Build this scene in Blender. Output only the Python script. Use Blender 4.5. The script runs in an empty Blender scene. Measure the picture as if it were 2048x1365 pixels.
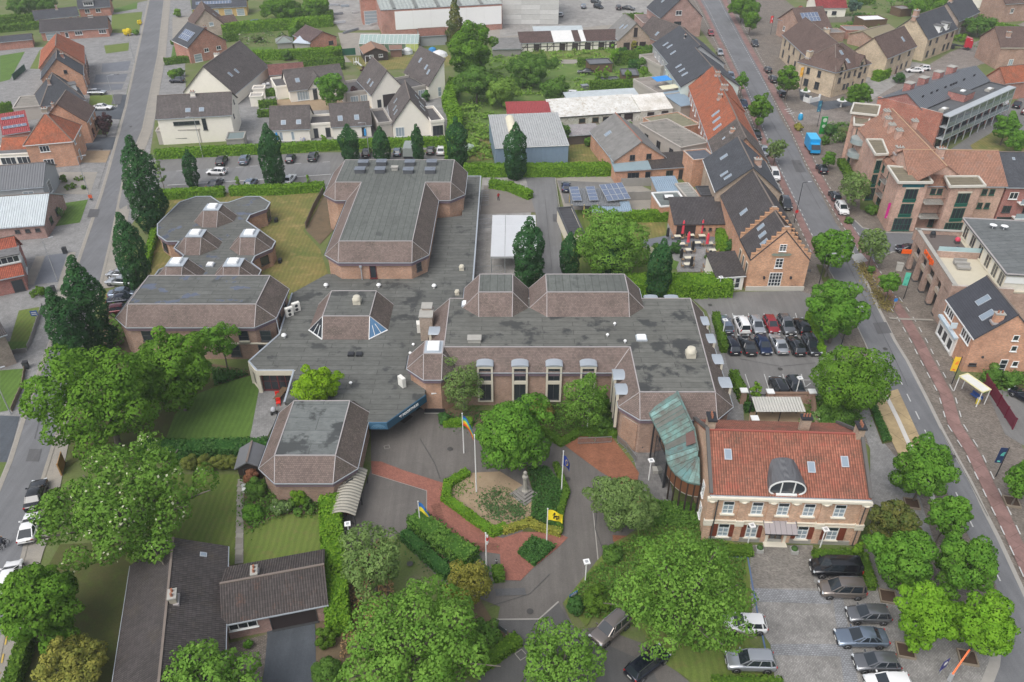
import bpy,math,random
import numpy as np
from mathutils import Vector,Matrix
R=math.radians
scene=bpy.context.scene
C=scene.collection
# camera, world, sun, exposure
CAM_H=66.0;PITCH=R(34.8);FPX=1592.0;CX,CY=1024.0,682.5
cam=bpy.data.cameras.new('camera');camo=bpy.data.objects.new('camera',cam);C.objects.link(camo)
camo.location=(0,0,CAM_H);camo.rotation_euler=(math.pi/2-PITCH,0,0)
cam.sensor_width=36;cam.lens=36*FPX/2048;cam.clip_start=1;cam.clip_end=3000
scene.camera=camo
SUN_EL,SUN_AZ=R(56),R(218)
world=bpy.data.worlds.new('World');scene.world=world;world.use_nodes=True
wn=world.node_tree;wn.nodes.clear()
sky=wn.nodes.new('ShaderNodeTexSky');sky.sky_type='NISHITA';sky.sun_disc=False
sky.sun_elevation=SUN_EL;sky.sun_rotation=SUN_AZ;sky.air_density=1.0;sky.dust_density=4.0
hs=wn.nodes.new('ShaderNodeHueSaturation');hs.inputs['Saturation'].default_value=0.42
bg=wn.nodes.new('ShaderNodeBackground');bg.inputs['Strength'].default_value=0.15
wo=wn.nodes.new('ShaderNodeOutputWorld')
wn.links.new(sky.outputs[0],hs.inputs['Color']);wn.links.new(hs.outputs[0],bg.inputs['Color']);wn.links.new(bg.outputs[0],wo.inputs[0])
sl=bpy.data.lights.new('sun','SUN');sl.energy=1.05;sl.angle=R(45);sl.color=(1.0,0.98,0.95)
so=bpy.data.objects.new('sun',sl);C.objects.link(so)
sd=Vector((math.sin(SUN_AZ)*math.cos(SUN_EL),math.cos(SUN_AZ)*math.cos(SUN_EL),math.sin(SUN_EL)))
so.rotation_euler=sd.to_track_quat('Z','Y').to_euler();so.location=(0,0,120)
scene.render.engine='CYCLES'
vs=scene.view_settings;vs.view_transform='Standard';vs.look='None';vs.gamma=1;vs.use_curve_mapping=False
vs.exposure=0.5
# helpers
def at(px,py,z=0.0):
 """world point at height z seen at pixel (px,py) of the 2048-wide photograph"""
 a=(px-CX)/FPX;b=(py-CY)/FPX
 fy,fz,uy,uz=math.cos(PITCH),-math.sin(PITCH),math.sin(PITCH),math.cos(PITCH)
 d=(a,fy-b*uy,fz-b*uz);t=(z-CAM_H)/d[2]
 return Vector((d[0]*t,d[1]*t,z))
def mpp(px,py,z=0.0):
 """metres per photograph pixel there"""
 p=at(px,py,z)
 return(p.y*math.cos(PITCH)+(CAM_H-z)*math.sin(PITCH))/FPX
class Nodes:
 def __init__(s,name):
  s.m=bpy.data.materials.new(name);s.m.use_nodes=True;s.t=s.m.node_tree
  s.b=s.t.nodes['Principled BSDF'];s.geo=None
 def n(s,ty,**kw):
  o=s.t.nodes.new(ty)
  for k,v in kw.items():
   if hasattr(o,k):setattr(o,k,v)
   else:o.inputs[k].default_value=v
  return o
 def l(s,a,b):s.t.links.new(a,b)
 def pos(s):
  if not s.geo:s.geo=s.n('ShaderNodeNewGeometry')
  return s.geo.outputs['Position']
 def noise(s,scale,detail=4,vec=None,rough=.6):
  q=s.n('ShaderNodeTexNoise');q.inputs['Scale'].default_value=scale;q.inputs['Detail'].default_value=detail
  q.inputs['Roughness'].default_value=rough
  s.l(vec if vec is not None else s.pos(),q.inputs['Vector']);return q.outputs['Fac']
 def ramp(s,f,stops):
  r=s.n('ShaderNodeValToRGB');e=r.color_ramp.elements
  while len(e)<len(stops):e.new(.5)
  for i,(p,c)in enumerate(stops):
   e[i].position=p;e[i].color=(c[0],c[1],c[2],1)if hasattr(c,'__len__')else(c,c,c,1)
  s.l(f,r.inputs[0]);return r.outputs[0]
 def mix(s,f,a,b,mode='MIX'):
  q=s.n('ShaderNodeMix',data_type='RGBA',blend_type=mode)
  for sock,v in((q.inputs[0],f),(q.inputs[6],a),(q.inputs[7],b)):
   if isinstance(v,(int,float)):sock.default_value=v
   elif isinstance(v,tuple):sock.default_value=(v[0],v[1],v[2],1)
   else:s.l(v,sock)
  return q.outputs[2]
 def math(s,op,a,b=None):
  q=s.n('ShaderNodeMath',operation=op)
  for i,v in enumerate((a,b)):
   if v is None:continue
   if isinstance(v,(int,float)):q.inputs[i].default_value=v
   else:s.l(v,q.inputs[i])
  return q.outputs[0]
 def vmath(s,op,a,b=None):
  q=s.n('ShaderNodeVectorMath',operation=op)
  for i,v in enumerate((a,b)):
   if v is None:continue
   if isinstance(v,tuple):q.inputs[i].default_value=v
   else:s.l(v,q.inputs[i])
  return q.outputs['Value']if op=='DOT_PRODUCT' else q.outputs[0]
 def uv(s):
  """u along the level line of a face, v up the face"""
  P=s.pos();N=s.geo.outputs['True Normal']
  t=s.vmath('NORMALIZE',s.vmath('CROSS_PRODUCT',(0.0,0.0,1.0),N))
  w=s.vmath('CROSS_PRODUCT',N,t)
  u=s.vmath('DOT_PRODUCT',P,t);v=s.vmath('DOT_PRODUCT',P,w)
  c=s.n('ShaderNodeCombineXYZ');s.l(u,c.inputs[0]);s.l(v,c.inputs[1])
  return u,v,c.outputs[0]
 def bump(s,h,strength=.4,dist=.05):
  q=s.n('ShaderNodeBump');q.inputs['Strength'].default_value=strength;q.inputs['Distance'].default_value=dist
  s.l(h,q.inputs['Height']);s.l(q.outputs[0],s.b.inputs['Normal'])
 def out(s,col,rough=.85,metal=0,spec=.3):
  if isinstance(col,tuple):s.b.inputs['Base Color'].default_value=(*col,1)
  else:s.l(col,s.b.inputs['Base Color'])
  if isinstance(rough,(int,float)):s.b.inputs['Roughness'].default_value=rough
  else:s.l(rough,s.b.inputs['Roughness'])
  s.b.inputs['Metallic'].default_value=metal;s.b.inputs['Specular IOR Level'].default_value=spec
  return s.m
def sc(c,k):return tuple(min(1,x*k)for x in c)
_mc={}
def cached(f):
 def g(*a,**k):
  key=(f.__name__,a,tuple(sorted(k.items())))
  if key not in _mc:_mc[key]=f(*a,**k)
  return _mc[key]
 return g
@cached
def plain(name,c,rough=.7,metal=0,var=.12,spec=.3):
 s=Nodes(name);f=s.noise(1.3,5)
 return s.out(s.mix(f,sc(c,1-var),sc(c,1+var)),rough,metal,spec)
@cached
def paint(name,c,rough=.3,metal=0.0):
 s=Nodes(name);s.out(c,rough,metal,.5)
 if rough<.35:s.b.inputs['Coat Weight'].default_value=.6;s.b.inputs['Coat Roughness'].default_value=.08
 return s.m
@cached
def brick(name,c,k=1.0,mort=(.42,.38,.34)):
 s=Nodes(name);u,v,w=s.uv()
 b=s.n('ShaderNodeTexBrick');s.l(w,b.inputs['Vector']);b.inputs['Scale'].default_value=1
 b.inputs['Brick Width'].default_value=.23;b.inputs['Row Height'].default_value=.08;b.inputs['Mortar Size'].default_value=.010
 b.inputs['Color1'].default_value=(*sc(c,.78),1);b.inputs['Color2'].default_value=(*sc(c,1.18),1);b.inputs['Mortar'].default_value=(*mort,1)
 big=s.ramp(s.noise(.45,6),[(.3,.78),(.7,1.15)])
 st=s.ramp(s.noise(2.2,4),[(.35,.9),(.65,1.08)])
 s.bump(b.outputs['Fac'],-.25,.02)
 return s.out(s.mix(1.0,s.mix(1.0,b.outputs['Color'],big,'MULTIPLY'),st,'MULTIPLY'),.9)
@cached
def tiles(name,c,w=.24,h=.34,moss=0.0,mossc=(.05,.048,.035),wave=True,var=.25,band=None):
 """clay or concrete roof tiles: courses down the slope, tile by tile colour, lichen"""
 s=Nodes(name);u,v,vec=s.uv()
 b=s.n('ShaderNodeTexBrick');s.l(vec,b.inputs['Vector']);b.inputs['Scale'].default_value=1
 b.offset=0.0 if wave else .5
 b.inputs['Brick Width'].default_value=w;b.inputs['Row Height'].default_value=h;b.inputs['Mortar Size'].default_value=.014
 b.inputs['Mortar Smooth'].default_value=.4
 b.inputs['Color1'].default_value=(*sc(c,1-var),1);b.inputs['Color2'].default_value=(*sc(c,1+var),1);b.inputs['Mortar'].default_value=(*sc(c,.42),1)
 col=s.mix(1.0,b.outputs['Color'],s.ramp(s.noise(.35,6),[(.3,.84),(.7,1.13)]),'MULTIPLY')
 if band:col=s.mix(s.ramp(s.noise(.9,5),[(.52,0.),(.66,1.)]),col,band)
 if moss>0:
  f=s.math('MULTIPLY',s.ramp(s.noise(8.5,3),[(.46,0.),(.58,1.)]),s.ramp(s.noise(.5,4),[(.62-moss*.5,0.),(.85-moss*.5,1.)]))
  col=s.mix(s.math('MULTIPLY',f,.85),col,mossc)
 if wave:col=s.mix(1.0,col,s.ramp(s.math('SINE',s.math('MULTIPLY',u,2*math.pi/w)),[(0.,.62),(.6,1.1)]),'MULTIPLY')  # valley shade put into the colour, in step with the bump wave
 saw=s.math('FRACT',s.math('DIVIDE',v,h))
 if wave:
  wv=s.math('SINE',s.math('MULTIPLY',u,2*math.pi/w));hh=s.math('ADD',s.math('MULTIPLY',saw,-1.0),s.math('MULTIPLY',wv,.8))
 else:hh=s.math('MULTIPLY',saw,-1.0)
 s.bump(hh,.6,.05)
 return s.out(col,.8)
@cached
def corr(name,c,pitch=.25,rough=.5,metal=0.0,dirt=.5,axis='u'):
 """ribbed sheet"""
 s=Nodes(name);u,v,vec=s.uv()
 wv=s.math('SINE',s.math('MULTIPLY',u if axis=='u' else v,2*math.pi/pitch))
 col=s.mix(s.math('MULTIPLY',s.ramp(s.noise(.8,6),[(.35,0.),(.75,1.)]),dirt),c,sc(c,.45))
 col=s.mix(s.ramp(wv,[(0.,0.),(.25,.0),(.9,.0)]),col,sc(c,.6))
 s.bump(wv,.8,.06)
 return s.out(col,rough,metal)
@cached
def felt(name,c=(.145,.15,.142),dark=.55,seam=(1.0,9.0),rot=0,puddle=0.0,stain=.5):
 """bitumen roofing felt: sheet seams, damp patches, moss, standing water"""
 s=Nodes(name);P=s.pos()
 mp=s.n('ShaderNodeMapping');mp.inputs['Rotation'].default_value=(0,0,rot);s.l(P,mp.inputs[0])
 b=s.n('ShaderNodeTexBrick');s.l(mp.outputs[0],b.inputs['Vector']);b.inputs['Scale'].default_value=1
 b.inputs['Brick Width'].default_value=seam[1];b.inputs['Row Height'].default_value=seam[0];b.inputs['Mortar Size'].default_value=.05;b.inputs['Mortar Smooth'].default_value=.3
 b.inputs['Color1'].default_value=(*sc(c,.92),1);b.inputs['Color2'].default_value=(*sc(c,1.08),1);b.inputs['Mortar'].default_value=(*sc(c,.55),1)
 col=s.mix(1.0,b.outputs['Color'],s.ramp(s.noise(.9,7,rough=.75),[(.3,.84),(.7,1.13)]),'MULTIPLY')
 mpb=s.n('ShaderNodeMapping');mpb.inputs['Scale'].default_value=(.8,3.0,1);s.l(mp.outputs[0],mpb.inputs[0])
 col=s.mix(1.0,col,s.ramp(s.noise(1.2,5,mpb.outputs[0]),[(.35,.85),(.7,1.12)]),'MULTIPLY')
 f=s.ramp(s.noise(.31,5,rough=.6),[(.655-.12*stain,0.),(.72-.12*stain,1.)])
 col=s.mix(s.math('MULTIPLY',f,dark),col,(.034,.037,.038))
 f3=s.ramp(s.noise(.11,3),[(.5,0.),(.62,1.)]);col=s.mix(s.math('MULTIPLY',f3,.3),col,sc(c,.62))
 f2=s.ramp(s.noise(1.9,5),[(.62,0.),(.72,1.)])
 col=s.mix(s.math('MULTIPLY',f2,.55),col,(.055,.058,.043))
 rough=.82
 if puddle>0:
  fp=s.ramp(s.noise(.42,3,rough=.5),[(.67-puddle*.16,0.),(.69-puddle*.16,1.)])
  col=s.mix(fp,col,(.10,.115,.15));rough=s.ramp(fp,[(0.,.82),(1.,.12)])
 return s.out(col,rough)
@cached
def ground(name,c,c2=None,scale=.5,fine=14,rough=.92,mid=None,cont=1.0):
 s=Nodes(name)
 c2=c2 or sc(c,.8)
 col=s.mix(s.ramp(s.noise(scale,6,rough=.65),[(.5-.2/cont,0.),(.5+.2/cont,1.)]),c,c2)
 if mid:col=s.mix(s.ramp(s.noise(scale*3.1,5),[(.52,0.),(.7,1.)]),col,mid)
 if 'lawn' in name:
  w=s.n('ShaderNodeTexWave');w.inputs['Scale'].default_value=.45;w.inputs['Distortion'].default_value=3.5;w.inputs['Detail'].default_value=2;w.inputs['Detail Scale'].default_value=.6;s.l(s.pos(),w.inputs[0]);col=s.mix(1.0,col,s.ramp(w.outputs['Fac'],[(.2,.92),(.8,1.07)]),'MULTIPLY')
 nf=s.noise(fine,3);col=s.mix(1.0,col,s.ramp(nf,[(.25,.78),(.75,1.2)]),'MULTIPLY')
 s.bump(nf,.3,.03)
 return s.out(col,rough)
@cached
def pave(name,c,bw=.22,bh=.11,rot=0,mort=None,var=.25,big=.25,offset=.5,ms=.008):
 s=Nodes(name);P=s.pos();mp=s.n('ShaderNodeMapping');mp.inputs['Rotation'].default_value=(0,0,rot);s.l(P,mp.inputs[0])
 b=s.n('ShaderNodeTexBrick');s.l(mp.outputs[0],b.inputs['Vector']);b.inputs['Scale'].default_value=1;b.offset=offset
 b.inputs['Brick Width'].default_value=bw;b.inputs['Row Height'].default_value=bh;b.inputs['Mortar Size'].default_value=ms
 b.inputs['Color1'].default_value=(*sc(c,1-var),1);b.inputs['Color2'].default_value=(*sc(c,1+var),1);b.inputs['Mortar'].default_value=(*(mort or sc(c,.5)),1)
 col=s.mix(1.0,b.outputs['Color'],s.ramp(s.noise(.5,6,rough=.7),[(.3,1-big),(.7,1+big)]),'MULTIPLY')
 col=s.mix(1.0,col,s.ramp(s.noise(3.5,5,rough=.7),[(.3,.88),(.7,1.1)]),'MULTIPLY')
 s.bump(b.outputs['Fac'],-.3,.02)
 return s.out(col,.88)
@cached
def asphalt(name,c=(.152,.155,.162),var=.14):
 s=Nodes(name)
 col=s.mix(s.ramp(s.noise(.14,6,rough=.7),[(.3,0.),(.7,1.)]),sc(c,1-var),sc(c,1+var))
 mp=s.n('ShaderNodeMapping');mp.inputs['Scale'].default_value=(1.6,.12,1);s.l(s.pos(),mp.inputs[0])
 col=s.mix(1.0,col,s.ramp(s.noise(1.0,4,mp.outputs[0]),[(.35,.9),(.68,1.08)]),'MULTIPLY')
 col=s.mix(1.0,col,s.ramp(s.noise(9,4),[(.3,.86),(.7,1.12)]),'MULTIPLY')
 f=s.ramp(s.noise(.5,5),[(.66,0.),(.72,1.)]);col=s.mix(s.math('MULTIPLY',f,.35),col,sc(c,.55))
 f=s.ramp(s.noise(.06,2),[(.55,0.),(.555,1.)]);col=s.mix(s.math('MULTIPLY',f,.16),col,sc(c,.6))
 return s.out(col,.88)
@cached
def leafy(name,c,c2,trans=.25,flower=None):
 s=Nodes(name)
 a=s.n('ShaderNodeAttribute',attribute_name='tint');f=a.outputs['Fac']
 col=s.mix(f,sc(c,1.9),sc(c2,1.85))
 col=s.mix(1.0,col,s.ramp(s.noise(.55,3),[(.3,.88),(.7,1.14)]),'MULTIPLY')
 q=s.n('ShaderNodeHueSaturation',Saturation=1.0);s.l(col,q.inputs['Color']);col=q.outputs[0]
 if flower:col=s.mix(s.ramp(f,[(.955,0.),(.96,1.)]),col,flower)
 s.out(col,.85,0,.06)
 tr=s.n('ShaderNodeBsdfTranslucent');s.l(s.mix(1.0,col,(1.0,1.15,.5),'MULTIPLY'),tr.inputs['Color'])
 ms=s.n('ShaderNodeMixShader');ms.inputs[0].default_value=trans
 o=s.t.nodes['Material Output'];s.l(s.b.outputs[0],ms.inputs[1]);s.l(tr.outputs[0],ms.inputs[2]);s.l(ms.outputs[0],o.inputs[0])
 return s.m
class MB:
 def __init__(s):s.v=[];s.f=[];s.mi=[];s.cur=0;s.sm=[]
 def add(s,vs,fs,smooth=False):
  o=len(s.v);s.v+=[tuple(p)for p in vs]
  for f in fs:s.f.append(tuple(i+o for i in f));s.mi.append(s.cur);s.sm.append(smooth)
  return s
 def box(s,c,d,rz=0.0,rot=None):
  hx,hy,hz=d[0]/2,d[1]/2,d[2]/2
  m=rot if rot is not None else Matrix.Rotation(rz,3,'Z');c=Vector(c)
  p=[c+m@Vector((x*hx,y*hy,z*hz))for x,y,z in((-1,-1,-1),(1,-1,-1),(1,1,-1),(-1,1,-1),(-1,-1,1),(1,-1,1),(1,1,1),(-1,1,1))]
  return s.add(p,[(3,2,1,0),(4,5,6,7),(0,1,5,4),(1,2,6,5),(2,3,7,6),(3,0,4,7)])
 def bar(s,a,b,w,h=None):
  """square bar between two points"""
  a,b=Vector(a),Vector(b);d=b-a;L=d.length
  if L<1e-6:return s
  q=d.to_track_quat('X','Z').to_matrix()
  return s.box((a+b)/2,(L,w,h or w),rot=q)
 def prism(s,poly,z0,z1,cap=True):
  n=len(poly);A=sum(poly[i][0]*poly[(i+1)%n][1]-poly[(i+1)%n][0]*poly[i][1]for i in range(n))
  if A<0:poly=list(poly)[::-1]
  p=[(x[0],x[1],z0)for x in poly]+[(x[0],x[1],z1)for x in poly]
  f=[(i,(i+1)%n,n+(i+1)%n,n+i)for i in range(n)]
  if cap:f+=[tuple(range(n,2*n)),tuple(range(n-1,-1,-1))]
  return s.add(p,f)
 def tube(s,a,b,r0,r1=None,n=8,cap=True):
  a,b=Vector(a),Vector(b);r1=r0 if r1 is None else r1
  q=(b-a).to_track_quat('Z','Y').to_matrix();p=[]
  for c,r in((a,r0),(b,r1)):
   p+=[c+q@Vector((r*math.cos(2*math.pi*i/n),r*math.sin(2*math.pi*i/n),0))for i in range(n)]
  s.add(p,[(i,(i+1)%n,n+(i+1)%n,n+i)for i in range(n)],True)
  if cap:s.add(p[n:],[tuple(range(n))]);s.add(p[:n],[tuple(range(n-1,-1,-1))])
  return s
 def path(s,pts,r0,r1=None,n=7):
  k=len(pts)-1;r1=r0 if r1 is None else r1
  for i in range(k):s.tube(pts[i],pts[i+1],r0+(r1-r0)*i/k,r0+(r1-r0)*(i+1)/k,n)
  return s
 def lathe(s,c,prof,n=12,axis='Z',smooth=True):
  c=Vector(c);p=[]
  for r,z in prof:
   for i in range(n):
    a=2*math.pi*i/n;q=(r*math.cos(a),r*math.sin(a),z)
    if axis=='Y':q=(q[0],q[2],q[1])
    if axis=='X':q=(q[2],q[0],q[1])
    p.append(c+Vector(q))
  k=len(prof);fl=(axis=='Y')
  f=[(j*n+i,j*n+(i+1)%n,(j+1)*n+(i+1)%n,(j+1)*n+i)for j in range(k-1)for i in range(n)]
  e=[tuple(range((k-1)*n,k*n)),tuple(range(n-1,-1,-1))]
  if fl:f=[g[::-1]for g in f];e=[g[::-1]for g in e]
  s.add(p,f,smooth);return s.add(p,e)
 def quad(s,a,b,c,d):return s.add([a,b,c,d],[(0,1,2,3)])
 def poly(s,pts):return s.add(pts,[tuple(range(len(pts)))])
 def slab(s,pts,t):
  """thick sheet: polygon pushed down its own normal"""
  P=[Vector(p)for p in pts];nrm=Vector((0,0,0));n=len(P)
  for i in range(n):nrm+=P[i].cross(P[(i+1)%n])
  nrm.normalize()
  if nrm.z<-1e-4 or(abs(nrm.z)<=1e-4 and False):P=P[::-1];nrm=-nrm
  Q=[p-nrm*t for p in P]
  return s.add(P+Q,[tuple(range(n)),tuple(range(2*n-1,n-1,-1))]+[(i,n+i,n+(i+1)%n,(i+1)%n)for i in range(n)])
 def build(s,name,mats,parent=None,local=False,origin=None):
  me=bpy.data.meshes.new(name)
  off=Vector((0,0,0))
  if parent is not None and not local:off=wloc(parent)
  elif origin is not None:off=Vector(origin)
  me.from_pydata([(p[0]-off.x,p[1]-off.y,p[2]-off.z)for p in s.v],[],s.f)
  if not isinstance(mats,(list,tuple)):mats=[mats]
  for m in mats:me.materials.append(m)
  me.polygons.foreach_set('material_index',s.mi);me.polygons.foreach_set('use_smooth',s.sm)
  me.update()
  o=bpy.data.objects.new(name,me);C.objects.link(o)
  if parent is not None:o.parent=parent
  elif origin is not None:o.location=origin
  return o
MB.bl=lambda s,n,m,p:s.build(n,m,p,True)
def wloc(o):
 v=Vector((0,0,0))
 while o is not None:v+=o.location;o=o.parent
 return v
def tag(o,label,cat,group=None):
 o['label']=label;o['category']=cat
 if group:o['group']=group
 return o
def thing(name,label,cat,loc=(0,0,0),rz=0.0,group=None):
 o=bpy.data.objects.new(name,None);C.objects.link(o);o.empty_display_size=.3
 o.location=loc;o.rotation_euler=(0,0,rz);return tag(o,label,cat,group)
def inst(name,me,parent,loc=(0,0,0),rz=0.0,mat=None,rx=None):
 """another object sharing a mesh"""
 o=bpy.data.objects.new(name,me);C.objects.link(o)
 if parent is not None:o.parent=parent
 o.location=loc
 o.rotation_euler=(0,0,rz)if rx is None else rx
 if mat is not None:o.material_slots[0].link='OBJECT';o.material_slots[0].material=mat
 return o
def subtree(o):
 return[o]+[d for c in o.children for d in subtree(c)]
kids={}
def copy_tree(root,loc,rz,label,group=None,name=None):
 """a copy of a thing with copies of its parts and sub-parts"""
 if root.name not in kids:kids[root.name]=[(c,[g for g in ALLCH.get(c.name,[])])for c in ALLCH.get(root.name,[])]
 r=root.copy();C.objects.link(r);r.location=loc;r.rotation_euler=(0,0,rz);r['label']=label
 if group:r['group']=group
 for c,gs in kids[root.name]:
  d=c.copy();C.objects.link(d);d.parent=r
  for g in gs:e=g.copy();C.objects.link(e);e.parent=d
 return r
ALLCH={}
def index_children(objs):
 for o in objs:
  if o.parent is not None:ALLCH.setdefault(o.parent.name,[]).append(o)
def fast_mesh(name,verts,faces_n,mat,parent=None,tint=None,origin=(0,0,0),nrm=None):
 """verts: (k,n,3) separate polygons of n corners"""
 k,n=verts.shape[0],verts.shape[1]
 me=bpy.data.meshes.new(name)
 me.vertices.add(k*n);me.vertices.foreach_set('co',np.ascontiguousarray(verts.reshape(-1),dtype=np.float32))
 me.loops.add(k*n);me.loops.foreach_set('vertex_index',np.arange(k*n,dtype=np.int32))
 me.polygons.add(k);me.polygons.foreach_set('loop_start',np.arange(0,k*n,n,dtype=np.int32))
 try:me.polygons.foreach_set('loop_total',np.full(k,n,dtype=np.int32))
 except Exception:pass
 if tint is not None:
  at_=me.attributes.new('tint','FLOAT','FACE');at_.data.foreach_set('value',tint.astype(np.float32))
 me.materials.append(mat);me.update(calc_edges=True)
 if nrm is not None:me.polygons.foreach_set('use_smooth',np.ones(k,bool));me.normals_split_custom_set_from_vertices(np.repeat(nrm,n,0).tolist())
 o=bpy.data.objects.new(name,me);C.objects.link(o)
 if parent is not None:o.parent=parent
 else:o.location=origin
 return o
 # common materials
white_paint=plain('white_paint',(.74,.74,.72),.5,0,.05)
zinc=plain('zinc',(.42,.46,.50),.45,.3,.12)
lead=plain('lead_flashing',(.36,.335,.33),.6)
d_met=plain('dark_metal',(.035,.037,.042),.45,.2)
galv=plain('galvanised',(.36,.38,.40),.4,.6)
concrete=plain('concrete',(.34,.33,.30),.9,0,.2)
glass_dark=paint('window_glass',(.025,.032,.04),.08)
glass_pale=paint('pale_glass',(.28,.34,.38),.12)
skl_g=paint('skylight_glass',(.22,.27,.32),.12)
d_wht=paint('dome_white',(.80,.81,.80),.4)
f_wht=paint('frame_white',(.72,.73,.72),.5)
f_crm=plain('frame_cream',(.60,.56,.46),.7)
f_drk=paint('frame_dark',(.06,.062,.065),.45)
timber=plain('timber',(.13,.085,.05),.8,0,.3)
bark=plain('bark',(.13,.115,.095),.95,0,.3)
rubber=paint('black_rubber',(.018,.018,.02),.75)
# the ground
m_asph=asphalt('road_asphalt');m_asph2=asphalt('plaza_asphalt',(.128,.118,.108),.14)
m_asph3=asphalt('lot_asphalt',(.165,.161,.155),.13);m_dark=asphalt('driveway_dark',(.075,.085,.098),.25)
m_lawn=ground('lawn',(.10,.15,.027),(.13,.168,.037),.35,11,mid=(.135,.14,.042))
m_lawn2=ground('lawn_bright',(.095,.17,.03),(.07,.13,.022),.5,11)
m_dry=ground('dry_lawn',(.20,.165,.055),(.105,.13,.032),.16,9,mid=(.26,.20,.08),cont=1.4)
m_rough_shade=ground('rough_and_shaded_grass',(.062,.082,.02),(.09,.085,.03),.3,9,mid=(.08,.11,.023))  # dark bed grass, also laid as painted tree shade on two lawns
m_meadow=ground('meadow_grass',(.12,.185,.042),(.08,.14,.03),.12,6,mid=(.16,.20,.065))
m_soil=ground('soil',(.16,.115,.07),(.10,.08,.05),.6,12)
m_gravel=ground('gravel',(.33,.25,.165),(.26,.19,.12),.8,22)
m_pale=ground('pale_footpath',(.30,.275,.235),(.24,.225,.20),.5,18)
m_conc=pave('concrete_slabs',(.27,.26,.245),3.0,3.0,0,var=.1)
m_grey=pave('grey_pavers',(.225,.222,.218),.3,.3,.2,var=.1,ms=.012,mort=(.15,.15,.145))
m_slate=ground('slate_chippings',(.16,.17,.19),(.13,.14,.16),.5,25)
m_clink=pave('brown_clinkers',(.195,.168,.142),.26,.13,.45,var=.3,ms=.02)
m_cobble=pave('grey_cobbles',(.245,.236,.224),.22,.15,1.57,var=.18,ms=.02,mort=(.165,.16,.15))
m_cobble2=pave('blue_cobbles',(.235,.24,.25),.28,.2,0.1,var=.14,ms=.028,mort=(.14,.145,.15))
m_redpave=pave('red_clinkers',(.27,.112,.082),.21,.10,.7,var=.14,big=.14,ms=.008)
m_redpave2=pave('orange_clinkers',(.25,.105,.06),.21,.10,.3,var=.15,big=.2,ms=.008)
m_cycle=pave('red_cycle_concrete',(.215,.132,.118),2.5,1.8,1.1,var=.08,ms=.02)
m_beige=pave('beige_concrete',(.36,.275,.155),4.0,4.0,1.1,var=.1,ms=.03)
m_white=plain('road_marking',(.46,.46,.45),.85,0,.3)
m_blue=plain('blue_marking',(.09,.14,.25),.8,0,.2)
m_kerb=plain('kerb_concrete',(.30,.285,.26),.9,0,.18)
_li=[0]
def layer(k):
 _li[0]+=1;return .024*k+.0005*(_li[0]%46)
def structure(o):o['kind']='structure';return o
def sheet(name,k,mat,pts,px=True):
 z=layer(k);P=[at(x,y,0)for x,y in pts]if px else[Vector((x,y,0))for x,y in pts]
 A=sum(P[i].x*P[(i+1)%len(P)].y-P[(i+1)%len(P)].x*P[i].y for i in range(len(P)))
 if A<0:P=P[::-1]
 b=MB();b.add([(p.x,p.y,z)for p in P],[tuple(range(len(P)))])
 return structure(b.build(name,mat))
def line_px(pts):return[at(x,y,0)for x,y in pts]
def offset(P,d):
 out=[]
 for i,p in enumerate(P):
  t=(P[min(i+1,len(P)-1)]-P[max(i-1,0)]);t.z=0;t.normalize();out.append(p+Vector((-t.y,t.x,0))*d)
 return out
def ribbon(name,k,mat,pts,w,side=0.0,h=0.0):
 """band of width w along a line; side -1/0/1 = to its right, centred, to its left"""
 P=line_px(pts);a=offset(P,w/2+side*w/2);c=offset(P,-w/2+side*w/2);z=layer(k)
 b=MB()
 for i in range(len(P)-1):
  if h:
   b.add([(q.x,q.y,zz)for zz in(0,h)for q in(c[i],c[i+1],a[i+1],a[i])],[(4,5,6,7),(0,1,5,4),(2,3,7,6)]+([(3,0,4,7)]if i==0 else[])+([(1,2,6,5)]if i==len(P)-2 else[]))
  else:b.quad(*[(q.x,q.y,z)for q in(c[i],c[i+1],a[i+1],a[i])])
 return structure(b.build(name,mat))
def dashes(name,k,mat,pts,w,dash,gap):
 P=line_px(pts);b=MB();z=layer(k);s=0.0;per=dash+gap
 for i in range(len(P)-1):
  d=P[i+1]-P[i];L=d.length;t=d/L;nrm=Vector((-t.y,t.x,0))*w/2;x=-s
  while x<L:
   a,e=max(0,x),min(L,x+dash)
   if e>a+.05:
    p,q=P[i]+t*a,P[i]+t*e
    b.quad(*[(v.x,v.y,z)for v in(p-nrm,q-nrm,q+nrm,p+nrm)])
   x+=per
  s=(s+L)%per
 return structure(b.build(name,mat))
b=MB();b.quad((-600,-90,0),(600,-90,0),(600,900,0),(-600,900,0))
structure(b.build('ground',ground('mixed_ground',(.09,.135,.032),(.135,.15,.055),.06,5,mid=(.16,.15,.09))))
LR_L=[(300,-60),(297,0),(275,100),(250,215),(215,342),(200,392),(150,537),(118,625),(100,684),(80,735),(59,795),(37,862),(17,925),(-10,990),(-60,1110),(-110,1240)]
LR_R=[(335,-60),(330,0),(318,110),(288,259),(250,355),(225,482),(202,579),(170,690),(130,830),(107,906),(92,954),(72,1023),(54,1103),(30,1200),(8,1290),(-10,1380)]
sheet('pavement',1,m_grey,[(0,95),(90,95),(180,60),(222,20),(300,0),(275,100),(215,342),(150,537),(100,684),(17,925),(-20,925),(-20,95)])
sheet('pavement',1,m_grey,[(330,0),(380,0),(390,60),(370,130),(372,185),(310,240),(300,310),(640,310),(655,380),(420,385),(300,400),(240,480),(250,330),(318,110)])
sheet('lawn',2,m_lawn2,[(0,112),(50,104),(20,160),(0,165)])
sheet('lawn',2,m_lawn,[(80,100),(118,100),(100,140),(60,138)])
sheet('lawn',2,m_lawn,[(0,45),(70,42),(72,32),(66,50),(0,62)])
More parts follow.
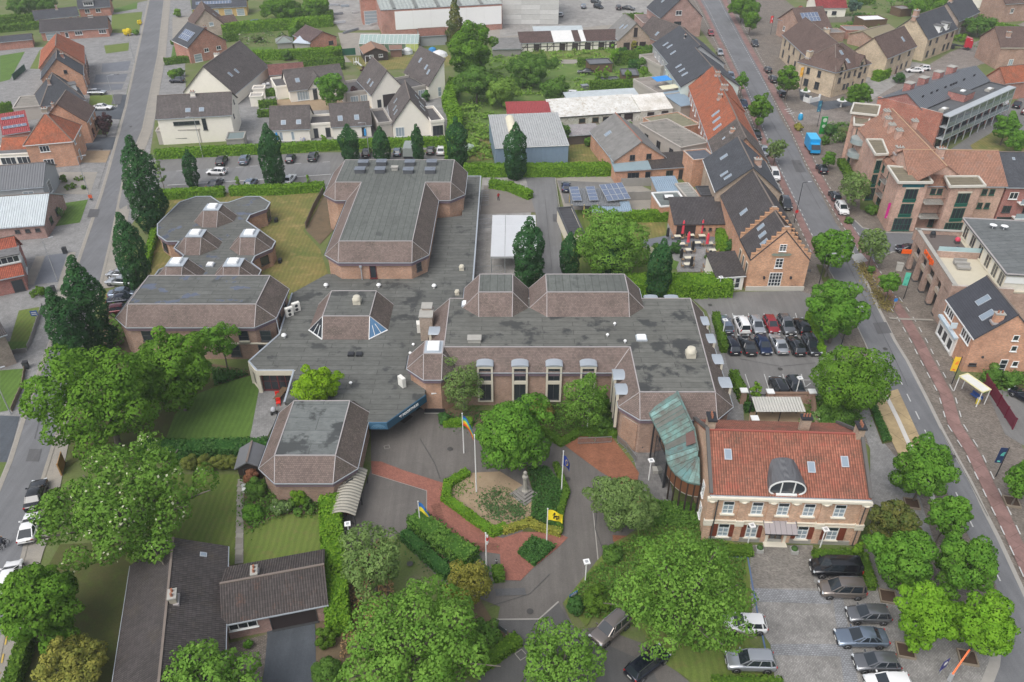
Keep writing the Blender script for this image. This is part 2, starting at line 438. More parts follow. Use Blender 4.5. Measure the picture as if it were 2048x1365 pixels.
sheet('lawn',2,m_lawn2,[(222,20),(275,5),(274,18),(230,26)]);sheet('lawn',2,m_lawn,[(224,30),(285,24),(278,68),(222,66)])
sheet('lawn',2,m_lawn,[(208,92),(258,86),(257,102),(212,108)])
sheet('gravel_garden',2,m_slate,[(205,128),(262,122),(256,142),(203,145)]);sheet('gravel_garden',2,m_slate,[(192,150),(256,148),(250,164),(188,166)])
sheet('gravel_garden',2,m_slate,[(184,170),(248,168),(243,180),(180,184)])
sheet('lawn',2,m_lawn,[(180,192),(238,190),(232,212),(178,212)]);sheet('driveway',2,m_dark,[(240,190),(258,190),(243,240),(180,236),(182,218),(235,215)])
sheet('lawn',2,m_lawn,[(192,240),(225,245),(215,270),(190,270)]);sheet('gravel_garden',2,m_gravel,[(160,302),(222,302),(212,326),(158,326)])
sheet('driveway',2,m_dark,[(182,275),(238,275),(226,300),(160,300)])
sheet('front_yard',2,m_pale,[(120,345),(195,345),(180,390),(108,388)])
sheet('lawn',2,m_lawn2,[(110,410),(176,400),(160,446),(100,455)])
sheet('gravel_garden',2,m_slate,[(92,512),(135,506),(116,565),(70,570)]);sheet('front_yard',2,m_pale,[(72,514),(90,512),(68,570),(48,570)])
sheet('pale_verge',2,m_pale,[(137,505),(152,505),(118,625),(100,620)])
sheet('lawn',2,m_lawn,[(38,622),(84,614),(66,680),(60,684),(20,684)]);sheet('lawn',2,m_lawn2,[(0,684),(58,684),(52,702),(0,708)])
sheet('lawn',2,m_lawn2,[(0,742),(50,738),(46,775),(25,820),(0,825)]);sheet('driveway',2,m_dark,[(0,832),(40,834),(30,870),(16,925),(0,925)])
sheet('driveway',2,m_pale,[(345,35),(382,35),(376,78),(345,78)]);sheet('lawn',2,m_lawn2,[(346,93),(372,93),(374,115),(342,118)])
sheet('left_road',4,m_asph,LR_L+LR_R[::-1])
ribbon('gutter',5,m_pale,LR_L,.5,1);ribbon('pale_verge',3,m_pale,LR_R[:7],2.0,1)
ribbon('gutter',5,m_pale,LR_R,.45,-1)
ribbon('kerb',0,m_kerb,LR_L,.14,-1,.10)
sheet('pale_verge',3,m_pale,[(130,830),(150,830),(128,935),(108,1050),(88,1103),(30,1300),(12,1380),(-10,1380),(8,1290),(54,1103),(92,954)])
dashes('road_marking',6,plain('yellow_marking',(.52,.36,.08),.8),[(22,1240),(12,1290),(0,1350)],.14,1.0,1.0)
sheet('rear_car_park',3,m_asph3,[(252,352),(318,320),(655,306),(905,306),(905,330),(690,345),(640,382),(330,390),(255,420)])
sheet('rear_lane',4,asphalt('lane_asphalt',(.175,.175,.175),.1),[(232,396),(262,352),(320,345),(660,325),(660,349),(350,374),(330,370),(240,420)])
ribbon('road_marking',5,m_white,[(335,372),(500,362),(662,350)],.25)
dashes('road_marking',5,m_white,[(660,325),(520,333),(350,344)],.16,1.6,1.4)
sheet('lawn',2,m_dry,[(312,398),(330,388),(650,378),(646,400),(606,462),(640,500),(660,560),(590,590),(545,590),(500,575),(300,560),(290,520)])
sheet('gravel_strip',3,m_soil,[(646,395),(652,395),(668,420),(668,460),(640,490),(612,462)])
sheet('soil_bed',2,m_soil,[(215,600),(260,600),(262,700),(520,745),(500,790),(240,730),(200,720)])
sheet('lawn',3,m_rough_shade,[(255,735),(420,735),(455,770),(502,752),(530,770),(520,905),(180,905),(130,940),(150,840)])  # darker grass colour painted in for the shade under the maples
sheet('lawn',4,m_lawn2,[(395,790),(456,765),(505,752),(524,770),(518,838),(510,885),(330,885),(350,830)])
sheet('paved_court',4,m_grey,[(520,772),(584,745),(575,812),(555,835),(520,905),(500,880)])
sheet('patio',4,m_grey,[(527,775),(562,775),(560,832),(540,850),(515,880),(500,875)])
sheet('lawn',3,m_lawn,[(318,950),(482,950),(470,1130),(300,1160),(250,1120),(300,1000)])
sheet('lawn',3,m_lawn,[(487,1000),(655,1000),(655,1140),(487,1140)])
sheet('soil_bed',4,m_soil,[(488,950),(655,995),(652,1028),(560,1030),(500,1060),(488,1050)])
sheet('lawn',2,m_rough_shade,[(120,1090),(290,1080),(265,1180),(228,1400),(20,1400),(60,1200)])  # shade beside the left edge tree, painted as darker grass
sheet('driveway',3,m_dark,[(535,1252),(630,1240),(634,1400),(520,1400),(530,1330)])
sheet('paved_court',3,m_clink,[(448,1290),(535,1270),(530,1330),(515,1400),(440,1400)])
sheet('soil_bed',2,m_soil,[(632,1240),(700,1150),(760,1080),(700,1080),(790,1190),(740,1260),(680,1400),(632,1400)])
sheet('forecourt',3,m_asph2,[(742,842),(800,800),(850,785),(900,830),(925,848),(1085,868),(1150,893),(1260,928),(1330,1005),(1300,1040),(1235,1085),(1205,1115),(1125,1208),(1150,1262),(1195,1255),(1290,1290),(1420,1400),(940,1400),(985,1300),(1000,1215),(890,1170),(800,1080),(760,1075),(640,1200),(655,1060),(700,1000),(725,985),(742,940)])
sheet('forecourt_edge',4,asphalt('lower_asphalt',(.098,.096,.094),.12),[(985,1242),(1078,1240),(1116,1206),(1150,1262),(1300,1330),(1330,1400),(940,1400),(985,1300)])
ribbon('kerb_line',5,m_kerb,[(960,1241),(1078,1240),(1117,1205)],.16)
ribbon('kerb_line',5,m_kerb,[(854,1040),(854,983),(744,949)],.14);ribbon('kerb_line',5,m_kerb,[(1185,1015),(1190,1060),(1196,1122)],.12)
RED=[(742,924),(762,925),(809,943),(887,968),(887,994),(922,1023),(984,1073),(1005,1078),(1060,1060),(1119,1070),(1136,1077),(1116,1097),(1066,1138),(1041,1163),(1003,1162),(1000,1110),(929,1100),(882,1055),(854,1025),(854,983),(744,949)]
sheet('red_paving',5,m_redpave,RED)
ribbon('red_paving_band',6,pave('dark_red_clinkers',(.20,.085,.06),.21,.1,.7),[(870,1010),(884,1050),(931,1094),(1000,1096)],1.0)
sheet('red_paving',5,m_redpave2,[(1128,884),(1240,930),(1300,1010),(1280,1030),(1250,950),(1225,905),(1150,893)])
sheet('red_paving',5,m_redpave2,[(1126,890),(1158,874),(1225,878),(1262,925),(1278,948),(1270,985),(1200,945)])
sheet('red_paving',5,m_redpave2,[(1225,1072),(1260,1074),(1258,1087),(1226,1085)])
sheet('gravel_bed',6,m_gravel,[(898,975),(938,948),(1000,945),(1065,985),(1062,1032),(1008,1056),(984,1064),(935,1030),(895,1000)])
sheet('planting_bed',6,m_rough_shade,[(1050,935),(1095,935),(1135,985),(1120,1020),(1118,1066),(1045,1066),(1062,1030),(1065,985)])
sheet('soil_bed',4,m_soil,[(882,815),(1000,830),(1095,868),(1060,880),(930,850),(885,845)])
sheet('planting_bed',5,m_rough_shade,[(1000,800),(1230,800),(1230,875),(1160,868),(1120,886),(1085,866)])
sheet('soil_bed',5,m_soil,[(806,1068),(830,1040),(870,1050),(960,1130),(985,1170),(890,1155),(825,1100)])
sheet('planting_bed',5,m_lawn,[(1195,1122),(1230,1085),(1330,1040),(1420,1040),(1500,1120),(1500,1290),(1540,1310),(1540,1400),(1440,1400),(1330,1330),(1275,1250),(1185,1235),(1172,1255),(1128,1205)])
sheet('planting_bed',4,m_lawn2,[(1300,1000),(1400,1010),(1405,1060),(1290,1060)])
sheet('soil_bed',5,m_soil,[(960,1200),(985,1242),(1035,1280),(960,1340),(900,1340),(920,1240)])
sheet('paved_court',4,pave('gatehouse_slabs',(.15,.145,.14),.5,.5,0,var=.15),[(1262,900),(1330,895),(1345,990),(1340,1020),(1290,995),(1275,950)])
sheet('doormat',5,plain('doormat',(.06,.05,.045),.95),[(792,841),(810,827),(826,835),(808,849)])
sheet('doormat',5,plain('doormat',(.06,.05,.045),.95),[(825,820),(832,812),(842,818),(834,824)])
ribbon('drain_cover',5,m_kerb,[(768,894),(778,892),(780,898),(770,900),(768,894)],.08)
ribbon('drain_cover',6,m_kerb,[(1030,1310),(1043,1301),(1055,1314),(1041,1323),(1030,1310)],.10)
sheet('courtyard',2,m_conc,[(965,356),(1062,356),(1062,430),(1070,560),(940,566)])
sheet('playground',3,ground('playground',(.21,.19,.165),(.17,.15,.135),.4,14),[(968,372),(1058,380),(1090,425),(960,430)])
sheet('alley',3,asphalt('alley_asphalt',(.165,.165,.165),.1),[(1050,354),(1110,354),(1132,560),(1080,560),(1072,430)])
sheet('yard',2,m_pale,[(1112,358),(1160,352),(1240,352),(1330,395),(1330,418),(1190,430),(1130,425)])
sheet('yard',3,m_asph3,[(1115,362),(1245,368),(1245,405),(1130,408)])
sheet('pub_garden',2,m_lawn,[(1140,420),(1350,430),(1340,560),(1140,560)]);sheet('lawn',3,m_dry,[(1268,446),(1330,446),(1332,470),(1290,482),(1268,478)])
sheet('pub_terrace',3,m_grey,[(1335,448),(1470,448),(1475,545),(1430,545),(1355,545),(1340,500),(1285,496),(1285,482),(1332,478)])
sheet('terrace_path',4,m_slate,[(1285,482),(1345,470),(1430,475),(1400,500),(1340,492),(1285,494)])
sheet('lawn',4,m_lawn2,[(1340,520),(1358,525),(1352,540),(1338,538)])
sheet('weedy_meadow',1,m_meadow,[(900,240),(915,90),(1010,100),(1330,90),(1340,195),(1130,200),(1020,205),(980,250),(985,330),(905,320)])
sheet('lawn',2,m_lawn,[(1040,98),(1235,98),(1240,118),(1040,122)]);sheet('gravel_path',2,m_pale,[(1100,120),(1165,120),(1168,128),(1100,129)])
sheet('yard',2,m_dry,[(940,275),(985,275),(985,320),(935,325)]);sheet('yard',2,m_dry,[(1138,272),(1215,272),(1215,325),(1140,328)])
sheet('yard',2,m_pale,[(1130,215),(1330,235),(1340,262),(1320,300),(1240,250),(1130,245)])
sheet('builders_yard',2,m_conc,[(660,-30),(766,-30),(766,60),(680,62),(655,20)])
sheet('factory_yard',2,m_conc,[(1000,-40),(1310,-40),(1310,45),(1200,52),(1000,75)]);sheet('waste_ground',1,m_pale,[(880,45),(1240,45),(1240,75),(900,80)])
sheet('lawn',2,m_dry,[(690,112),(900,110),(905,135),(720,142)]);sheet('yellow_gravel_court',2,m_gravel,[(550,200),(780,195),(780,215),(560,225)])
sheet('yard',1,m_grey,[(470,150),(560,150),(560,310),(460,310)]);sheet('yard',1,m_grey,[(540,215),(905,195),(905,300),(540,300)])
sheet('yard',1,m_pale,[(676,66),(760,66),(760,125),(690,125)])
sheet('lawn',2,m_lawn2,[(472,95),(545,95),(545,108),(472,108)]);sheet('lawn',2,m_lawn,[(480,50),(660,48),(660,20),(520,22)])
RR_L=[(1392,-30),(1395,0),(1425,55),(1455,100),(1490,180),(1518,250),(1551,330),(1578,380),(1608,442),(1640,510),(1676,575),(1730,690),(1771,787),(1795,820),(1847,894),(1880,960),(1915,1030),(1945,1090),(1990,1170),(2012,1240),(2003,1303),(1999,1335),(1978,1390)]
RR_R=[(1425,-30),(1440,0),(1470,50),(1500,100),(1538,183),(1561,238),(1581,270),(1611,335),(1643,392),(1671,447),(1701,490),(1724,542),(1756,610),(1793,684),(1818,724),(1861,807),(1889,864),(1916,914),(1946,967),(1974,1026),(2001,1078),(2036,1153),(2100,1290),(2140,1390)]
sheet('street_pavement',1,m_clink,[(1330,-40),(1520,-40),(1620,40),(1720,250),(1720,420),(1900,450),(1940,600),(1900,690),(1910,760),(1975,760),(2048,900),(2120,1000),(2200,1390),(1978,1390),(1760,1100),(1745,900),(1640,800),(1600,560),(1560,400),(1480,250),(1430,100)])
sheet('right_road',4,m_asph,RR_L+RR_R[::-1])
sheet('side_street',3,m_asph,[(1690,470),(1708,442),(1724,457),(1771,467),(1900,468),(1900,500),(1811,500),(1781,505),(1755,520),(1724,545)])
sheet('side_street',2,pave('red_grey_clinkers',(.21,.185,.165),.3,.15,.3),[(1575,225),(1640,218),(1705,226),(1790,170),(1900,105),(2060,40),(2060,110),(1960,130),(1800,215),(1730,250),(1700,250),(1600,250)])
sheet('front_yard',3,m_dark,[(1598,178),(1640,205),(1710,198),(1712,210),(1650,222),(1600,200)])
CYR=[(1440,-20),(1455,15),(1490,80),(1541,172),(1590,262),(1623,332),(1656,390),(1686,440),(1716,485),(1741,532),(1781,597),(1811,640),(1836,684),(1853,718),(1891,789),(1908,849),(1946,909),(1986,994),(2006,1035),(2040,1108),(2090,1220)]
CYL=[(1385,-20),(1408,20),(1444,95),(1482,172),(1512,245),(1545,325),(1572,382),(1600,440),(1632,508)]
ribbon('cycle_lane',5,m_cycle,CYR,1.6);ribbon('cycle_lane',5,m_cycle,CYL,1.3)
def shift(pts,d):return[(x+d,y)for x,y in pts]
dashes('road_marking',6,m_white,shift(CYR[:11],-10),.14,.9,1.1);dashes('road_marking',6,m_white,shift(CYR[:11],11),.14,.9,1.1)
dashes('road_marking',6,m_white,shift(CYR[10:],-15),.14,1.3,1.5);dashes('road_marking',6,m_white,shift(CYR[10:],17),.14,1.3,1.5)
dashes('road_marking',6,m_white,shift(CYL,9),.14,.9,1.1);dashes('road_marking',6,m_white,shift(CYL,-9),.14,.9,1.1)
dashes('road_marking',6,m_white,[(1797,757),(1857,879),(1900,965),(1942,1050),(1975,1115),(2000,1165)],.15,1.6,2.0)
ribbon('kerb',0,m_kerb,RR_R[10:],.45,-1,.11);ribbon('kerb',0,m_kerb,RR_L[9:14],.16,1,.11)
ribbon('kerb',0,m_kerb,[(2012,1240),(2003,1303),(1999,1335),(1978,1390)],.9,-1,.10)
sheet('planted_strip',5,m_soil,[(1716,532),(1727,528),(1745,560),(1760,590),(1790,615),(1785,625),(1768,622)])
sheet('planted_strip',5,m_rough_shade,[(1632,530),(1646,532),(1668,575),(1680,600),(1656,590)])
sheet('bus_bay',5,m_beige,[(1771,787),(1795,780),(1847,894),(1850,925),(1822,940),(1801,922),(1751,814)])
ribbon('bus_bay_kerb',0,plain('pale_kerb',(.50,.48,.45),.9),[(1770,790),(1795,840),(1822,900),(1845,950),(1870,1010)],.55,0,.16)
sheet('verge_grass',5,m_rough_shade,[(1735,812),(1752,814),(1784,886),(1764,890)])
sheet('zebra_crossing',6,plain('worn_white',(.36,.36,.35),.85),[(1700,512),(1722,508),(1736,524),(1712,530)])
for i in range(3):ribbon('road_marking',6,m_white,[(1569+i*4,221+i*4),(1580+i*4,219+i*4)],.35)
ribbon('kerb',0,m_kerb,[(1708,442),(1724,457),(1771,467),(1829,468)],.3,1,.11);ribbon('kerb',0,m_kerb,[(1811,500),(1781,505),(1755,520)],.3,1,.11)
ribbon('pavement_border',6,m_pale,[(1778,638),(1800,640),(1866,642)],.5)
sheet('car_park',3,m_asph3,[(1385,600),(1480,585),(1600,583),(1650,600),(1690,700),(1655,790),(1640,800),(1505,800),(1478,790),(1455,735),(1432,640)])
sheet('pavement',2,m_grey,[(1405,605),(1440,640),(1485,800),(1490,870),(1430,870),(1420,640)])
sheet('shelter_yard',3,m_gravel,[(1500,815),(1610,815),(1615,865),(1495,865)])
sheet('green_bed',3,m_rough_shade,[(1625,800),(1700,800),(1715,870),(1620,870)])
sheet('pavement',3,m_grey,[(1715,830),(1745,812),(1770,890),(1800,925),(1840,1000),(1870,1090),(1740,1090),(1740,900)])
sheet('front_lot',3,m_cobble,[(1498,1100),(1750,1100),(1790,1180),(1990,1310),(1975,1400),(1555,1400),(1540,1290),(1505,1240)])
sheet('front_lot_apron',4,pave('apron_clinkers',(.20,.185,.165),.22,.11,.2),[(1498,1092),(1625,1092),(1628,1165),(1640,1178),(1500,1178)])
for q in([(1505,1178),(1660,1185),(1662,1210),(1508,1205)],[(1665,1195),(1685,1195),(1720,1390),(1690,1390)],[(1540,1290),(1700,1290),(1704,1315),(1543,1312)]):
 sheet('cobble_band',5,m_cobble2,q)
ribbon('blue_marking',6,m_blue,[(1495,1115),(1505,1175),(1515,1230),(1530,1300)],.16)
for q in([(1447,1240),(1520,1242)],[(1450,1268),(1530,1269)],[(1450,1115),(1497,1117)]):ribbon('road_marking',6,m_white if q[0][1]>1200 else m_blue,q,.12)
for k in range(7):
 ribbon('road_marking',5,m_white,[(1433+k*31.5,628),(1444+k*31.8,672)],.11)
 ribbon('road_marking',5,m_white,[(1446+k*31.8,674),(1462+k*32,712)],.11)
for x in(1500,1538,1575,1612):ribbon('road_marking',5,m_white,[(x-10,750),(x+4,794)],.11)
ribbon('road_marking',5,m_white,[(1602,762),(1621,762)],.11);ribbon('road_marking',5,m_white,[(1612,775),(1621,768)],.11)
sheet('supermarket_lot',2,m_asph3,[(1968,770),(2080,770),(2160,960),(2010,870)]);sheet('shrub_bed',2,m_rough_shade,[(1965,745),(2080,745),(2080,780),(1975,782)])
sheet('garden_path',5,m_pale,[(476,960),(488,960),(487,1128),(470,1130)])
sheet('right_courtyard',2,m_asph3,[(1900,300),(1930,280),(2048,190),(2080,190),(2080,300),(2000,310)]);sheet('lawn',3,m_dry,[(1940,292),(1990,262),(2060,290),(2060,305),(1950,308)])
sheet('side_yard',2,m_conc,[(1700,170),(1800,120),(1860,130),(1800,165),(1720,215)])
for k,(x,y)in enumerate([(236,150),(262,255),(203,300),(150,520),(108,690),(1478,120),(1545,215),(1600,330),(1665,480),(1770,700),(1905,915),(1985,1105),(820,1130),(1060,1225),(900,900),(1135,960),(1420,612),(1560,740)]):
 p=at(x,y,0);z=layer(7);b=MB();b.add([(p.x+.34*math.cos(math.pi*i/5),p.y+.34*math.sin(math.pi*i/5),z)for i in range(10)],[tuple(range(10))]);structure(b.build('manhole_cover',plain('cast_iron',(.07,.068,.065),.7,.2)))
m_patch=asphalt('patched_asphalt',(.105,.105,.108),.1)
for q in([(228,190),(246,190),(241,210),(223,210)],[(180,420),(200,420),(196,436),(175,436)],[(60,900),(84,900),(78,925),(52,925)],[(1582,322),(1600,322),(1612,346),(1592,346)],[(1745,648),(1772,646),(1783,668),(1755,670)],[(1880,900),(1900,898),(1912,925),(1892,928)],[(990,1180),(1050,1178),(1052,1192),(992,1194)],[(1105,430),(1122,430),(1124,445),(1107,445)]):sheet('road_patch',6,m_patch,q)
m_tar=plain('tar_seam',(.06,.06,.062),.7)
for q in([(262,180),(240,240),(222,300),(196,380)],[(120,700),(92,800),(70,880)],[(1500,160),(1540,240),(1585,320),(1640,420)],[(1690,520),(1735,610),(1780,700),(1815,775)],[(1880,860),(1930,950),(1975,1035)],[(980,1215),(1060,1190),(1100,1150)],[(840,880),(870,930),(880,960)],[(1480,720),(1560,735),(1630,728)],[(1090,400),(1097,470),(1104,540)],[(1205,1100),(1190,1060),(1196,1000)]):ribbon('road_seam',7,m_tar,q,.05)
# the arts centre: mansard wings, gym, tower
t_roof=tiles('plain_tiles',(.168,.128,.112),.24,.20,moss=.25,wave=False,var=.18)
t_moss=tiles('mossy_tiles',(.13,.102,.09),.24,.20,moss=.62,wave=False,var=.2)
b_wall=brick('school_brick',(.40,.205,.115));b_wall2=brick('school_brick_dark',(.30,.17,.115))
m_fascia=plain('purple_fascia',(.17,.125,.15),.7,0,.15)
f_roof=felt('roof_felt',(.122,.131,.12),.5,(1.0,9.0),math.pi/2,0,.35)
f_low=felt('roof_felt_old',(.12,.123,.113),.75,(1.0,7.0),0,0,.8)
f_two=felt('roof_felt_stained',(.128,.129,.116),.85,(1.0,8.0),0,0,.95)
f_wet=felt('roof_felt_wet',(.118,.122,.113),.5,(1.0,6.0),0,.35,.5)
f_wing=felt('roof_felt_wing',(.15,.162,.157),.8,(2.3,9.0),0,0,1.25)
dark_red=paint('dark_red_frame',(.13,.022,.025),.45)
def inset(poly,d):
 n=len(poly);out=[]
 for i in range(n):
  p0,p1,p2=Vector(poly[i-1]),Vector(poly[i]),Vector(poly[(i+1)%n])
  a=(p1-p0).normalized();c=(p2-p1).normalized()
  na,nc=Vector((-a.y,a.x)),Vector((-c.y,c.x))
  k=na+nc;k=k/max(.3,k.length_squared)*2
  q=p1+k*d*1.0 if k.length<3 else p1+na*d
  out.append((q.x,q.y))
 return out
def octo(x0,x1,y0,y1,c):
 return[(x0,y0+c),(x0+c,y0),(x1-c,y0),(x1,y0+c),(x1,y1-c),(x1-c,y1),(x0+c,y1),(x0,y1-c)]
def rect(x0,x1,y0,y1):return[(x0,y0),(x1,y0),(x1,y1),(x0,y1)]
OCT=[('e0','e1','t0'),('e1','e2','t1','t0'),('e2','e3','t1'),('e3','e4','t2','t1'),('e4','e5','t2'),('e5','e6','t3','t2'),('e6','e7','t3'),('e7','e0','t0','t3')]
def mansard(par,E,T,faces,ze,zt,zb=0.0,flat=f_roof,wall=b_wall,gutter=True,glazed=(),upstand=.1):
 g=lambda k:((E[int(k[1:])][0],E[int(k[1:])][1],ze)if k[0]=='e' else(T[int(k[1:])][0],T[int(k[1:])][1],zt))
 b=MB();hips=set();rid=set();eav=set()
 for i,f in enumerate(faces):
  P=[Vector(g(k))for k in f]
  nrm=(P[1]-P[0]).cross(P[2]-P[1]).normalized()
  for a,c in zip(f,f[1:]+f[:1]):
   k=tuple(sorted((a,c)))
   (eav if a[0]==c[0]=='e' else rid if a[0]==c[0]=='t' else hips).add(k)
  if i in glazed:continue
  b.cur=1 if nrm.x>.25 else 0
  b.poly(P)
 ro=b.build('tiled_roof',[t_roof,t_moss],par)
 for a,c in hips:h=MB();h.bar(Vector(g(a))+Vector((0,0,.02)),Vector(g(c))+Vector((0,0,.02)),.085,.05);h.build('hip_flashing',lead,ro)
 h=MB()
 for a,c in rid:h.bar(Vector(g(a))+Vector((0,0,.03)),Vector(g(c))+Vector((0,0,.03)),.12,.1)
 h.build('roof_kerb',lead,ro)
 fb=MB();fb.add([(x,y,zt+.01)for x,y in T],[tuple(range(len(T)))]);fb.build('flat_roof',flat,par)
 w=inset(E,.42)
 wb=MB();wb.prism(w,zb,ze-.02,cap=False);wall_o=wb.build('wall',wall,par)
 fz=MB();f1=inset(E,.12);n=len(E)
 fz.add([(x,y,ze-.62)for x,y in f1]+[(x,y,ze-.06)for x,y in f1]+[(x,y,ze-.62)for x,y in w],[(i,(i+1)%n,n+(i+1)%n,n+i)for i in range(n)]+[(2*n+i,2*n+(i+1)%n,(i+1)%n,i)for i in range(n)])
 fz.build('fascia',m_fascia,par)
 if gutter:
  gb=MB();gk=MB()
  for a,c in eav:
   A,B=Vector(g(a)),Vector(g(c));gb.bar(A-Vector((0,0,.04)),B-Vector((0,0,.04)),.10,.11)
   m=(A+B)/2;d=(B-A).normalized();nn=Vector((-d.y,d.x,0))*.1
   gk.bar(A+Vector((0,0,.015))+nn,B+Vector((0,0,.015))+nn,.09,.05)
  gb.build('gutter',zinc,ro);gk.build('gutter_trough',d_met,ro)
 return ro,wall_o
_wm={}
def win_m(w,h,cols,rows,style):
 key=(round(w,2),round(h,2),cols,rows,style)
 if key in _wm:return _wm[key]
 fm,gm,t={'white':(f_wht,glass_dark,.09),'cream':(f_crm,glass_dark,.09),'dark':(f_drk,glass_dark,.08),'red':(dark_red,glass_dark,.09),'pale':(f_wht,glass_pale,.09),'timber':(timber,glass_dark,.1),'green':(paint('green_frame',(.02,.10,.07),.5),glass_dark,.09),'blank':(f_drk,plain('dark_board',(.04,.03,.03),.7),.07)}[style]
 b=MB()
 for x in(-1,1):b.box((x*(w/2-t/2),-.03,0),(t,.10,h))
 for z in(-1,1):b.box((0,-.03,z*(h/2-t/2)),(w-2*t,.10,t))
 for i in range(1,cols):b.box((-w/2+w*i/cols,-.025,0),(t*.8,.08,h-2*t))
 for j in range(1,rows):b.box((0,-.022,-h/2+h*j/rows),(w-2*t,.07,t*.7))
 b.box((0,-.07,-h/2-.05),(w+.16,.2,.08))
 f=b.build('window_frame',fm);g=MB();g.box((0,-.005,0),(w-.02,.05,h-.02));p=g.build('pane',gm)
 r=(f.data,p.data);bpy.data.objects.remove(f);bpy.data.objects.remove(p)
 _wm[key]=r;return r
def window(par,x,y,z,ang,w,h,style='white',cols=2,rows=1,name='window'):
 """window centred at world x,y,z; ang = direction (about z) of the wall line, outside lies to its right"""
 fm,pm=win_m(w,h,cols,rows,style);o=wloc(par)
 f=inst(name,fm,par,(x-o.x,y-o.y,z-o.z),ang);inst('pane',pm,f);return f
centre=thing('arts_centre','sprawling brick arts centre with tiled mansard wings, grey flat roofs and a blue entrance fascia','building',(-12,85,0))
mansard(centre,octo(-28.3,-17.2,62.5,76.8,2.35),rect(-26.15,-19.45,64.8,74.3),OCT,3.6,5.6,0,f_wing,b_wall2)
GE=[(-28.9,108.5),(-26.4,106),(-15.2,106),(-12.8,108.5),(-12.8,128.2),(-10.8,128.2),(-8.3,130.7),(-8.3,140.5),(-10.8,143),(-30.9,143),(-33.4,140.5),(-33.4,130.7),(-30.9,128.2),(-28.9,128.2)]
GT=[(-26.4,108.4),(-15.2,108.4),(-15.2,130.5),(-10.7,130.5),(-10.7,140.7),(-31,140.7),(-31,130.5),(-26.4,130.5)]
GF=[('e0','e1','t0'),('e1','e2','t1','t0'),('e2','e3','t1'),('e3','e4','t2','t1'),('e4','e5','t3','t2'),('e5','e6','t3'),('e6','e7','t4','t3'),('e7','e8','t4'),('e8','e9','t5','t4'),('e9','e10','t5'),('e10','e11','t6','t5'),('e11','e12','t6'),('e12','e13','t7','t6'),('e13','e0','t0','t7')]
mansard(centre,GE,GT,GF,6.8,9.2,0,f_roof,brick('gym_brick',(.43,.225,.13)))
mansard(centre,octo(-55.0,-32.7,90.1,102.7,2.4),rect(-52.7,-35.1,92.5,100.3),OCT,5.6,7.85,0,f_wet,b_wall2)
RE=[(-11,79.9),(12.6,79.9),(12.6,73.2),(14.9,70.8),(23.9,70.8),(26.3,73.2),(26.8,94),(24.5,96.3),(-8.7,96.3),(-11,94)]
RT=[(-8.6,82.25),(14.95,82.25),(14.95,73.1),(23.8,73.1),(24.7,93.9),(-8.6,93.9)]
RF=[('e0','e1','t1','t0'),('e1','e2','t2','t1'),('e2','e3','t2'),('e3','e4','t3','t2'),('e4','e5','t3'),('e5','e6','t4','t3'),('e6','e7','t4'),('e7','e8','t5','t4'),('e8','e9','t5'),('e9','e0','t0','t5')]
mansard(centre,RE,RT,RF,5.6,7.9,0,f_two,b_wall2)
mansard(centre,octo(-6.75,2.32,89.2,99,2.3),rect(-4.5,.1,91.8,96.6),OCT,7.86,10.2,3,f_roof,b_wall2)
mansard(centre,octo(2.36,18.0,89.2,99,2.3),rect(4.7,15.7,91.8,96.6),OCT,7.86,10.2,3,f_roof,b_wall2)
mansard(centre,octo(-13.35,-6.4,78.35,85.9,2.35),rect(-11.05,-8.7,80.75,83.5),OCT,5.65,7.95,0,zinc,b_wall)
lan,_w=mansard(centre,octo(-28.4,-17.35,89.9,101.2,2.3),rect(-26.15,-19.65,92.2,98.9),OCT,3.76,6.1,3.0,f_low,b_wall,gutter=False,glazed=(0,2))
for tri,gm in((((-28.4,92.2),(-26.1,89.9),(-26.15,92.2)),glass_dark),(((-19.65,89.9),(-17.35,92.2),(-19.65,92.2)),paint('blue_glass',(.09,.20,.34),.1))):
 A,B,T=Vector((*tri[0],3.76)),Vector((*tri[1],3.76)),Vector((*tri[2],6.1))
 b=MB();b.poly([A,B,T]);g=b.build('glazed_corner',gm,centre)
 b=MB()
 for k in(.33,.66):
  q=A.lerp(B,k);b.bar(q+Vector((0,-.03,.03)),q.lerp(T,1-abs(k-.5)*.6-.35)+Vector((0,-.03,.03)),.06)
 b.bar(A+Vector((0,0,.05)),B+Vector((0,0,.05)),.16,.12);b.bar(A,T,.08,.08);b.bar(B,T,.08,.08);b.build('glazing_bar',f_wht,g)
LOW=[(-17,72.6),(-15,72.6),(-10.9,77.8),(-10.9,80),(-10.9,96.5),(-6.3,97.5),(-6.0,105.5),(-6.1,146),(-8.9,146),(-8.9,128.5),(-13.4,127.5),(-14,108.4),(-20,106.6),(-28.8,108),(-33.0,102.2),(-32.3,91.2),(-34.8,84.9),(-33.2,82.9),(-28.4,82.9),(-28.1,76.4),(-20,74)]
b=MB();b.prism(LOW,3.25,3.72);b.build('low_flat_roof',f_low,centre)
b=MB();n=len(LOW)
for i in range(n):
 if i in(0,1):continue
 A,B=LOW[i],LOW[(i+1)%n]
 if i in(2,3,8,9,10,11,12,13,19,20):continue
 b.bar((A[0],A[1],3.74),(B[0],B[1],3.74),.22,.10)
b.build('roof_edge',zinc,centre)
lw=[(-16.9,78.5),(-11.2,80.2),(-11.2,96),(-6.7,97.9),(-6.5,105.5),(-6.6,145.6),(-8.8,145.6),(-8.8,129),(-13.6,128),(-14.2,108.6),(-20,106),(-28.8,107.4),(-32.5,102),(-31.8,91.5),(-34.3,85.0),(-33.0,83.4),(-28.0,83.4),(-27.6,76.4),(-20,74.4),(-17.4,76.5)]
b=MB();b.prism(lw,0,3.26,cap=False);b.build('wall',b_wall2,centre)
